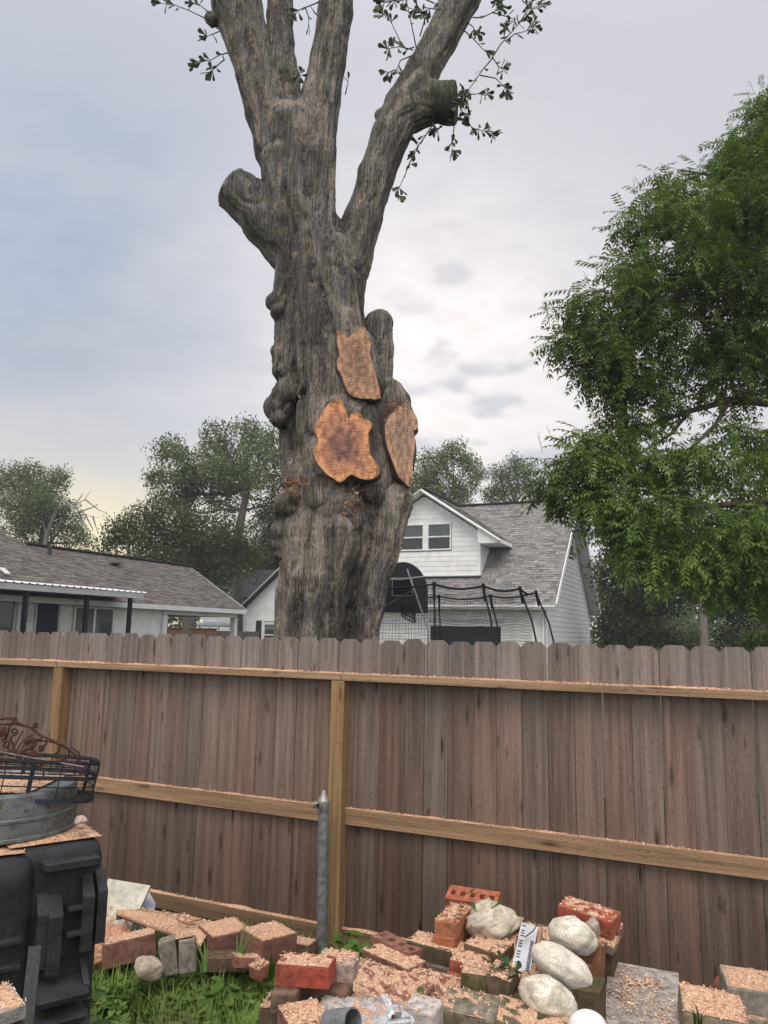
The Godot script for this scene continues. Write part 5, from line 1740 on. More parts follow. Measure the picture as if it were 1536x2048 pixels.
# ---- the leafy tree that reaches in from the right
func spray_mesh(sd: int) -> ArrayMesh:   # one feathered leaf: a drooping stalk with paired leaflets, along +z
	R.seed = sd
	var mb := MB.new()
	var n := 6
	var pts := []
	for k in 8:
		var f := k / 7.0
		pts.append(Vector3(0, -0.10 * f * f, 0.34 * f))
	mb.tube(pts, [0.0022, 0.0022, 0.002, 0.002, 0.0018, 0.0016, 0.0014, 0.001], 3, Color(0.9, 1.0, 0.5), false)
	for k in range(1, n + 1):
		for s in ([-1, 1] if k < n else [-1, 0, 1]):
			var f := (k + 0.35) / (n + 0.35)
			var o := Vector3(0, -0.10 * f * f, 0.34 * f)
			var d := Vector3(s * rf(0.75, 0.95), rf(-0.75, -0.3), rf(0.45, 0.8)).normalized()
			var up := Vector3(rf(-0.3, 0.3), 1, rf(-0.3, 0.3))
			var w := d.cross(up).normalized()
			var nn := w.cross(d).normalized()
			var l := rf(0.075, 0.105) * (1.0 - 0.2 * absf(f - 0.5))
			var hw := l * 0.165
			var tone := rf(0.8, 1.2)
			var col := Color(tone, tone, tone)
			var a := mb.vert(o, nn, Vector2(), col)
			mb.vert(o + d * l * 0.4 + w * hw + nn * 0.004, (nn + w * 0.4).normalized(), Vector2(), col)
			mb.vert(o + d * l * 0.45, nn, Vector2(), col)
			mb.vert(o + d * l * 0.4 - w * hw + nn * 0.004, (nn - w * 0.4).normalized(), Vector2(), col)
			mb.vert(o + d * l + Vector3(0, -0.01, 0), nn, Vector2(), col)
			mb.face(a, a + 1, a + 2); mb.face(a, a + 2, a + 3); mb.face(a + 2, a + 1, a + 4); mb.face(a + 3, a + 2, a + 4)
	return mb.mesh(M.tree_leaf)

func build_right_tree() -> void:
	var shapes := [spray_mesh(401), spray_mesh(402), spray_mesh(403)]
	R.seed = 404
	var base := Vector3(at(1760, 1280, 11.0).x, 0, -11.0)
	var t := thing("leafy_tree", "large leafy green tree with feathered leaves reaching in from the right edge", "tree", Transform3D(Basis(), base))
	var bark := Color(0.11, 0.10, 0.09)
	var limbs := [   # [pixel x, y, depth, radius]
		[[1760, 1290, 11.0, 0.22], [1755, 1000, 11.0, 0.18], [1740, 850, 11.0, 0.16], [1730, 650, 11.2, 0.13], [1700, 430, 11.4, 0.10], [1640, 250, 11.4, 0.06]],
		[[1740, 850, 11.0, 0.10], [1640, 830, 10.6, 0.085], [1540, 805, 10.3, 0.07], [1460, 800, 10.1, 0.05], [1380, 822, 10.0, 0.035], [1310, 845, 9.9, 0.028], [1250, 890, 9.8, 0.022], [1200, 905, 9.7, 0.016], [1150, 915, 9.6, 0.010]],
		[[1380, 822, 10.0, 0.03], [1340, 870, 9.9, 0.02], [1290, 900, 9.8, 0.015], [1240, 940, 9.7, 0.010]],
		[[1460, 800, 10.1, 0.035], [1430, 850, 9.9, 0.025], [1380, 900, 9.7, 0.018], [1330, 930, 9.6, 0.010]],
		[[1640, 830, 10.6, 0.06], [1560, 760, 10.3, 0.045], [1480, 710, 10.1, 0.035], [1400, 640, 10.0, 0.028], [1320, 600, 9.9, 0.02], [1240, 590, 9.8, 0.014], [1150, 620, 9.7, 0.008]],
		[[1730, 650, 11.2, 0.08], [1620, 600, 10.9, 0.06], [1500, 560, 10.6, 0.045], [1400, 520, 10.4, 0.03], [1330, 460, 10.3, 0.02], [1290, 420, 10.2, 0.010]],
		[[1700, 430, 11.4, 0.06], [1600, 400, 11.2, 0.045], [1500, 370, 11.0, 0.03], [1420, 350, 10.9, 0.02], [1360, 340, 10.8, 0.010]],
		[[1740, 900, 11.0, 0.09], [1650, 960, 10.3, 0.07], [1560, 1000, 9.8, 0.05], [1450, 1010, 9.4, 0.035], [1360, 1015, 9.2, 0.022], [1280, 1010, 9.1, 0.014]],
		[[1560, 1000, 9.8, 0.04], [1480, 1050, 9.4, 0.03], [1430, 1100, 9.2, 0.018], [1380, 1120, 9.1, 0.010]]]
	for l in limbs:
		var pts := []
		var rr := []
		for q in l:
			pts.append(at(q[0], q[1], q[2]) - base)
			rr.append(q[3])
		if pts[0].length() < 1.5:
			pts[0] = Vector3.ZERO
		var mb := MB.new()
		mb.tube(pts, rr, 7, bark)
		put("branch" if l != limbs[0] else "trunk", mb.mesh(M.bark), t)
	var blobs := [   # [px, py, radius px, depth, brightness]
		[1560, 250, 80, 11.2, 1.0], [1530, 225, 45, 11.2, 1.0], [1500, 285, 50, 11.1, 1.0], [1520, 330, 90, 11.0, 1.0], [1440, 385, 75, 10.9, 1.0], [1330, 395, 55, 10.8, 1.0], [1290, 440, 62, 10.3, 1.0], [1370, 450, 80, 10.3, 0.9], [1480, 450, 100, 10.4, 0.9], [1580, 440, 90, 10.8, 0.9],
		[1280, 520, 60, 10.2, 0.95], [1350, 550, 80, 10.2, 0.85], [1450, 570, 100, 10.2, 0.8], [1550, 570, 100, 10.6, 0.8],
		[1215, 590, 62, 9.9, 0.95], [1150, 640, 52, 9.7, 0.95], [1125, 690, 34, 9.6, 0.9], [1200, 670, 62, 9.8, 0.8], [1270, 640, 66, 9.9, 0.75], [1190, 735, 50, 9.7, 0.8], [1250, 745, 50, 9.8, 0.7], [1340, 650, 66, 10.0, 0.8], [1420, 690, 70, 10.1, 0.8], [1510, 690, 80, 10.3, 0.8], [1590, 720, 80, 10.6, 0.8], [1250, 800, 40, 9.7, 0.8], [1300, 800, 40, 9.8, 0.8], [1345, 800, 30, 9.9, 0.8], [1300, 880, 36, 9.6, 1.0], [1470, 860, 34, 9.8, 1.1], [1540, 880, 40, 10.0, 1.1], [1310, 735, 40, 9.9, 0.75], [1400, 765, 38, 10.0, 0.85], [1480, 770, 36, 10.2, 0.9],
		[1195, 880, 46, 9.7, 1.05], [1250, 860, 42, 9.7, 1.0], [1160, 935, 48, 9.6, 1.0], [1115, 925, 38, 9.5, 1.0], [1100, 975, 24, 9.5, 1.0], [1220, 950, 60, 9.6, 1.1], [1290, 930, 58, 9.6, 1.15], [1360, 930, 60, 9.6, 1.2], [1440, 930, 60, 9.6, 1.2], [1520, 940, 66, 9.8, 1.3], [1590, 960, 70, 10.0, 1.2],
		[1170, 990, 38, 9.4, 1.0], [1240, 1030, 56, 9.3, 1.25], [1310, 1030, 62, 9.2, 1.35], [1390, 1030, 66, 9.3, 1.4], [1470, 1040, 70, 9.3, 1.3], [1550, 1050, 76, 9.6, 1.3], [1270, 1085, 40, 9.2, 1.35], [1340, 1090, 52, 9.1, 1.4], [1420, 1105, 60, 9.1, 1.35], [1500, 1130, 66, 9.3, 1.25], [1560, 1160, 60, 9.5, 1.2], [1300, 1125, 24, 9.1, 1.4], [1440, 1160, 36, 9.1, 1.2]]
	var all := []
	for b in blobs:
		var c := at(b[0], b[1], b[3])
		var rad: float = b[2] * mpp(b[0], b[1], b[3])
		var bv := rf(0.72, 1.22)
		var tips := int(rad * rad * 205.0) + 5
		var tw := MB.new()
		for k in tips:
			var d := rdir()
			var p := c + Vector3(d.x, d.y, d.z * 1.5) * rad * pow(R.randf(), 0.42)
			if lump.get_noise_3d(p.x * 2.6, p.y * 2.6, p.z * 2.6) > 0.22:
				continue
			if k % 3 == 0:
				tw.tube([c - base + rdir() * rad * 0.2, c.lerp(p, 0.6) - base + Vector3(0, 0.03, 0), p - base], [0.008, 0.005, 0.003], 4, bark, false)
			var o := rf(0, TAU)
			var nl := R.randi_range(4, 6)
			for j in nl:
				var g := o + TAU * j / nl + rf(-0.4, 0.4)
				var basis := Basis(Vector3.UP, g) * Basis(Vector3.RIGHT, rf(-0.55, 1.15)) * Basis(Vector3.BACK, rf(-0.5, 0.5))
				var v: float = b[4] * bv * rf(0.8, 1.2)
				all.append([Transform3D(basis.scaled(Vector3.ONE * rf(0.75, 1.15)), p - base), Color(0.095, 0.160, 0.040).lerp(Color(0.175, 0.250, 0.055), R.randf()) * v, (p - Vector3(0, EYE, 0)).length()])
		if tw.v.size() > 0:
			put("twig", tw.mesh(M.bark), t)
	print("feathered leaves ", all.size())
	all.sort_custom(func(a, b): return a[2] < b[2])
	var fill := [[], [], []]
	var cols := [[], [], []]
	var singles := 0
	var tints := []
	for s in 3:
		for k in 4:
			var m: StandardMaterial3D = M.tree_leaf.duplicate()
			m.albedo_color = Color(0.12, 0.19, 0.048).lerp(Color(0.20, 0.28, 0.062), k / 3.0).linear_to_srgb()
			tints.append(m)
	for k in all.size():
		var s := R.randi() % 3
		var x: Transform3D = all[k][0]
		var wp := x.origin + base
		var cp := cam_b.inverse() * (wp - Vector3(0, EYE, 0))
		var sx := 768.0 + F * cp.x / -cp.z
		if singles < 300 and sx < 1540.0:
			put("leaf", shapes[s], t, x, tints[R.randi() % 4])
			singles += 1
		else:
			fill[s].append(x)
			cols[s].append(all[k][1])
	for s in 3:
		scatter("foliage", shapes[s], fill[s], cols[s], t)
	# bare flower stalks standing out of the crown's edge
	var fl := MB.new()
	for q in [[1112, 640, 9.6], [1100, 655, 9.6], [1180, 575, 9.8], [1195, 560, 9.8], [1210, 562, 9.9], [1285, 385, 10.2], [1270, 390, 10.2], [1340, 365, 10.6], [1335, 355, 10.6], [1500, 205, 11.1], [1510, 190, 11.1], [1135, 625, 9.6], [1085, 905, 9.5], [1110, 890, 9.5]]:
		var a := at(q[0], q[1], q[2]) - base
		var lean := Vector3(rf(-0.10, 0.02), 0.26, rf(-0.05, 0.05))
		fl.tube([a, a + lean * 0.6, a + lean], [0.0035, 0.003, 0.0015], 4, Color(0.22, 0.22, 0.15), false)
		for j in 9:
			var p := a + lean * rf(0.3, 0.95)
			var d := Vector3(rf(-1, 1), rf(0.2, 1), rf(-1, 1)).normalized() * rf(0.03, 0.08)
			fl.tube([p, p + d], [0.002, 0.001], 3, Color(0.22, 0.22, 0.15), false)
	put("flower_stalks", fl.mesh(M.plain), t)

# ---- near things: masonry, stones, bins and weeds
var chipn := noise(FastNoiseLite.TYPE_SIMPLEX, 14.0, 61, 3)
func block_mesh(s: Vector3, r: float, ca: Color, cb: Color, amp: float, sd: float, m: String = "masonry", chip := 0.0) -> ArrayMesh:
	var mb := MB.new()
	var h := s * 0.5
	r = minf(r, minf(h.x, minf(h.y, h.z)) * 0.9)
	for ax in 3:
		var u := (ax + 1) % 3
		var w := (ax + 2) % 3
		var gu := lines(h[u], r)
		var gw := lines(h[w], r)
		for sg in [-1, 1]:
			var first := mb.v.size()
			for a in gu:
				for b in gw:
					var p := Vector3()
					p[ax] = sg * h[ax]; p[u] = a; p[w] = b
					var q := p.clamp(-(h - Vector3.ONE * r), h - Vector3.ONE * r)
					var n := (p - q).normalized()
					p = q + n * r
					var e := chipn.get_noise_3dv(p * 0.7 + Vector3(sd, sd * 2.0, 0))
					var f := chipn.get_noise_3dv(p * 2.2 + Vector3(0, sd, sd))
					var edge := clampf((q.abs() - (h - Vector3.ONE * r * 1.01)).clamp(Vector3.ZERO, Vector3.ONE).length() * 1000.0, 0.0, 1.0)
					var out := e * amp + f * amp * 0.5 - chip * maxf(0.0, e - 0.15) * edge * 1.6
					var t := clampf(0.5 + chipn.get_noise_3dv(p * 0.45 + Vector3(sd * 3.0, 0, sd)) * 1.3 + f * 0.4, 0.0, 1.0)
					mb.vert(p + n * out, n, Vector2(), ca.lerp(cb, t))
			var nw: int = gw.size()
			for i in gu.size() - 1:
				for j in nw - 1:
					var k := first + i * nw + j
					if sg > 0:
						mb.face(k, k + nw, k + nw + 1); mb.face(k, k + nw + 1, k + 1)
					else:
						mb.face(k, k + nw + 1, k + nw); mb.face(k, k + 1, k + nw + 1)
	var keep := mb.n.duplicate()
	mb.smooth()
	for k in keep.size():
		mb.n[k] = (mb.n[k] + keep[k] * 0.7).normalized()
	return mb.mesh(M[m])
func lines(h: float, r: float) -> Array:
	var out := [-h, -h + r * 0.4, -h + r]
	var n := maxi(2, int((h - r) * 2.0 / 0.022))
	for k in range(1, n):
		out.append(lerpf(-h + r, h - r, float(k) / n))
	return out + [h - r, h - r * 0.4, h]
# sawdust drifted over the top of a block; cover 0..1
func dust(parent: Node, s: Vector3, cover: float, amp := 0.006, n := 90, sd := 0.0, y0 := 999.0, tone := 1.0) -> void:
	var mb := MB.new()
	var nx := 20
	var nz := 14
	var top: float = s.y * 0.5 if y0 > 900.0 else y0
	var hs := {}
	for i in nx + 1:
		for j in nz + 1:
			var fx := float(i) / nx * 2.0 - 1.0
			var fz := float(j) / nz * 2.0 - 1.0
			var edge := minf(1.0 - absf(fx), 1.0 - absf(fz))
			var x := fx * s.x * 0.482
			var z := fz * s.z * 0.482
			var t := cover * 1.4 - 0.58 - 0.8 * (1.0 - smoothstep(0.0, 0.35, edge)) * (1.15 - cover) + chipn.get_noise_2d(x * 1.3 + sd * 7.0, z * 1.3 + sd) * 1.1
			var hh := clampf(t, -0.7, 0.7) * amp * 0.7 * clampf(edge * 5.0, 0.12, 1.0) + rf(-0.0005, 0.0005)
			hs[Vector2i(i, j)] = hh
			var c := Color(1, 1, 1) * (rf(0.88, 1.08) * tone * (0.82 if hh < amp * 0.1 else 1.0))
			mb.vert(Vector3(x, top + hh, z), Vector3.UP, Vector2(), c)
	for i in nx:
		for j in nz:
			var k := i * (nz + 1) + j
			mb.face(k, k + 1, k + nz + 2); mb.face(k, k + nz + 2, k + nz + 1)
	mb.smooth()
	var cb := MB.new()
	chips_on(cb, int(n * 1.3), func():
		for tries in 6:
			var i := R.randi_range(0, nx)
			var j := R.randi_range(0, nz)
			if hs[Vector2i(i, j)] > -amp * 0.25 or tries == 5:
				return Vector3((float(i) / nx * 2.0 - 1.0) * s.x * 0.48 + rf(-0.006, 0.006), top + maxf(hs[Vector2i(i, j)], 0.0) + 0.002, (float(j) / nz * 2.0 - 1.0) * s.z * 0.48 + rf(-0.006, 0.006))
		return Vector3(0, top, 0), 0.0018, 0.0048)
	var two := mb.mesh(M.sawdust)
	var arr := []
	arr.resize(Mesh.ARRAY_MAX)
	arr[Mesh.ARRAY_VERTEX] = cb.v; arr[Mesh.ARRAY_NORMAL] = cb.n; arr[Mesh.ARRAY_TEX_UV] = cb.uv; arr[Mesh.ARRAY_COLOR] = cb.c; arr[Mesh.ARRAY_INDEX] = cb.i
	two.add_surface_from_arrays(Mesh.PRIMITIVE_TRIANGLES, arr)
	two.surface_set_material(1, M.chips)
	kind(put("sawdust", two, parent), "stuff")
var serial := 0.0
func block(called: String, label: String, cat: String, px: float, py: float, d: float, s: Vector3, b: Basis, ca: Color, cb: Color, cover := 0.0, o := {}) -> MeshInstance3D:
	serial += 1.37
	var mi := put(called, block_mesh(s, o.get("r", 0.006), ca, cb, o.get("amp", 0.0025), serial, o.get("m", "masonry"), o.get("chip", 0.004)), self, Transform3D(b, at(px, py, d)))
	tag(mi, label, cat, o.get("group", ""))
	if cover > 0.0:
		dust(mi, s, cover, o.get("dust", 0.007), o.get("n", 90), serial, 999.0, o.get("tone", 1.0))
	return mi
func rock_mesh(s: Vector3, amp: float, freq: float, sd: float, ca: Color, cb: Color, cut := 0.0) -> ArrayMesh:
	var mb := MB.new()
	var nu := 36
	var nv := 22
	for j in nv + 1:
		var a := PI * j / nv
		for i in nu + 1:
			var g := TAU * i / nu
			var d := Vector3(sin(a) * cos(g), cos(a), sin(a) * sin(g))
			var e := lump.get_noise_3dv(d * freq + Vector3(sd, 0, sd * 2.0))
			var f := lump.get_noise_3dv(d * freq * 3.5 + Vector3(sd, sd, 0))
			var r := 1.0 + e * amp + f * amp * 0.35
			var p := d * r
			if cut > 0.0:
				for c in 7:
					var n := Vector3(sin(c * 2.4 + sd), cos(c * 1.7 + sd * 2.0), sin(c * 3.1 - sd)).normalized()
					var over := p.dot(n) - cut
					if over > 0.0:
						p -= n * over * 0.85
			var t := clampf(0.5 + e * 0.9 + f * 1.4, 0.0, 1.0)
			mb.vert(p * s * 0.5, d, Vector2(), ca.lerp(cb, t))
	for j in nv:
		for i in nu:
			var k := j * (nu + 1) + i
			mb.face(k, k + 1, k + nu + 2); mb.face(k, k + nu + 2, k + nu + 1)
	mb.smooth()
	for j in nv + 1:   # close the seam
		var a := j * (nu + 1)
		var n := (mb.n[a] + mb.n[a + nu]).normalized()
		mb.n[a] = n; mb.n[a + nu] = n
	return mb.mesh(M.stone)
func rock(called: String, label: String, cat: String, px: float, py: float, d: float, s: Vector3, b: Basis, amp := 0.22, freq := 1.6, ca := Color(0.60, 0.575, 0.53), cb := Color(0.50, 0.47, 0.42), cut := 0.0, group := "") -> MeshInstance3D:
	serial += 1.7
	var mi := put(called, rock_mesh(s, amp, freq, serial, ca, cb, cut), self, Transform3D(b, at(px, py, d)))
	tag(mi, label, cat, group)
	return mi
# a brick with cores: a solid with holes cut through it
func cored_brick(label: String, px: float, py: float, d: float, s: Vector3, b: Basis, col: Color, n: int, square: bool) -> void:
	var m: StandardMaterial3D = M.masonry.duplicate()
	m.vertex_color_use_as_albedo = false
	m.albedo_color = (col * 1.1).linear_to_srgb()
	var k := CSGBox3D.new()
	k.name = named(self, "cored_brick")
	k.size = s
	k.material = m
	k.transform = Transform3D(b, at(px, py, d))
	for j in n:
		var x := lerpf(-s.x * 0.38, s.x * 0.38, float(j) / (n - 1))
		var c: CSGPrimitive3D
		if square:
			c = CSGBox3D.new()
			c.size = Vector3(s.x * 0.095, s.y * 1.2, s.z * 0.34)
		else:
			c = CSGCylinder3D.new()
			c.radius = s.x * 0.068; c.height = s.y * 1.2; c.sides = 18
		c.name = "core_hole" if j == 0 else "core_hole_%03d" % j
		c.operation = CSGShape3D.OPERATION_SUBTRACTION
		c.position = Vector3(x, s.y * 0.12, 0)
		c.material = m
		k.add_child(c, true)
	add_child(k, true)
	tag(k, label, "brick", "bricks in the heap")
# a plate from four corner points, with thickness
func plate(called: String, label: String, cat: String, pts: Array, thick: float, col: Color, m := "masonry") -> Node3D:
	var c := Vector3()
	for p in pts:
		c += p / pts.size()
	var t := thing(called, label, cat, Transform3D(Basis(), c))
	var mb := MB.new()
	var n: Vector3 = ((pts[1] as Vector3) - pts[0]).cross((pts[3] as Vector3) - pts[0]).normalized()
	var g := 9
	for side in 2:
		var first := mb.v.size()
		for i in g:
			for j in g:
				var fi := i / (g - 1.0)
				var fj := j / (g - 1.0)
				var p: Vector3 = (pts[0] as Vector3).lerp(pts[1], fi).lerp((pts[3] as Vector3).lerp(pts[2], fi), fj) - c
				var f := chipn.get_noise_3dv(p * 0.5 + c)
				mb.vert(p - n * thick * side + n * f * 0.002, n if side == 0 else -n, Vector2(), col * (1.0 + f * 0.35))
		for i in g - 1:
			for j in g - 1:
				var k := first + i * g + j
				if side == 0:
					mb.face(k, k + g, k + g + 1); mb.face(k, k + g + 1, k + 1)
				else:
					mb.face(k, k + g + 1, k + g); mb.face(k, k + 1, k + g + 1)
	for k in 4:
		var a: Vector3 = (pts[k] as Vector3) - c
		var b: Vector3 = (pts[(k + 1) % 4] as Vector3) - c
		mb.quad(a, a - n * thick, b - n * thick, b, col * 0.8)
	put("face", mb.mesh(M[m]), t)
	return t

const RED := Color(0.40, 0.115, 0.065)
const REDB := Color(0.33, 0.13, 0.085)
const BRN := Color(0.20, 0.125, 0.085)
const BRNB := Color(0.14, 0.10, 0.065)
const DUSK := Color(0.27, 0.125, 0.095)
const DUSKB := Color(0.31, 0.165, 0.13)
const GRY := Color(0.34, 0.31, 0.265)
const GRYB := Color(0.26, 0.23, 0.18)
const MOSS := Color(0.10, 0.085, 0.04)

func build_left_rubble() -> void:
	# panel leaning on the fence
	var t := plate("leaning_sheet", "dirty white sheet leaning against the fence right of the black bins", "sheet", [at(200, 1884, 4.62), at(254, 1874, 4.66), at(301, 1771, 5.02), at(216, 1757, 5.05)], 0.02, Color(0.62, 0.61, 0.54), "stone")
	var sp := MB.new()
	for k in 70:
		var f := R.randf()
		var g := R.randf() * R.randf()
		var p := at(200, 1884, 4.6).lerp(at(254, 1874, 4.64), f).lerp(at(216, 1757, 5.03).lerp(at(301, 1771, 5.0), f), g * 0.6)
		var c := Color(0.52, 0.27, 0.15) * rf(0.8, 1.2)
		var r := rf(0.004, 0.014)
		var x := Vector3(0.9, -0.12, 0.1) * r
		var y := Vector3(0.1, 0.85, -0.5) * r * rf(0.5, 1.0)
		sp.quad(p - x - y - t.position, p + x * 0.7 - y - t.position, p + x + y - t.position, p - x * 0.6 + y * 0.8 - t.position, c)
	kind(put("sawdust", sp.mesh(M.chips), t), "stuff")
	plate("metal_offcut", "bent grey metal offcut tucked behind the dirty white sheet", "metal scrap", [at(254, 1880, 4.85), at(303, 1866, 4.9), at(311, 1806, 5.08), at(297, 1782, 5.12)], 0.004, Color(0.36, 0.37, 0.42), "paint")
	var heap := put("sawdust_heap", rock_mesh(Vector3(0.34, 0.20, 0.3), 0.5, 2.4, 3.3, Color(0.9, 0.85, 0.8), Color(0.7, 0.6, 0.55)), self, Transform3D(Basis(), at(212, 1900, 4.45)), M.sawdust)
	tag(heap, "orange heap of sawdust against the foot of the white sheet", "sawdust heap")
	var hm := MB.new()
	chips_on(hm, 500, func():
		var d := rdir()
		d.y = absf(d.y)
		return d * Vector3(0.175, 0.105, 0.155) * rf(0.9, 1.06), 0.003, 0.008)
	kind(put("chips", hm.mesh(M.chips), heap), "stuff")
	# rotten board
	var pts := [[231, 1827, 4.70], [262, 1838, 4.60], [300, 1852, 4.52], [340, 1864, 4.46], [375, 1880, 4.40], [402, 1892, 4.34]]
	var rb := thing("rotten_board", "split rotten board heaped with sawdust, lying aslant between the blocks", "board", Transform3D(Basis(), at(320, 1862, 4.5)))
	var mb := MB.new()
	for k in pts.size():
		var f := float(k) / (pts.size() - 1)
		var p := at(pts[k][0], pts[k][1], pts[k][2]) - rb.position
		var w := lerpf(0.01, 0.26, sqrt(f)) * (0.8 if k == 5 else 1.0)
		var back := Vector3(0.16, 0.12, -1.0).normalized() * w
		var wob := rf(-0.008, 0.008)
		for q in [p + Vector3(0, -0.022 - 0.02 * f, -0.02), p + Vector3(0, wob * 0.5, 0), p + back * 0.33 + Vector3(0, 0.018 + wob, 0), p + back * 0.7 + Vector3(0, 0.012 - wob, 0), p + back, p + back + Vector3(0, -0.04, 0)]:
			mb.vert(q, Vector3.UP, Vector2(q.x * 2.0, q.z * 2.0), Color.WHITE)
	for k in pts.size() - 1:
		for j in 5:
			var a := k * 6 + j
			mb.face(a, a + 6, a + 7); mb.face(a, a + 7, a + 1)
	for k in mb.v.size():
		mb.c[k] = Color(0.13, 0.13, 0.13) if k % 6 in [0, 5] else Color(1, 1, 1) * rf(0.8, 1.05)
	mb.smooth()
	put("plank", mb.mesh(M.sawdust), rb)
	mb = MB.new()
	chips_on(mb, 700, func():
		var f := R.randf()
		var k := mini(int(sqrt(f) * 5.0), 4)
		var p := at(pts[k][0], pts[k][1], pts[k][2]).lerp(at(pts[k + 1][0], pts[k + 1][1], pts[k + 1][2]), R.randf()) - rb.position
		var g := R.randf()
		return p + Vector3(0.16, 0.12, -1.0).normalized() * lerpf(0.01, 0.25, sqrt((k + 0.5) / 5.0)) * g + Vector3(0, 0.004 + 0.05 * g * (1.0 - g), 0), 0.0025, 0.007)
	kind(put("sawdust", mb.mesh(M.chips), rb), "stuff")
	# a curl of bark on top
	var cu := MB.new()
	for s in [[0.0, 0.050], [2.3, 0.04]]:
		var ring := []
		for k in 9:
			var g: float = s[0] + k * 0.55
			ring.append(at(372 + s[0] * 7.0, 1856 + s[0] * 3.0, 4.5) - rb.position + Vector3(cos(g) * s[1], 0.02 + 0.006 * k, sin(g) * s[1] * 0.7))
		cu.tube(ring, [0.004, 0.006, 0.007, 0.007, 0.006, 0.006, 0.005, 0.004, 0.003], 5, Color(0.55, 0.5, 0.45))
	put("bark_curl", cu.mesh(M.sawdust), rb)
	var g1 := {"group": "blocks along the foot of the fence"}
	block("paving_block", "brick-red block lying tilted below the white sheet, sawdust on its top edge", "block", 258, 1896, 4.32, Vector3(0.26, 0.12, 0.10), eul(0, 24, 6), DUSK, DUSKB, 0.8, g1)
	rock("broken_post_stub", "short round pale stone lying in the grass left of the grey grooved block", "stone", 297, 1936, 4.12, Vector3(0.165, 0.11, 0.12), eul(20, 30, -28), 0.22, 1.4, Color(0.66, 0.58, 0.50), Color(0.46, 0.38, 0.31), 0.85)
	var gr := thing("grooved_block", "grey concrete block split by a groove, standing in the grass", "block", Transform3D(eul(-4, 8, 8), at(357, 1908, 4.22)))
	put("half", block_mesh(Vector3(0.085, 0.17, 0.09), 0.012, GRY, GRYB, 0.003, 7.7), gr, Transform3D(eul(0, 0, 3), Vector3(-0.046, 0, 0)))
	put("half", block_mesh(Vector3(0.085, 0.16, 0.085), 0.012, GRY, GRYB, 0.003, 8.9), gr, Transform3D(eul(0, 0, -3), Vector3(0.046, -0.008, 0.005)))
	dust(gr, Vector3(0.16, 0.16, 0.07), 0.7, 0.006, 60, 4.0)
	block("paving_block", "brown-red block with a domed sawdust top beside the rotten board", "block", 447, 1876, 4.48, Vector3(0.22, 0.115, 0.20), eul(2, 36, 0), DUSK, DUSKB * 0.9, 1.0, {"group": "blocks along the foot of the fence", "dust": 0.022, "n": 170})
	block("paving_block", "brown-red sawdust-covered block next to the steel fence post", "block", 536, 1888, 4.34, Vector3(0.22, 0.13, 0.21), eul(1, 42, -2), DUSK * 0.95, DUSKB * 0.9, 1.0, {"group": "blocks along the foot of the fence", "dust": 0.020, "n": 170})
	block("brick", "brown brick mostly hidden in the grass below the domed sawdust block", "brick", 452, 1922, 4.30, Vector3(0.24, 0.07, 0.11), eul(0, 4, 0), BRN, BRNB)
	block("brick", "pinkish broken brick heaped with chips in the grass below the blocks", "brick", 492, 1922, 4.16, Vector3(0.13, 0.05, 0.10), eul(-8, 20, -8), DUSKB, REDB, 0.9)
	block("brick", "small broken brick with a pale edge in the grass left of the front brick stack", "brick", 520, 1940, 4.08, Vector3(0.08, 0.06, 0.08), eul(0, 50, 10), DUSKB, REDB, 0.4)
	block("brick", "sawdust-strewn brick at the foot of the fence just right of the round pale stone", "brick", 600, 1892, 4.52, Vector3(0.16, 0.06, 0.10), eul(0, -24, 0), BRN, DUSKB, 0.9)

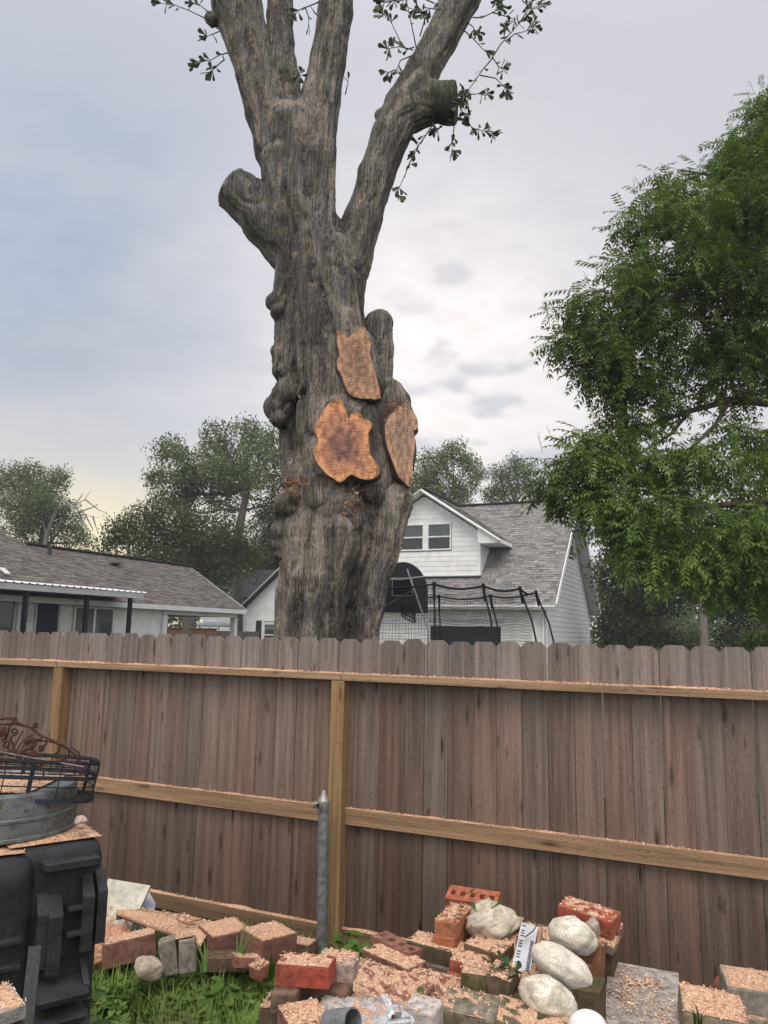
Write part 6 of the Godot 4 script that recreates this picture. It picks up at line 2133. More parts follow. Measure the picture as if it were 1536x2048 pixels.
func build_heap() -> void:
	var g := {"group": "bricks in the heap"}
	var y := -24.0
	# front left stack
	block("brick", "bright red brick on top of the front left stack, chips along its top", "brick", 612, 1942, 2.62, Vector3(0.175, 0.066, 0.095), eul(0, -12, 2), Color(0.42, 0.09, 0.06), Color(0.36, 0.10, 0.07), 0.75, {"group": "bricks in the heap", "chip": 0.006})
	block("brick", "pale mortar-crusted broken brick behind the bright red brick of the front left stack", "brick", 676, 1933, 2.72, Vector3(0.12, 0.064, 0.10), eul(0, -8, -3), Color(0.47, 0.32, 0.26), Color(0.56, 0.47, 0.40), 0.7, {"amp": 0.006, "group": "bricks in the heap"})
	block("brick", "rough brown brick end with a pale scar, middle left of the front left stack", "brick", 581, 1984, 2.64, Vector3(0.085, 0.070, 0.17), eul(0, -8, 2), BRN, Color(0.23, 0.16, 0.11), 0.0, {"amp": 0.006, "r": 0.012, "group": "bricks in the heap"})
	block("brick", "rough rounded brown brick, middle right of the front left stack", "brick", 650, 1988, 2.66, Vector3(0.165, 0.074, 0.11), eul(0, -10, -2), BRN, BRNB, 0.0, {"amp": 0.009, "r": 0.020, "group": "bricks in the heap"})
	block("brick", "mossy brown brick, third layer of the front left stack", "brick", 600, 2030, 2.66, Vector3(0.24, 0.075, 0.12), eul(0, -10, 0), BRNB, MOSS, 0.2, {"amp": 0.006, "r": 0.012, "group": "bricks in the heap"})
	for k in 4:
		block("brick", ["mossy brown brick just below the third layer of the front left stack", "mossy brick next to lowest but one of the front left stack", "mossy brick one above the lowest of the front left stack", "mossy brick lowest in the front left stack"][k], "brick", 602, 2030 + 46 * (k + 1), 2.68, Vector3(0.24, 0.078, 0.13), eul(0, -10 + 9 * (k % 2), 0), BRNB, MOSS, 0.0, {"group": "base bricks of the front left stack"})
	block("brick", "sawdust-topped pinkish brick lowest at the front left of the heap", "brick", 606, 2046, 2.46, Vector3(0.125, 0.062, 0.12), eul(4, 24, 0), DUSKB, DUSK, 0.95, {"group": "bricks in the heap", "n": 150})
	block("brick", "brick with a chip-strewn top at the bottom edge, right of the pinkish sawdust-topped brick", "brick", 660, 2070, 2.42, Vector3(0.16, 0.07, 0.12), eul(0, 20, 0), DUSKB, DUSK, 0.8, {"group": "bricks in the heap"})
	block("flat_stone", "flat pale slab under the metal pipe elbow", "slab", 716, 2034, 2.52, Vector3(0.26, 0.02, 0.16), eul(6, -14, -2), Color(0.50, 0.49, 0.50), Color(0.60, 0.56, 0.52), 0.35, {"group": "", "dust": 0.003})
	block("flat_stone", "grey slab behind the pale slab at the foot of the big sawdust-covered block", "slab", 735, 2018, 2.66, Vector3(0.24, 0.02, 0.12), eul(4, -20, -3), Color(0.30, 0.31, 0.33), Color(0.36, 0.36, 0.37), 0.15, {"dust": 0.003})
	block("paving_block", "largest sawdust-covered red block in front of the cored dusky brick", "block", 766, 1995, 2.92, Vector3(0.30, 0.09, 0.22), eul(6, -30, -4), Color(0.36, 0.15, 0.10), DUSKB, 0.55, {"group": "bricks in the heap", "n": 300, "chip": 0.01, "r": 0.012})
	block("paving_block", "sawdust-covered red block with a twig across it, right of the largest sawdust-covered block", "block", 862, 1994, 2.98, Vector3(0.27, 0.09, 0.18), eul(5, -24, -3), Color(0.36, 0.15, 0.10), DUSKB, 0.52, {"group": "bricks in the heap", "n": 240, "r": 0.012})
	block("brick", "reddish block between the white block and the mossy flat concrete block", "brick", 812, 2050, 2.70, Vector3(0.16, 0.08, 0.12), eul(0, -30, 0), DUSKB, DUSK, 0.6, g)
	block("concrete_block", "chalk white block at the bottom edge of the heap", "block", 846, 2036, 2.56, Vector3(0.10, 0.085, 0.10), eul(2, -22, -4), Color(0.66, 0.61, 0.57), Color(0.56, 0.50, 0.46), 0.12, {"dust": 0.003, "n": 25})
	# middle
	block("paving_block", "dusky block with a grooved edge beneath the round-holed brick", "block", 787, 1940, 3.16, Vector3(0.235, 0.105, 0.11), eul(0, -42, -2), DUSK, Color(0.23, 0.115, 0.09), 0.8, {"group": "bricks in the heap", "dust": 0.010, "n": 120})
	cored_brick("dusky brick with round core holes at the left of the heap", 793, 1904, 3.25, Vector3(0.205, 0.074, 0.085), eul(0, -45, -3), Color(0.30, 0.14, 0.105), 4, false)
	block("brick", "long dark mossy brick carrying the pair of orange bricks", "brick", 876, 1902, 3.24, Vector3(0.225, 0.068, 0.11), eul(2, -26, -3), Color(0.135, 0.105, 0.06), Color(0.10, 0.085, 0.045), 0.85, {"group": "bricks in the heap", "n": 130})
	block("brick", "smooth grey-brown brick beneath the long dark mossy brick", "brick", 874, 1940, 3.22, Vector3(0.19, 0.068, 0.10), eul(0, -24, -2), Color(0.20, 0.145, 0.11), Color(0.225, 0.165, 0.13), 0.0, g)
	block("brick", "red brick end at the left, under the smooth grey-brown brick", "brick", 847, 1962, 3.26, Vector3(0.088, 0.068, 0.2), eul(0, -22, -2), RED * 0.85, REDB * 0.8, 0.0, g)
	block("brick", "red brick end at the right, under the smooth grey-brown brick", "brick", 892, 1976, 3.20, Vector3(0.088, 0.070, 0.2), eul(0, -22, -2), RED * 0.85, REDB * 0.8, 0.0, g)
	block("brick", "upper of the pair of orange bricks, leaf scraps on its chip-strewn top", "brick", 908, 1842, 3.30, Vector3(0.092, 0.064, 0.20), eul(2, -26, -1), Color(0.50, 0.20, 0.10), Color(0.44, 0.185, 0.10), 0.5, g)
	block("brick", "lower of the pair of orange bricks, a chip broken from its corner", "brick", 906, 1874, 3.29, Vector3(0.090, 0.062, 0.20), eul(0, -28, 2), Color(0.46, 0.165, 0.08), Color(0.38, 0.15, 0.085), 0.0, {"group": "bricks in the heap", "chip": 0.014})
	cored_brick("red-orange brick with square core holes at the top of the heap", 946, 1806, 3.58, Vector3(0.225, 0.075, 0.10), eul(16, -20, -1), Color(0.46, 0.15, 0.085), 5, true)
	block("brick", "brown brick under the red-orange cored brick, behind the pale rough rock", "brick", 948, 1850, 3.62, Vector3(0.23, 0.10, 0.12), eul(0, -20, 0), BRN, REDB, 0.3, g)
	block("brick", "old brick deep in the heap below the brown brick", "brick", 950, 1905, 3.62, Vector3(0.26, 0.14, 0.16), eul(0, -24, 0), BRN, BRNB, 0.0, g)
	rock("rough_rock", "rough pale angular rock next to the pair of orange bricks", "rock", 984, 1847, 3.28, Vector3(0.215, 0.158, 0.17), eul(0, 15, -8), 0.30, 1.9, Color(0.78, 0.70, 0.60), Color(0.44, 0.38, 0.30), 0.78)
	block("brick", "brown brick wedged under the pale rough rock", "brick", 978, 1904, 3.18, Vector3(0.155, 0.070, 0.13), eul(4, -34, -4), Color(0.22, 0.135, 0.08), Color(0.17, 0.11, 0.065), 0.7, {"group": "bricks in the heap"})
	block("brick", "red brick with a chip-covered top left of the mossy cube", "brick", 945, 1930, 3.12, Vector3(0.135, 0.068, 0.15), eul(2, -26, -2), RED, REDB, 0.75, g)
	block("brick", "red brick fragment just left of the mossy cube", "brick", 918, 1958, 3.10, Vector3(0.07, 0.07, 0.13), eul(0, -26, -2), RED * 0.9, REDB, 0.0, g)
	block("concrete_block", "mossy stone cube with a yellow sawdust top", "block", 951, 1964, 2.94, Vector3(0.096, 0.092, 0.095), eul(3, -12, -2), MOSS, Color(0.22, 0.175, 0.09), 1.0, {"amp": 0.005, "tone": 0.92, "r": 0.01})
	block("concrete_block", "brown stone block standing upright right of the mossy cube", "block", 1003, 1978, 2.92, Vector3(0.092, 0.135, 0.10), eul(8, -30, -8), Color(0.22, 0.16, 0.11), Color(0.15, 0.115, 0.07), 0.35, {"amp": 0.007, "r": 0.014})
	block("concrete_block", "flat grey concrete block with a mossy front at the bottom of the heap", "block", 944, 2036, 2.80, Vector3(0.205, 0.095, 0.16), eul(4, -16, -3), Color(0.32, 0.285, 0.235), Color(0.22, 0.185, 0.12), 0.3, {"amp": 0.005, "r": 0.01, "dust": 0.004})
	block("brick", "brown brick deep in the heap under the mossy cube", "brick", 900, 1995, 3.0, Vector3(0.22, 0.08, 0.14), eul(0, -20, 0), BRN, BRNB, 0.5, g)
	block("brick", "brown brick deep in the heap between the upright block and the lowest boulder", "brick", 1035, 2025, 2.92, Vector3(0.20, 0.14, 0.14), eul(0, -24, 0), BRN, MOSS, 0.0, g)
	# sawdust slope and the slotted plate
	block("brick", "sawdust-buried brick under the slotted white plate", "brick", 1022, 1920, 3.20, Vector3(0.15, 0.05, 0.24), eul(24, -24, -4), REDB, DUSKB, 1.0, {"group": "bricks in the heap", "n": 200})
	block("brick", "dusky brick between the pale rough rock and the slotted white plate", "brick", 1022, 1868, 3.36, Vector3(0.11, 0.085, 0.11), eul(0, -10, 8), DUSK, REDB, 0.3, {"r": 0.016, "group": "bricks in the heap"})
	block("brick", "red brick with its top showing below the slotted white plate", "brick", 1042, 1962, 2.98, Vector3(0.20, 0.06, 0.12), eul(0, -20, -2), RED * 0.9, REDB, 0.5, g)
	block("brick", "brown brick among chips right of the slotted white plate", "brick", 1080, 1885, 3.26, Vector3(0.16, 0.07, 0.14), eul(4, -24, -4), REDB, BRN, 0.8, g)
	var pc := [at(1022.8, 1936.8, 2.99), at(1059.3, 1949.5, 2.97), at(1076, 1853, 3.26), at(1043, 1844, 3.28)]
	var pl := plate("slotted_plate", "white metal plate with rows of black slots, leaning on the heap", "metal plate", pc, 0.004, Color(0.60, 0.61, 0.64), "paint")
	var n: Vector3 = ((pc[1] as Vector3) - pc[0]).cross((pc[3] as Vector3) - pc[0]).normalized()
	for row in [[0.2, 17], [0.84, 19]]:
		var mb := MB.new()
		for k in row[1]:
			if row[0] < 0.5 and k % 4 == 3:
				continue
			var f: float = row[0]
			var g2: float = (k + 0.5) / row[1] * (0.96 if row[0] < 0.5 else 0.66)
			var p: Vector3 = (pc[0] as Vector3).lerp(pc[1], f).lerp((pc[3] as Vector3).lerp(pc[2], f), g2) - pl.position + n * 0.0015
			var ux: Vector3 = ((pc[1] as Vector3) - pc[0]).normalized()
			var uy: Vector3 = ((pc[3] as Vector3) - pc[0]).normalized()
			mb.quad(p - ux * 0.007 - uy * 0.0028, p + ux * 0.007 - uy * 0.0028, p + ux * 0.007 + uy * 0.0028, p - ux * 0.007 + uy * 0.0028, Color(0.02, 0.02, 0.022))
		put("slot_row", mb.mesh(M.plain), pl)
	beam("wood_lath", pl, pc[1] - pl.position + Vector3(0.012, -0.004, 0), pc[2] - pl.position + Vector3(0.012, -0.004, 0), 0.014, 0.01, Color(0.42, 0.26, 0.16), "weathered_board")
	# boulders
	var gb := "pale boulders on the heap"
	rock("boulder", "upper pale boulder lying against the red brick at the top right of the heap", "boulder", 1147, 1871, 3.10, Vector3(0.184, 0.124, 0.14), eul(0, 0, -22), 0.20, 1.2, Color(0.86, 0.82, 0.75), Color(0.56, 0.51, 0.43), 0.9, gb)
	rock("boulder", "long smooth pale boulder slanting down, middle of the three", "boulder", 1126, 1934, 2.94, Vector3(0.238, 0.114, 0.13), eul(0, 0, -31), 0.16, 1.2, Color(0.88, 0.84, 0.77), Color(0.68, 0.63, 0.55), 0.0, gb)
	rock("boulder", "lowest speckled pale boulder of the three, above the round white stone", "boulder", 1098, 2000, 2.74, Vector3(0.196, 0.124, 0.14), eul(0, 0, -20), 0.19, 1.3, Color(0.84, 0.79, 0.71), Color(0.54, 0.49, 0.40), 0.92, gb)
	var ws := rock("round_stone", "smooth bright white round stone at the bottom edge of the heap", "stone", 1176, 2062, 2.60, Vector3(0.125, 0.115, 0.12), eul(0, 0, 0), 0.03, 1.0, Color(0.80, 0.79, 0.76), Color(0.78, 0.77, 0.74))
	ws.material_override = M.paint
	block("brick", "chipped red brick on top of the heap at the right", "brick", 1178, 1834, 3.32, Vector3(0.225, 0.070, 0.10), eul(8, -38, -4), Color(0.46, 0.125, 0.075), RED, 0.35, {"group": "bricks in the heap", "chip": 0.016, "amp": 0.004})
	block("mortar_lump", "grey lump of mortar stuck under the chipped red brick", "mortar", 1186, 1856, 3.20, Vector3(0.05, 0.06, 0.05), eul(10, 20, 15), Color(0.44, 0.38, 0.32), Color(0.36, 0.30, 0.25), 0.0, {"amp": 0.008, "r": 0.015})
	block("brick", "small tan brick chunk poking out right of the chipped red brick", "brick", 1222, 1862, 3.40, Vector3(0.08, 0.05, 0.09), eul(0, -30, -6), DUSKB, GRYB, 0.3, g)
	block("brick", "flat broken tan piece with chips below the chipped red brick", "brick", 1212, 1884, 3.26, Vector3(0.085, 0.035, 0.09), eul(10, -35, -14), GRYB, BRN, 0.8, g)
	block("brick", "dark brick under the flat broken tan piece", "brick", 1206, 1925, 3.32, Vector3(0.10, 0.16, 0.12), eul(0, -24, 0), BRNB, MOSS, 0.0, g)
	block("brick", "orange-brown brick standing on end behind the long smooth boulder", "brick", 1176, 1940, 3.16, Vector3(0.105, 0.22, 0.09), eul(-6, -30, -6), Color(0.33, 0.16, 0.09), Color(0.25, 0.12, 0.07), 0.4, {"group": "bricks in the heap"})
	block("brick", "brown brick carrying the upper pale boulder", "brick", 1128, 1915, 3.22, Vector3(0.24, 0.07, 0.13), eul(4, -28, -8), REDB, BRN, 0.7, g)
	block("brick", "dark brick deep in the heap behind the lowest boulder", "brick", 1160, 2010, 2.95, Vector3(0.16, 0.16, 0.14), eul(0, -24, 0), BRNB, MOSS, 0.0, g)
	block("concrete_block", "mossy block with chips carrying the lowest boulder", "block", 1066, 2074, 2.66, Vector3(0.24, 0.12, 0.17), eul(2, -14, -8), Color(0.26, 0.215, 0.14), MOSS, 0.6, {"amp": 0.005, "r": 0.01})
	# right of the heap
	var pv := plate("paving_slab", "large grey paving slab lying aslant with patches of wood chips", "paving slab", [at(1204, 2090, 2.86), at(1362, 2090, 2.84), at(1357, 1946, 3.30), at(1217, 1921, 3.36)], 0.035, Color(0.42, 0.375, 0.335))
	var ch := MB.new()
	chips_on(ch, 900, func():
		var q: Array = [[0.27, 0.78, 0.08, 0.12], [0.3, 0.55, 0.09, 0.12], [0.62, 0.76, 0.12, 0.04], [0.7, 0.35, 0.14, 0.14], [0.5, 0.5, 0.3, 0.3]][R.randi() % 5]
		var a: float = clampf(q[0] + R.randfn() * q[2], 0.04, 0.96)
		var b: float = clampf(q[1] + R.randfn() * q[3], 0.03, 0.97)
		return at(1204, 2090, 2.855).lerp(at(1362, 2090, 2.835), a).lerp(at(1217, 1921, 3.355).lerp(at(1357, 1946, 3.295), a), b) + Vector3(0, 0.003, 0.001) - pv.position, 0.0018, 0.0052)
	kind(put("chips", ch.mesh(M.chips), pv), "stuff")
	var ring := []
	var rc := at(1219, 1985, 3.13)
	for k in 15:
		var gg := TAU * k / 14.0
		ring.append(Vector3(cos(gg) * 0.009, 0.003 + sin(gg) * 0.008, sin(gg) * 0.004))
	ring.append(Vector3(0.03, -0.004, 0.005)); ring.append(Vector3(0.045, -0.012, 0.012))
	var hk := put("wire_hook", null, self, Transform3D(Basis(), rc + Vector3(0, 0.006, 0.006)))
	var hm := MB.new()
	hm.tube(ring, [0.0022], 6, Color(0.16, 0.11, 0.05))
	hk.mesh = hm.mesh(M.rust)
	tag(hk, "small wire ring hook lying on the large paving slab", "hook")
	block("paving_block", "tan block buried in sawdust right of the large paving slab", "block", 1424, 2034, 2.92, Vector3(0.21, 0.10, 0.19), eul(6, -16, -4), Color(0.33, 0.25, 0.17), GRYB, 1.0, {"n": 260, "dust": 0.012, "tone": 0.95, "r": 0.014})
	rock("brick_shard", "pointed red brick shard leaning on the fence at the right", "brick shard", 1442, 1988, 3.24, Vector3(0.125, 0.125, 0.08), eul(0, 10, 6), 0.25, 1.6, Color(0.25, 0.09, 0.06), Color(0.20, 0.085, 0.06), 0.72)
	block("concrete_block", "upper grey concrete block at the right edge, sawdust along its top", "block", 1532, 1993, 3.02, Vector3(0.29, 0.105, 0.17), eul(4, -14, -2), GRY, Color(0.27, 0.245, 0.20), 0.9, {"n": 160, "tone": 0.9, "r": 0.008})
	block("concrete_block", "lower grey concrete block at the right edge, under the upper one", "block", 1546, 2054, 3.0, Vector3(0.29, 0.105, 0.18), eul(0, -12, -1), GRY, Color(0.27, 0.245, 0.20), 0.5, {"r": 0.008})
	block("concrete_block", "grey concrete block lowest at the right edge", "block", 1546, 2116, 3.0, Vector3(0.30, 0.13, 0.19), eul(0, -16, 0), GRY, GRYB, 0.0, {"r": 0.008})
	# metal bits
	var pp := at(690, 2044, 2.36)
	var ax := Vector3(0.72, 0.30, 0.62).normalized()
	var pb := Basis(ax.cross(Vector3.UP).normalized(), ax, ax.cross(Vector3.UP).normalized().cross(ax))
	var cup := MB.new()
	cup.lathe([Vector2(0.030, -0.07), Vector2(0.034, -0.02), Vector2(0.0335, 0.026), Vector2(0.036, 0.027), Vector2(0.036, 0.031), Vector2(0.031, 0.031), Vector2(0.029, -0.03), Vector2(0.0, -0.03)], 26, Color(0.22, 0.225, 0.235))
	var cm := put("pipe_elbow", cup.mesh(M.plastic), self, Transform3D(pb, pp))
	tag(cm, "grey open pipe fitting lying on the pale slab", "pipe fitting")
	var hi := thing("metal_clamp", "bent galvanised strap clamp lying at the bottom of the heap", "clamp", Transform3D(Basis(), at(786, 2040, 2.38)))
	var st := MB.new()
	var path := [[769, 1990], [772, 2000], [778, 2012], [780, 2026], [790, 2034], [804, 2030], [816, 2034], [824, 2046]]
	for k in path.size() - 1:
		var a := at(path[k][0], path[k][1], 2.40 - 0.008 * k) - hi.position
		var b := at(path[k + 1][0], path[k + 1][1], 2.40 - 0.008 * (k + 1)) - hi.position
		var d := (b - a).normalized()
		var sd := d.cross(Vector3(0.2, 0.45, 0.9)).normalized()
		st.box(Transform3D(Basis(sd, d, sd.cross(d)), (a + b) * 0.5), Vector3(0.021, a.distance_to(b) + 0.004, 0.004), Color(0.50, 0.52, 0.54), 0.001)
	put("strap", st.mesh(M.zinc), hi)
	var hg := MB.new()
	hg.tube([at(776, 2050, 2.34) - hi.position, at(822, 2044, 2.34) - hi.position], [0.013], 12, Color(0.40, 0.42, 0.44))
	put("hinge_barrel", hg.mesh(M.zinc), hi)
	var hp := MB.new()
	hp.box(Transform3D(eul(30, -15, -6), at(762, 2044, 2.36) - hi.position), Vector3(0.045, 0.004, 0.04), Color(0.46, 0.48, 0.5), 0.001)
	put("hinge_leaf", hp.mesh(M.zinc), hi)
	for q in [[786, 2034], [818, 2038]]:
		var bm := MB.new()
		bm.tube([at(q[0], q[1], 2.36) - hi.position, at(q[0], q[1], 2.345) - hi.position], [0.006], 8, Color(0.10, 0.035, 0.025))
		put("bolt", bm.mesh(M.rust), hi)
	# twigs and green leaf scraps
	var tws := [["thin forked twig standing out between the front left stack and the sawdust-covered block", [[708, 1985, 2.7], [692, 1974, 2.72], [680, 1968, 2.74]], 0.0025], ["dark twig lying across the two sawdust-covered blocks", [[818, 1976, 2.95], [850, 1984, 2.9], [876, 1990, 2.88]], 0.003], ["dry vine twig hanging over the top of the slotted plate", [[1090, 1852, 3.2], [1074, 1850, 3.2], [1066, 1862, 3.18], [1050, 1874, 3.15]], 0.003]]
	for q in tws:
		var pts := []
		for p in q[1]:
			pts.append(at(p[0], p[1], p[2]))
		var c: Vector3 = pts[0]
		for k in pts.size():
			pts[k] = (pts[k] as Vector3) - c
		var tm := MB.new()
		tm.tube(pts, [q[2]], 5, Color(0.16, 0.11, 0.075))
		tm.tube([pts[1], (pts[1] as Vector3) + Vector3(-0.02, 0.018, 0)], [q[2] * 0.7], 4, Color(0.18, 0.12, 0.08))
		tag(put("twig", tm.mesh(M.plain), self, Transform3D(Basis(), c)), q[0], "twig")
	var lf := leaf_mesh(0.05, 0.026, Color(0.05, 0.10, 0.025), 0.15)
	for q in [[[905, 1832, 3.26], "small green leaf scrap on the upper orange brick"], [[925, 1816, 3.28], "green leaf scrap near the back corner of the upper orange brick"], [[952, 1826, 3.18], "green leaf on the left shoulder of the pale rough rock"], [[982, 1818, 3.18], "green leaf on the crown of the pale rough rock"], [[842, 2004, 2.6], "green leaf on the chalk white block"], [[928, 1790, 3.5], "green leaf lying on the red-orange cored brick"]]:
		tag(put("leaf_scrap", lf, self, Transform3D(eul(-75, rf(0, 360), rf(-20, 20)), at(q[0][0], q[0][1], q[0][2]))), q[1], "leaf")
	# vine leaves growing through the heap
	var vine := thing("vine_sprout", "dark green leafy sprout growing through the heap above the mossy cube", "weed", Transform3D(Basis(), at(1000, 1945, 2.94)))
	var big := leaf_mesh(0.042, 0.032, Color(0.04, 0.085, 0.03), 0.2)
	for q in [[985, 1926], [996, 1936], [1004, 1928], [1020, 1938], [1028, 1946], [1012, 1950], [1042, 1948], [1036, 1990], [1030, 2000]]:
		var p := at(q[0], q[1], 2.90) - vine.position
		var sm := MB.new()
		sm.tube([p + Vector3(0.01, -0.05, -0.05), p], [0.002], 4, Color(0.08, 0.11, 0.03))
		put("stem", sm.mesh(M.plain), vine)
		put("leaf", big, vine, Transform3D(eul(rf(-95, -30), rf(0, 360), rf(-30, 30)), p))

# ---- the two bins with the tub, the basket and the scrollwork on top
func build_bins() -> void:
	var blk := Color(0.030, 0.031, 0.034)
	var edge := Color(0.040, 0.041, 0.044)
	var o := at(140, 1700, 2.74)
	o.y = 0.0
	var fr := Transform3D(yaw(37), o)
	var hh := 1.11
	var t := thing("trash_bin", "upturned black plastic bin at the back, its ribbed side and ledges facing the fence corner", "bin", fr)
	put("body", block_mesh(Vector3(0.32, hh, 0.42), 0.06, blk, edge, 0.002, 2.2, "plastic", 0.0), t, Transform3D(Basis(), Vector3(-0.03, hh * 0.5, -0.225)))
	bx("ledge", t, Vector3(0.0, hh - 0.055, 0.02), Vector3(0.18, 0.032, 0.07), edge, "plastic", 0.01)
	var rib := func(x: float, y0: float, y1: float, z: float, w: float, dp: float) -> void:   # an upright lug with a chamfered head
		var mb := MB.new()
		var a := [Vector3(x - w, y0, z), Vector3(x + w, y0, z), Vector3(x + w, y1 - 0.06, z), Vector3(x - w, y1 - 0.06, z)]
		var d := Vector3(0, 0, dp)
		mb.quad(a[0] + d, a[1] + d, a[2] + d, a[3] + d, edge)
		mb.quad(a[3] + d, a[2] + d, a[2] + Vector3(0, 0.06, 0), a[3] + Vector3(0, 0.06, 0), edge)
		mb.quad(a[1] + d, a[1], a[2], a[2] + d, edge); mb.tri(a[2] + d, a[2], a[2] + Vector3(0, 0.06, 0), edge)
		mb.quad(a[0], a[0] + d, a[3] + d, a[3], edge); mb.tri(a[3], a[3] + d, a[3] + Vector3(0, 0.06, 0), edge)
		mb.quad(a[0], a[1], a[1] + d, a[0] + d, edge)
		put("lug", mb.mesh(M.plastic), t)
	rib.call(0.066, 0.77, 1.0, -0.016, 0.019, 0.05)
	rib.call(0.112, 0.785, 1.01, -0.018, 0.016, 0.05)
	rib.call(-0.075, 0.74, 0.965, -0.016, 0.017, 0.04)
	rib.call(0.025, 0.36, 0.55, -0.016, 0.017, 0.06)
	rib.call(0.085, 0.38, 0.57, -0.016, 0.017, 0.06)
	for q in [0.91, 0.83]:
		bx("bracket", t, Vector3(0.026, q, 0.010), Vector3(0.05, 0.018, 0.05), edge, "plastic", 0.005)
	var tray := bx("tray", t, Vector3(-0.005, 0.665, 0.03), Vector3(0.165, 0.028, 0.10), edge, "plastic", 0.008, Basis(Vector3.RIGHT, 0.35))
	dust(tray, Vector3(0.14, 0.03, 0.06), 0.15, 0.002, 45, 3.0)
	bx("tray", t, Vector3(-0.01, 0.592, 0.026), Vector3(0.17, 0.026, 0.09), edge, "plastic", 0.008, Basis(Vector3.RIGHT, 0.35))
	rib.call(0.072, 0.655, 0.735, -0.016, 0.010, 0.07)
	dust(t, Vector3(0.31, 2.0 * hh, 0.37), 1.0, 0.012, 420, 6.1)
	var top: MeshInstance3D = t.get_child(t.get_child_count() - 1)
	top.position = Vector3(-0.03, 0, -0.225)
	var o2 := at(88, 1705, 2.66)
	o2.y = 0.0
	var f2 := Transform3D(yaw(33), o2)
	var t2 := thing("trash_bin", "upturned black plastic bin at the left front, under the galvanised tub", "bin", f2)
	put("body", block_mesh(Vector3(0.62, hh - 0.01, 0.5), 0.07, blk, edge, 0.002, 3.1, "plastic", 0.0), t2, Transform3D(Basis(), Vector3(-0.32, (hh - 0.01) * 0.5, -0.25)))
	t = t2
	rib.call(-0.036, 0.72, 0.955, -0.012, 0.022, 0.045)
	rib.call(-0.23, 0.72, 0.95, -0.012, 0.022, 0.045)
	for q in [0.85, 0.775]:
		bx("bracket", t2, Vector3(-0.09, q, 0.008), Vector3(0.09, 0.018, 0.045), edge, "plastic", 0.005)
	dust(t2, Vector3(0.56, 2.0 * (hh - 0.01), 0.44), 0.95, 0.010, 420, 8.4)
	top = t2.get_child(t2.get_child_count() - 1)
	top.position = Vector3(-0.32, 0, -0.25)
	# tub, bottom up
	var tc := at(-10, 1690, 2.92)
	tc.y = hh + 0.006
	var tub := thing("wash_tub", "round galvanised wash tub turned bottom up on the bins, sawdust on it", "tub", Transform3D(Basis(), tc))
	var mb := MB.new()
	var z := Color(0.22, 0.245, 0.24)
	mb.lathe([Vector2(0.268, 0.0), Vector2(0.274, 0.004), Vector2(0.274, 0.012), Vector2(0.268, 0.016), Vector2(0.266, 0.060), Vector2(0.270, 0.064), Vector2(0.270, 0.072), Vector2(0.265, 0.076), Vector2(0.260, 0.145), Vector2(0.257, 0.153), Vector2(0.250, 0.156), Vector2(0.246, 0.148), Vector2(0.0, 0.148)], 56, z)
	put("shell", mb.mesh(M.zinc), tub)
	var sp := MB.new()
	for k in 26:
		var g := rf(0.2, 1.9)
		var yy := rf(0.085, 0.135) if k > 6 else rf(0.095, 0.12)
		var s := rf(0.003, 0.009)
		var p := Vector3(cos(g), 0, sin(g))
		var q := Vector3(-sin(g), 0, cos(g))
		var rr := lerpf(0.2645, 0.259, (yy - 0.076) / 0.1) + 0.001
		sp.quad(p * rr + q * s + Vector3(0, yy - s * 0.5, 0), p * rr - q * s + Vector3(0, yy - s * 0.6, 0), p * rr - q * s * 0.7 + Vector3(0, yy + s * 0.5, 0), p * rr + q * s * 0.8 + Vector3(0, yy + s * 0.7, 0), Color(0.13, 0.09, 0.05).lerp(Color(0.2, 0.16, 0.08), R.randf()))
	put("rust_spots", sp.mesh(M.rust), tub)
	dust(tub, Vector3(0.36, 0.2, 0.36), 0.9, 0.012, 420, 2.0, 0.154)
	# wire basket
	var bk := thing("wire_basket", "black wire basket with flat strip corners lying on the tub", "basket", Transform3D(eul(-4, 28, -6), at(-6, 1588, 2.86)))
	var wire := Color(0.018, 0.019, 0.021)
	var bw := 0.32
	var bd := 0.18
	var bh := 0.125
	var loop := func(y: float, r: float) -> Array:
		var pts := []
		for k in 25:
			var f := k / 24.0
			var g := f * TAU
			var c := Vector2(cos(g), sin(g))
			var e := pow(absf(c.x), 4.0) + pow(absf(c.y), 4.0)
			c /= pow(e, 0.25)
			pts.append(Vector3(c.x * bw * r, y, c.y * bd * r))
		return pts
	for q in [[0.0, 0.97, 0.003], [0.045, 0.98, 0.0025], [0.088, 0.99, 0.0025], [bh, 1.0, 0.004]]:
		rod("wire_loop", bk, loop.call(q[0], q[1]), q[2], wire)
	var l0: Array = loop.call(0.0, 0.97)
	var l1: Array = loop.call(bh, 1.0)
	for k in 24:
		rod("upright_wire", bk, [l0[k], l1[k]], 0.0022, wire, "plain", 5)
	for k in 13:
		var x := lerpf(-bw * 0.92, bw * 0.92, k / 12.0)
		rod("bottom_wire", bk, [Vector3(x, 0.0, -bd * 0.95), Vector3(x, 0.0, bd * 0.95)], 0.002, wire, "plain", 5)
	for k in 8:
		var zz := lerpf(-bd * 0.9, bd * 0.9, k / 7.0)
		rod("bottom_wire", bk, [Vector3(-bw * 0.95, 0.003, zz), Vector3(bw * 0.95, 0.003, zz)], 0.002, wire, "plain", 5)
	for k in [19, 22, 2, 5, 1]:
		beam("corner_strip", bk, l0[k] * 1.01, l1[k] * 1.01, 0.016, 0.004, Color(0.022, 0.028, 0.034), "paint")
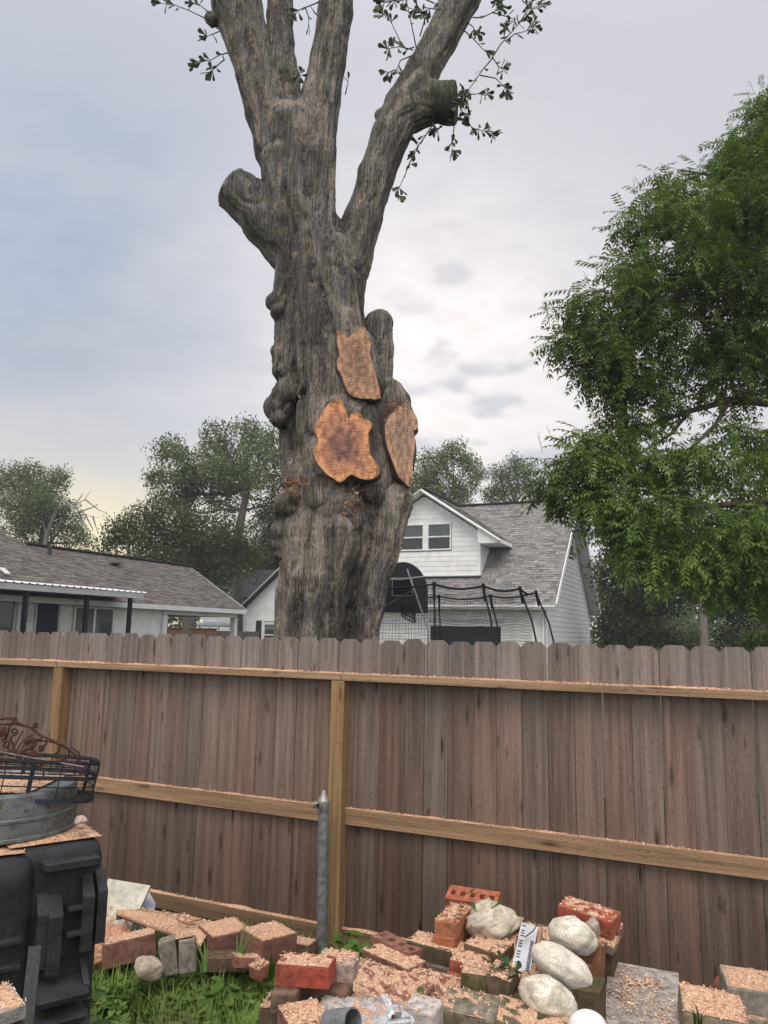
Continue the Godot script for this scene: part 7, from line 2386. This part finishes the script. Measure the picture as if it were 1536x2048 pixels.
	for yy in [0.0, 0.075, bh + 0.002]:
		var strip := MB.new()
		var lp: Array = loop.call(yy, 1.005)
		for k in range(0, 7):
			strip.quad(lp[k] - Vector3(0, 0.007, 0), lp[k + 1] - Vector3(0, 0.007, 0), lp[k + 1] + Vector3(0, 0.007, 0), lp[k] + Vector3(0, 0.007, 0), Color(0.025, 0.03, 0.036))
			var kk := 17 + k
			strip.quad(lp[kk] - Vector3(0, 0.007, 0), lp[kk + 1] - Vector3(0, 0.007, 0), lp[kk + 1] + Vector3(0, 0.007, 0), lp[kk] + Vector3(0, 0.007, 0), Color(0.025, 0.03, 0.036))
		put("edge_strip", strip.mesh(M.paint), bk)
	# rusty scrollwork
	var sc := thing("iron_scrollwork", "rusty wrought iron scrollwork lying over the wire basket", "ironwork", Transform3D(Basis(), at(60, 1490, 2.85)))
	var rust := Color(0.105, 0.045, 0.034)
	var rust2 := Color(0.085, 0.042, 0.036)
	var P := func(x: float, y: float, d := 2.85) -> Vector3: return at(x, y, d) - sc.position
	rod("top_bar", sc, [P.call(-40, 1434), P.call(0, 1438), P.call(20, 1436), P.call(45, 1450), P.call(62, 1455), P.call(80, 1470), P.call(104, 1480), P.call(130, 1494), P.call(150, 1508), P.call(159, 1520)], 0.0045, rust, "rust")
	rod("top_bar", sc, [P.call(-40, 1448, 2.87), P.call(0, 1449, 2.87), P.call(30, 1448, 2.87), P.call(66, 1456, 2.87)], 0.0035, rust, "rust")
	rod("bottom_bar", sc, [P.call(-40, 1500, 2.8), P.call(5, 1505, 2.8), P.call(60, 1515, 2.8), P.call(120, 1526, 2.8), P.call(168, 1534, 2.8)], 0.004, Color(0.20, 0.18, 0.17), "zinc")
	var spiral := func(x: float, y: float, r: float, a0: float, turns: float, d: float, tail: Array) -> void:
		var pts := []
		for k in 20:
			var f := k / 19.0
			var g := a0 + f * turns * TAU
			var q := r * lerpf(0.25, 1.0, f)
			pts.append(P.call(x + cos(g) * q, y + sin(g) * q, d))
		for e in tail:
			pts.append(P.call(e[0], e[1], d))
		rod("scroll", sc, pts, 0.0036, rust2, "rust", 6)
	spiral.call(28, 1463, 8.0, 0.5, 1.2, 2.84, [[20, 1478], [28, 1492], [24, 1500]])
	spiral.call(29, 1438, 4.0, 0.0, 1.1, 2.85, [[22, 1448]])
	spiral.call(72, 1450, 5.0, 2.5, -1.2, 2.85, [[60, 1455]])
	spiral.call(12, 1487, 8.0, 2.0, 1.1, 2.82, [[20, 1500], [26, 1512]])
	spiral.call(60, 1484, 14.0, 3.0, 0.7, 2.83, [[55, 1500], [42, 1504], [30, 1510]])
	spiral.call(82, 1496, 7.0, 1.0, 1.2, 2.82, [[92, 1488], [94, 1478]])
	spiral.call(112, 1510, 6.0, 2.2, 1.1, 2.83, [[120, 1500], [118, 1488]])
	spiral.call(128, 1520, 6.0, 2.0, 1.2, 2.82, [[138, 1510], [136, 1496], [122, 1488]])
	spiral.call(150, 1528, 5.0, 2.4, 1.2, 2.82, [[160, 1520], [157, 1505], [146, 1497]])
	spiral.call(169, 1535, 7.0, 3.2, 0.9, 2.82, [[166, 1546]])
	spiral.call(36, 1512, 8.0, 0.4, 1.2, 2.80, [[50, 1505], [66, 1512]])
	spiral.call(4, 1470, 9.0, 1.0, 1.1, 2.84, [[10, 1488], [18, 1455], [22, 1448]])
	spiral.call(78, 1525, 9.0, 2.0, 1.1, 2.78, [[88, 1540], [86, 1555]])
	for k in 5:
		rod("stem", sc, [P.call(26 + k * 6, 1512 - k * 2, 2.81), P.call(30 + k * 11, 1490 - k * 3, 2.83), P.call(45 + k * 20, 1462 + k * 7, 2.85)], 0.003, rust2, "rust", 6)
	for q in [[58, 1482, 20], [70, 1510, -50], [5, 1462, 60], [66, 1522, 10], [26, 1505, 40]]:
		var lm := MB.new()
		var c: Vector3 = P.call(q[0], q[1], 2.82)
		var b := eul(0, 0, q[2])
		for s in 6:
			var g0 := TAU * s / 6.0
			var g1 := TAU * (s + 1) / 6.0
			lm.tri(c + Vector3(0, 0, 0.006), c + b * Vector3(cos(g0) * 0.020, sin(g0) * (0.011 if s % 2 else 0.016), 0), c + b * Vector3(cos(g1) * 0.020, sin(g1) * (0.016 if s % 2 else 0.011), 0), rust)
			lm.tri(c - Vector3(0, 0, 0.004), c + b * Vector3(cos(g1) * 0.020, sin(g1) * (0.016 if s % 2 else 0.011), 0), c + b * Vector3(cos(g0) * 0.020, sin(g0) * (0.011 if s % 2 else 0.016), 0), rust)
		put("iron_leaf", lm.mesh(M.rust), sc)
	rock("pebble", "small pale stone resting on the sawdust beside the tub", "stone", 161, 1641, 2.84, Vector3(0.042, 0.034, 0.036), eul(0, 20, 0), 0.25, 1.8, Color(0.62, 0.52, 0.46), Color(0.5, 0.42, 0.37), 0.8)
	rock("pebble", "smaller dark-edged stone under the small pale stone beside the tub", "stone", 163, 1653, 2.82, Vector3(0.034, 0.018, 0.03), eul(0, 50, 0), 0.25, 1.8, Color(0.45, 0.32, 0.27), Color(0.35, 0.25, 0.21), 0.8)
	# bar and board in the corner
	var bar := thing("steel_angle_bar", "dark grey steel angle bar standing in front of the bins", "bar", Transform3D(Basis(), at(55, 1980, 2.30)))
	beam("web", bar, at(46, 2120, 2.22) - bar.position, at(70, 1892, 2.36) - bar.position, 0.034, 0.005, Color(0.07, 0.072, 0.07), "rust")
	beam("web", bar, at(36, 2120, 2.24) - bar.position, at(59, 1895, 2.38) - bar.position, 0.005, 0.030, Color(0.06, 0.062, 0.06), "rust")
	block("board", "corner of a pale board strewn with sawdust in the bottom left corner", "board", -40, 2026, 2.02, Vector3(0.17, 0.035, 0.14), eul(2, 42, 4), Color(0.36, 0.34, 0.33), Color(0.30, 0.28, 0.27), 0.85, {"r": 0.004, "n": 160})
	block("crate", "dark grey box under the pale board in the bottom left corner", "box", -44, 2106, 2.03, Vector3(0.16, 0.14, 0.13), eul(0, 42, 0), Color(0.05, 0.052, 0.055), Color(0.07, 0.07, 0.07), 0.0, {"r": 0.004, "m": "plastic"})

# ---- grass and weeds
func blade_tuft(n: int, len_: float, wd: float, sd: int) -> ArrayMesh:
	R.seed = sd
	var mb := MB.new()
	for k in n:
		var g := rf(0, TAU)
		var out := Vector3(cos(g), 0, sin(g))
		var side := Vector3(-sin(g), 0, cos(g))
		var l := len_ * rf(0.55, 1.2)
		var lean := rf(0.15, 0.9)
		var o := out * rf(0.0, 0.03) + side * rf(-0.02, 0.02)
		var tone := rf(0.75, 1.25)
		var col := Color(tone, tone, tone * 0.9)
		var first := mb.v.size()
		for j in 4:
			var f := j / 3.0
			var p := o + Vector3.UP * l * (f - 0.35 * lean * f * f) + out * l * lean * f * f
			var w := wd * (1.0 - f * f) * 0.5
			mb.vert(p - side * w, (Vector3.UP - out * 0.5).normalized(), Vector2(), col)
			mb.vert(p + side * w, (Vector3.UP - out * 0.5).normalized(), Vector2(), col)
		for j in 3:
			var a := first + j * 2
			mb.face(a, a + 1, a + 3); mb.face(a, a + 3, a + 2)
	return mb.mesh(M.blade)
func weed_mesh(n: int, l: float, sd: int) -> ArrayMesh:
	R.seed = sd
	var mb := MB.new()
	for k in n:
		var g := rf(0, TAU)
		var hgt := rf(0.02, 0.10)
		var out := Vector3(cos(g), rf(-0.2, 0.6), sin(g)).normalized()
		var o := Vector3(cos(g) * 0.02, hgt, sin(g) * 0.02)
		mb.tube([Vector3.ZERO, o], [0.0012], 3, Color(0.8, 0.9, 0.5), false)
		var side := out.cross(Vector3.UP).normalized()
		var up := side.cross(out)
		var ll := l * rf(0.7, 1.25)
		var tone := rf(0.8, 1.25)
		var first := mb.v.size()
		for q in [[0.0, 0.05], [0.25, 0.26], [0.55, 0.30], [0.85, 0.16], [1.0, 0.0]]:
			for s in [-1.0, 0.0, 1.0]:
				mb.vert(o + out * ll * q[0] + side * s * q[1] * ll + up * (absf(s) * 0.06 - q[0] * q[0] * 0.25) * ll, up, Vector2(), Color(tone, tone, tone) * (0.85 if s == 0.0 else 1.0))
		for j in 4:
			for s in 2:
				var a := first + j * 3 + s
				mb.face(a, a + 1, a + 4); mb.face(a, a + 4, a + 3)
	return mb.mesh(M.blade)
func build_grass() -> void:
	var tufts := [blade_tuft(9, 0.10, 0.006, 501), blade_tuft(7, 0.19, 0.007, 502)]
	var weeds := [weed_mesh(7, 0.045, 503), weed_mesh(5, 0.06, 504)]
	R.seed = 505
	var xs := [[], []]
	var cs := [[], []]
	var wx := [[], []]
	var wc := [[], []]
	for k in 17000:
		var p := Vector3(rf(-2.6, 0.15), 0, rf(-4.95, -2.5))
		# keep to our side of the fence
		var w := sin(deg_to_rad(24.2)) * p.x - cos(deg_to_rad(24.2)) * p.z
		if w > WF - 0.06 or (p.x > -0.05 and p.z > -3.3):
			continue
		p.y = ground_y(p.x, p.z)
		var thick := 0.5 + lump.get_noise_2d(p.x * 3.0, p.z * 3.0)
		var near_fence := smoothstep(WF - 0.75, WF - 0.1, w)
		if R.randf() < near_fence * 0.75 or R.randf() > thick + 0.35:
			continue
		var left := smoothstep(-0.7, -1.5, p.x) * smoothstep(-4.2, -3.4, p.z)
		var c := Color(0.11, 0.185, 0.038).lerp(Color(0.185, 0.265, 0.06), R.randf())
		if lump.get_noise_2d(p.x * 2.0 + 40.0, p.z * 2.0) > 0.2:
			c = c.lerp(Color(0.12, 0.125, 0.045), 0.5)
		var x := Transform3D(Basis(Vector3.UP, rf(0, TAU)).scaled(Vector3.ONE * rf(0.7, 1.25)), p)
		if R.randf() < 0.25 + left * 0.65:
			var i := R.randi() % 2
			wx[i].append(x); wc[i].append(c * rf(0.9, 1.25))
		else:
			var i := 0 if R.randf() < 0.75 else 1
			xs[i].append(x); cs[i].append(c)
	var g := Node3D.new()
	g.name = "grass"
	add_child(g)
	tag(g, "short green lawn grass between the bins and the heap", "grass")
	kind(g, "stuff")
	for i in 2:
		scatter("blades", tufts[i], xs[i], cs[i], g)
	var gw := Node3D.new()
	gw.name = "broadleaf_weeds"
	add_child(gw)
	tag(gw, "low broadleaf weeds growing through the lawn", "weeds")
	kind(gw, "stuff")
	for i in 2:
		scatter("leaves", weeds[i], wx[i], wc[i], gw)
	# loose chips on the ground
	var mb := MB.new()
	chips_on(mb, 1500, func():
		var p := Vector3(rf(-2.2, 1.6), 0, rf(-4.9, -2.6))
		return Vector3(p.x, ground_y(p.x, p.z) + rf(0.004, 0.03), p.z), 0.003, 0.008)
	tag(kind(put("wood_chips", mb.mesh(M.chips)), "stuff"), "wood chips scattered over the ground", "wood chips")
	# single weeds one can point to
	var tall := blade_tuft(5, 0.24, 0.012, 506)
	var weedy := weed_mesh(9, 0.075, 507)
	R.seed = 508
	for q in [["grass_clump", "bright grass clump growing in front of the tan sawdust block at the right", tall, 1398, 2052, 2.72, 0.55], ["grass_clump", "tall grass clump beside the domed sawdust block", tall, 478, 1925, 4.15, 1.0], ["grass_clump", "grass clump right of the grey grooved block", tall, 410, 1945, 4.0, 0.9], ["grass_clump", "tall grass clump left of the front brick stack", tall, 540, 1960, 3.75, 1.1],
			["leafy_weed", "leafy weed between the steel post and the round-holed brick", weedy, 712, 1930, 4.1, 1.0], ["leafy_weed", "leafy weed behind the pale broken brick of the front stack", weedy, 722, 1950, 3.8, 1.1], ["leafy_weed", "leafy weed at the foot of the tan fence post", weedy, 690, 1905, 4.4, 1.1], ["leafy_weed", "broad-leaved weed at the bottom left below the black bins", weedy, 70, 2080, 2.75, 1.2], ["leafy_weed", "broad-leaved weed next to the bar at the bottom left", weedy, 110, 2075, 2.80, 1.3], ["leafy_weed", "broad-leaved weed under the lower tray of the bin", weedy, 165, 2080, 2.95, 1.3], ["leafy_weed", "pale weed in the grass below the round pale stone", weedy, 445, 2010, 3.55, 1.0]]:
		var p := at(q[3], q[4], q[5])
		var m := MB.new()
		var o := put(q[0], q[2], self, Transform3D(Basis(Vector3.UP, rf(0, TAU)).scaled(Vector3.ONE * q[6]), p), weed_tint(Color(0.085, 0.155, 0.03) * rf(0.85, 1.2)))
		tag(o, q[1], "weed" if q[0] == "leafy_weed" else "grass clump")
func weed_tint(c: Color) -> StandardMaterial3D:
	var m: StandardMaterial3D = M.blade.duplicate()
	m.albedo_color = c.linear_to_srgb()
	return m
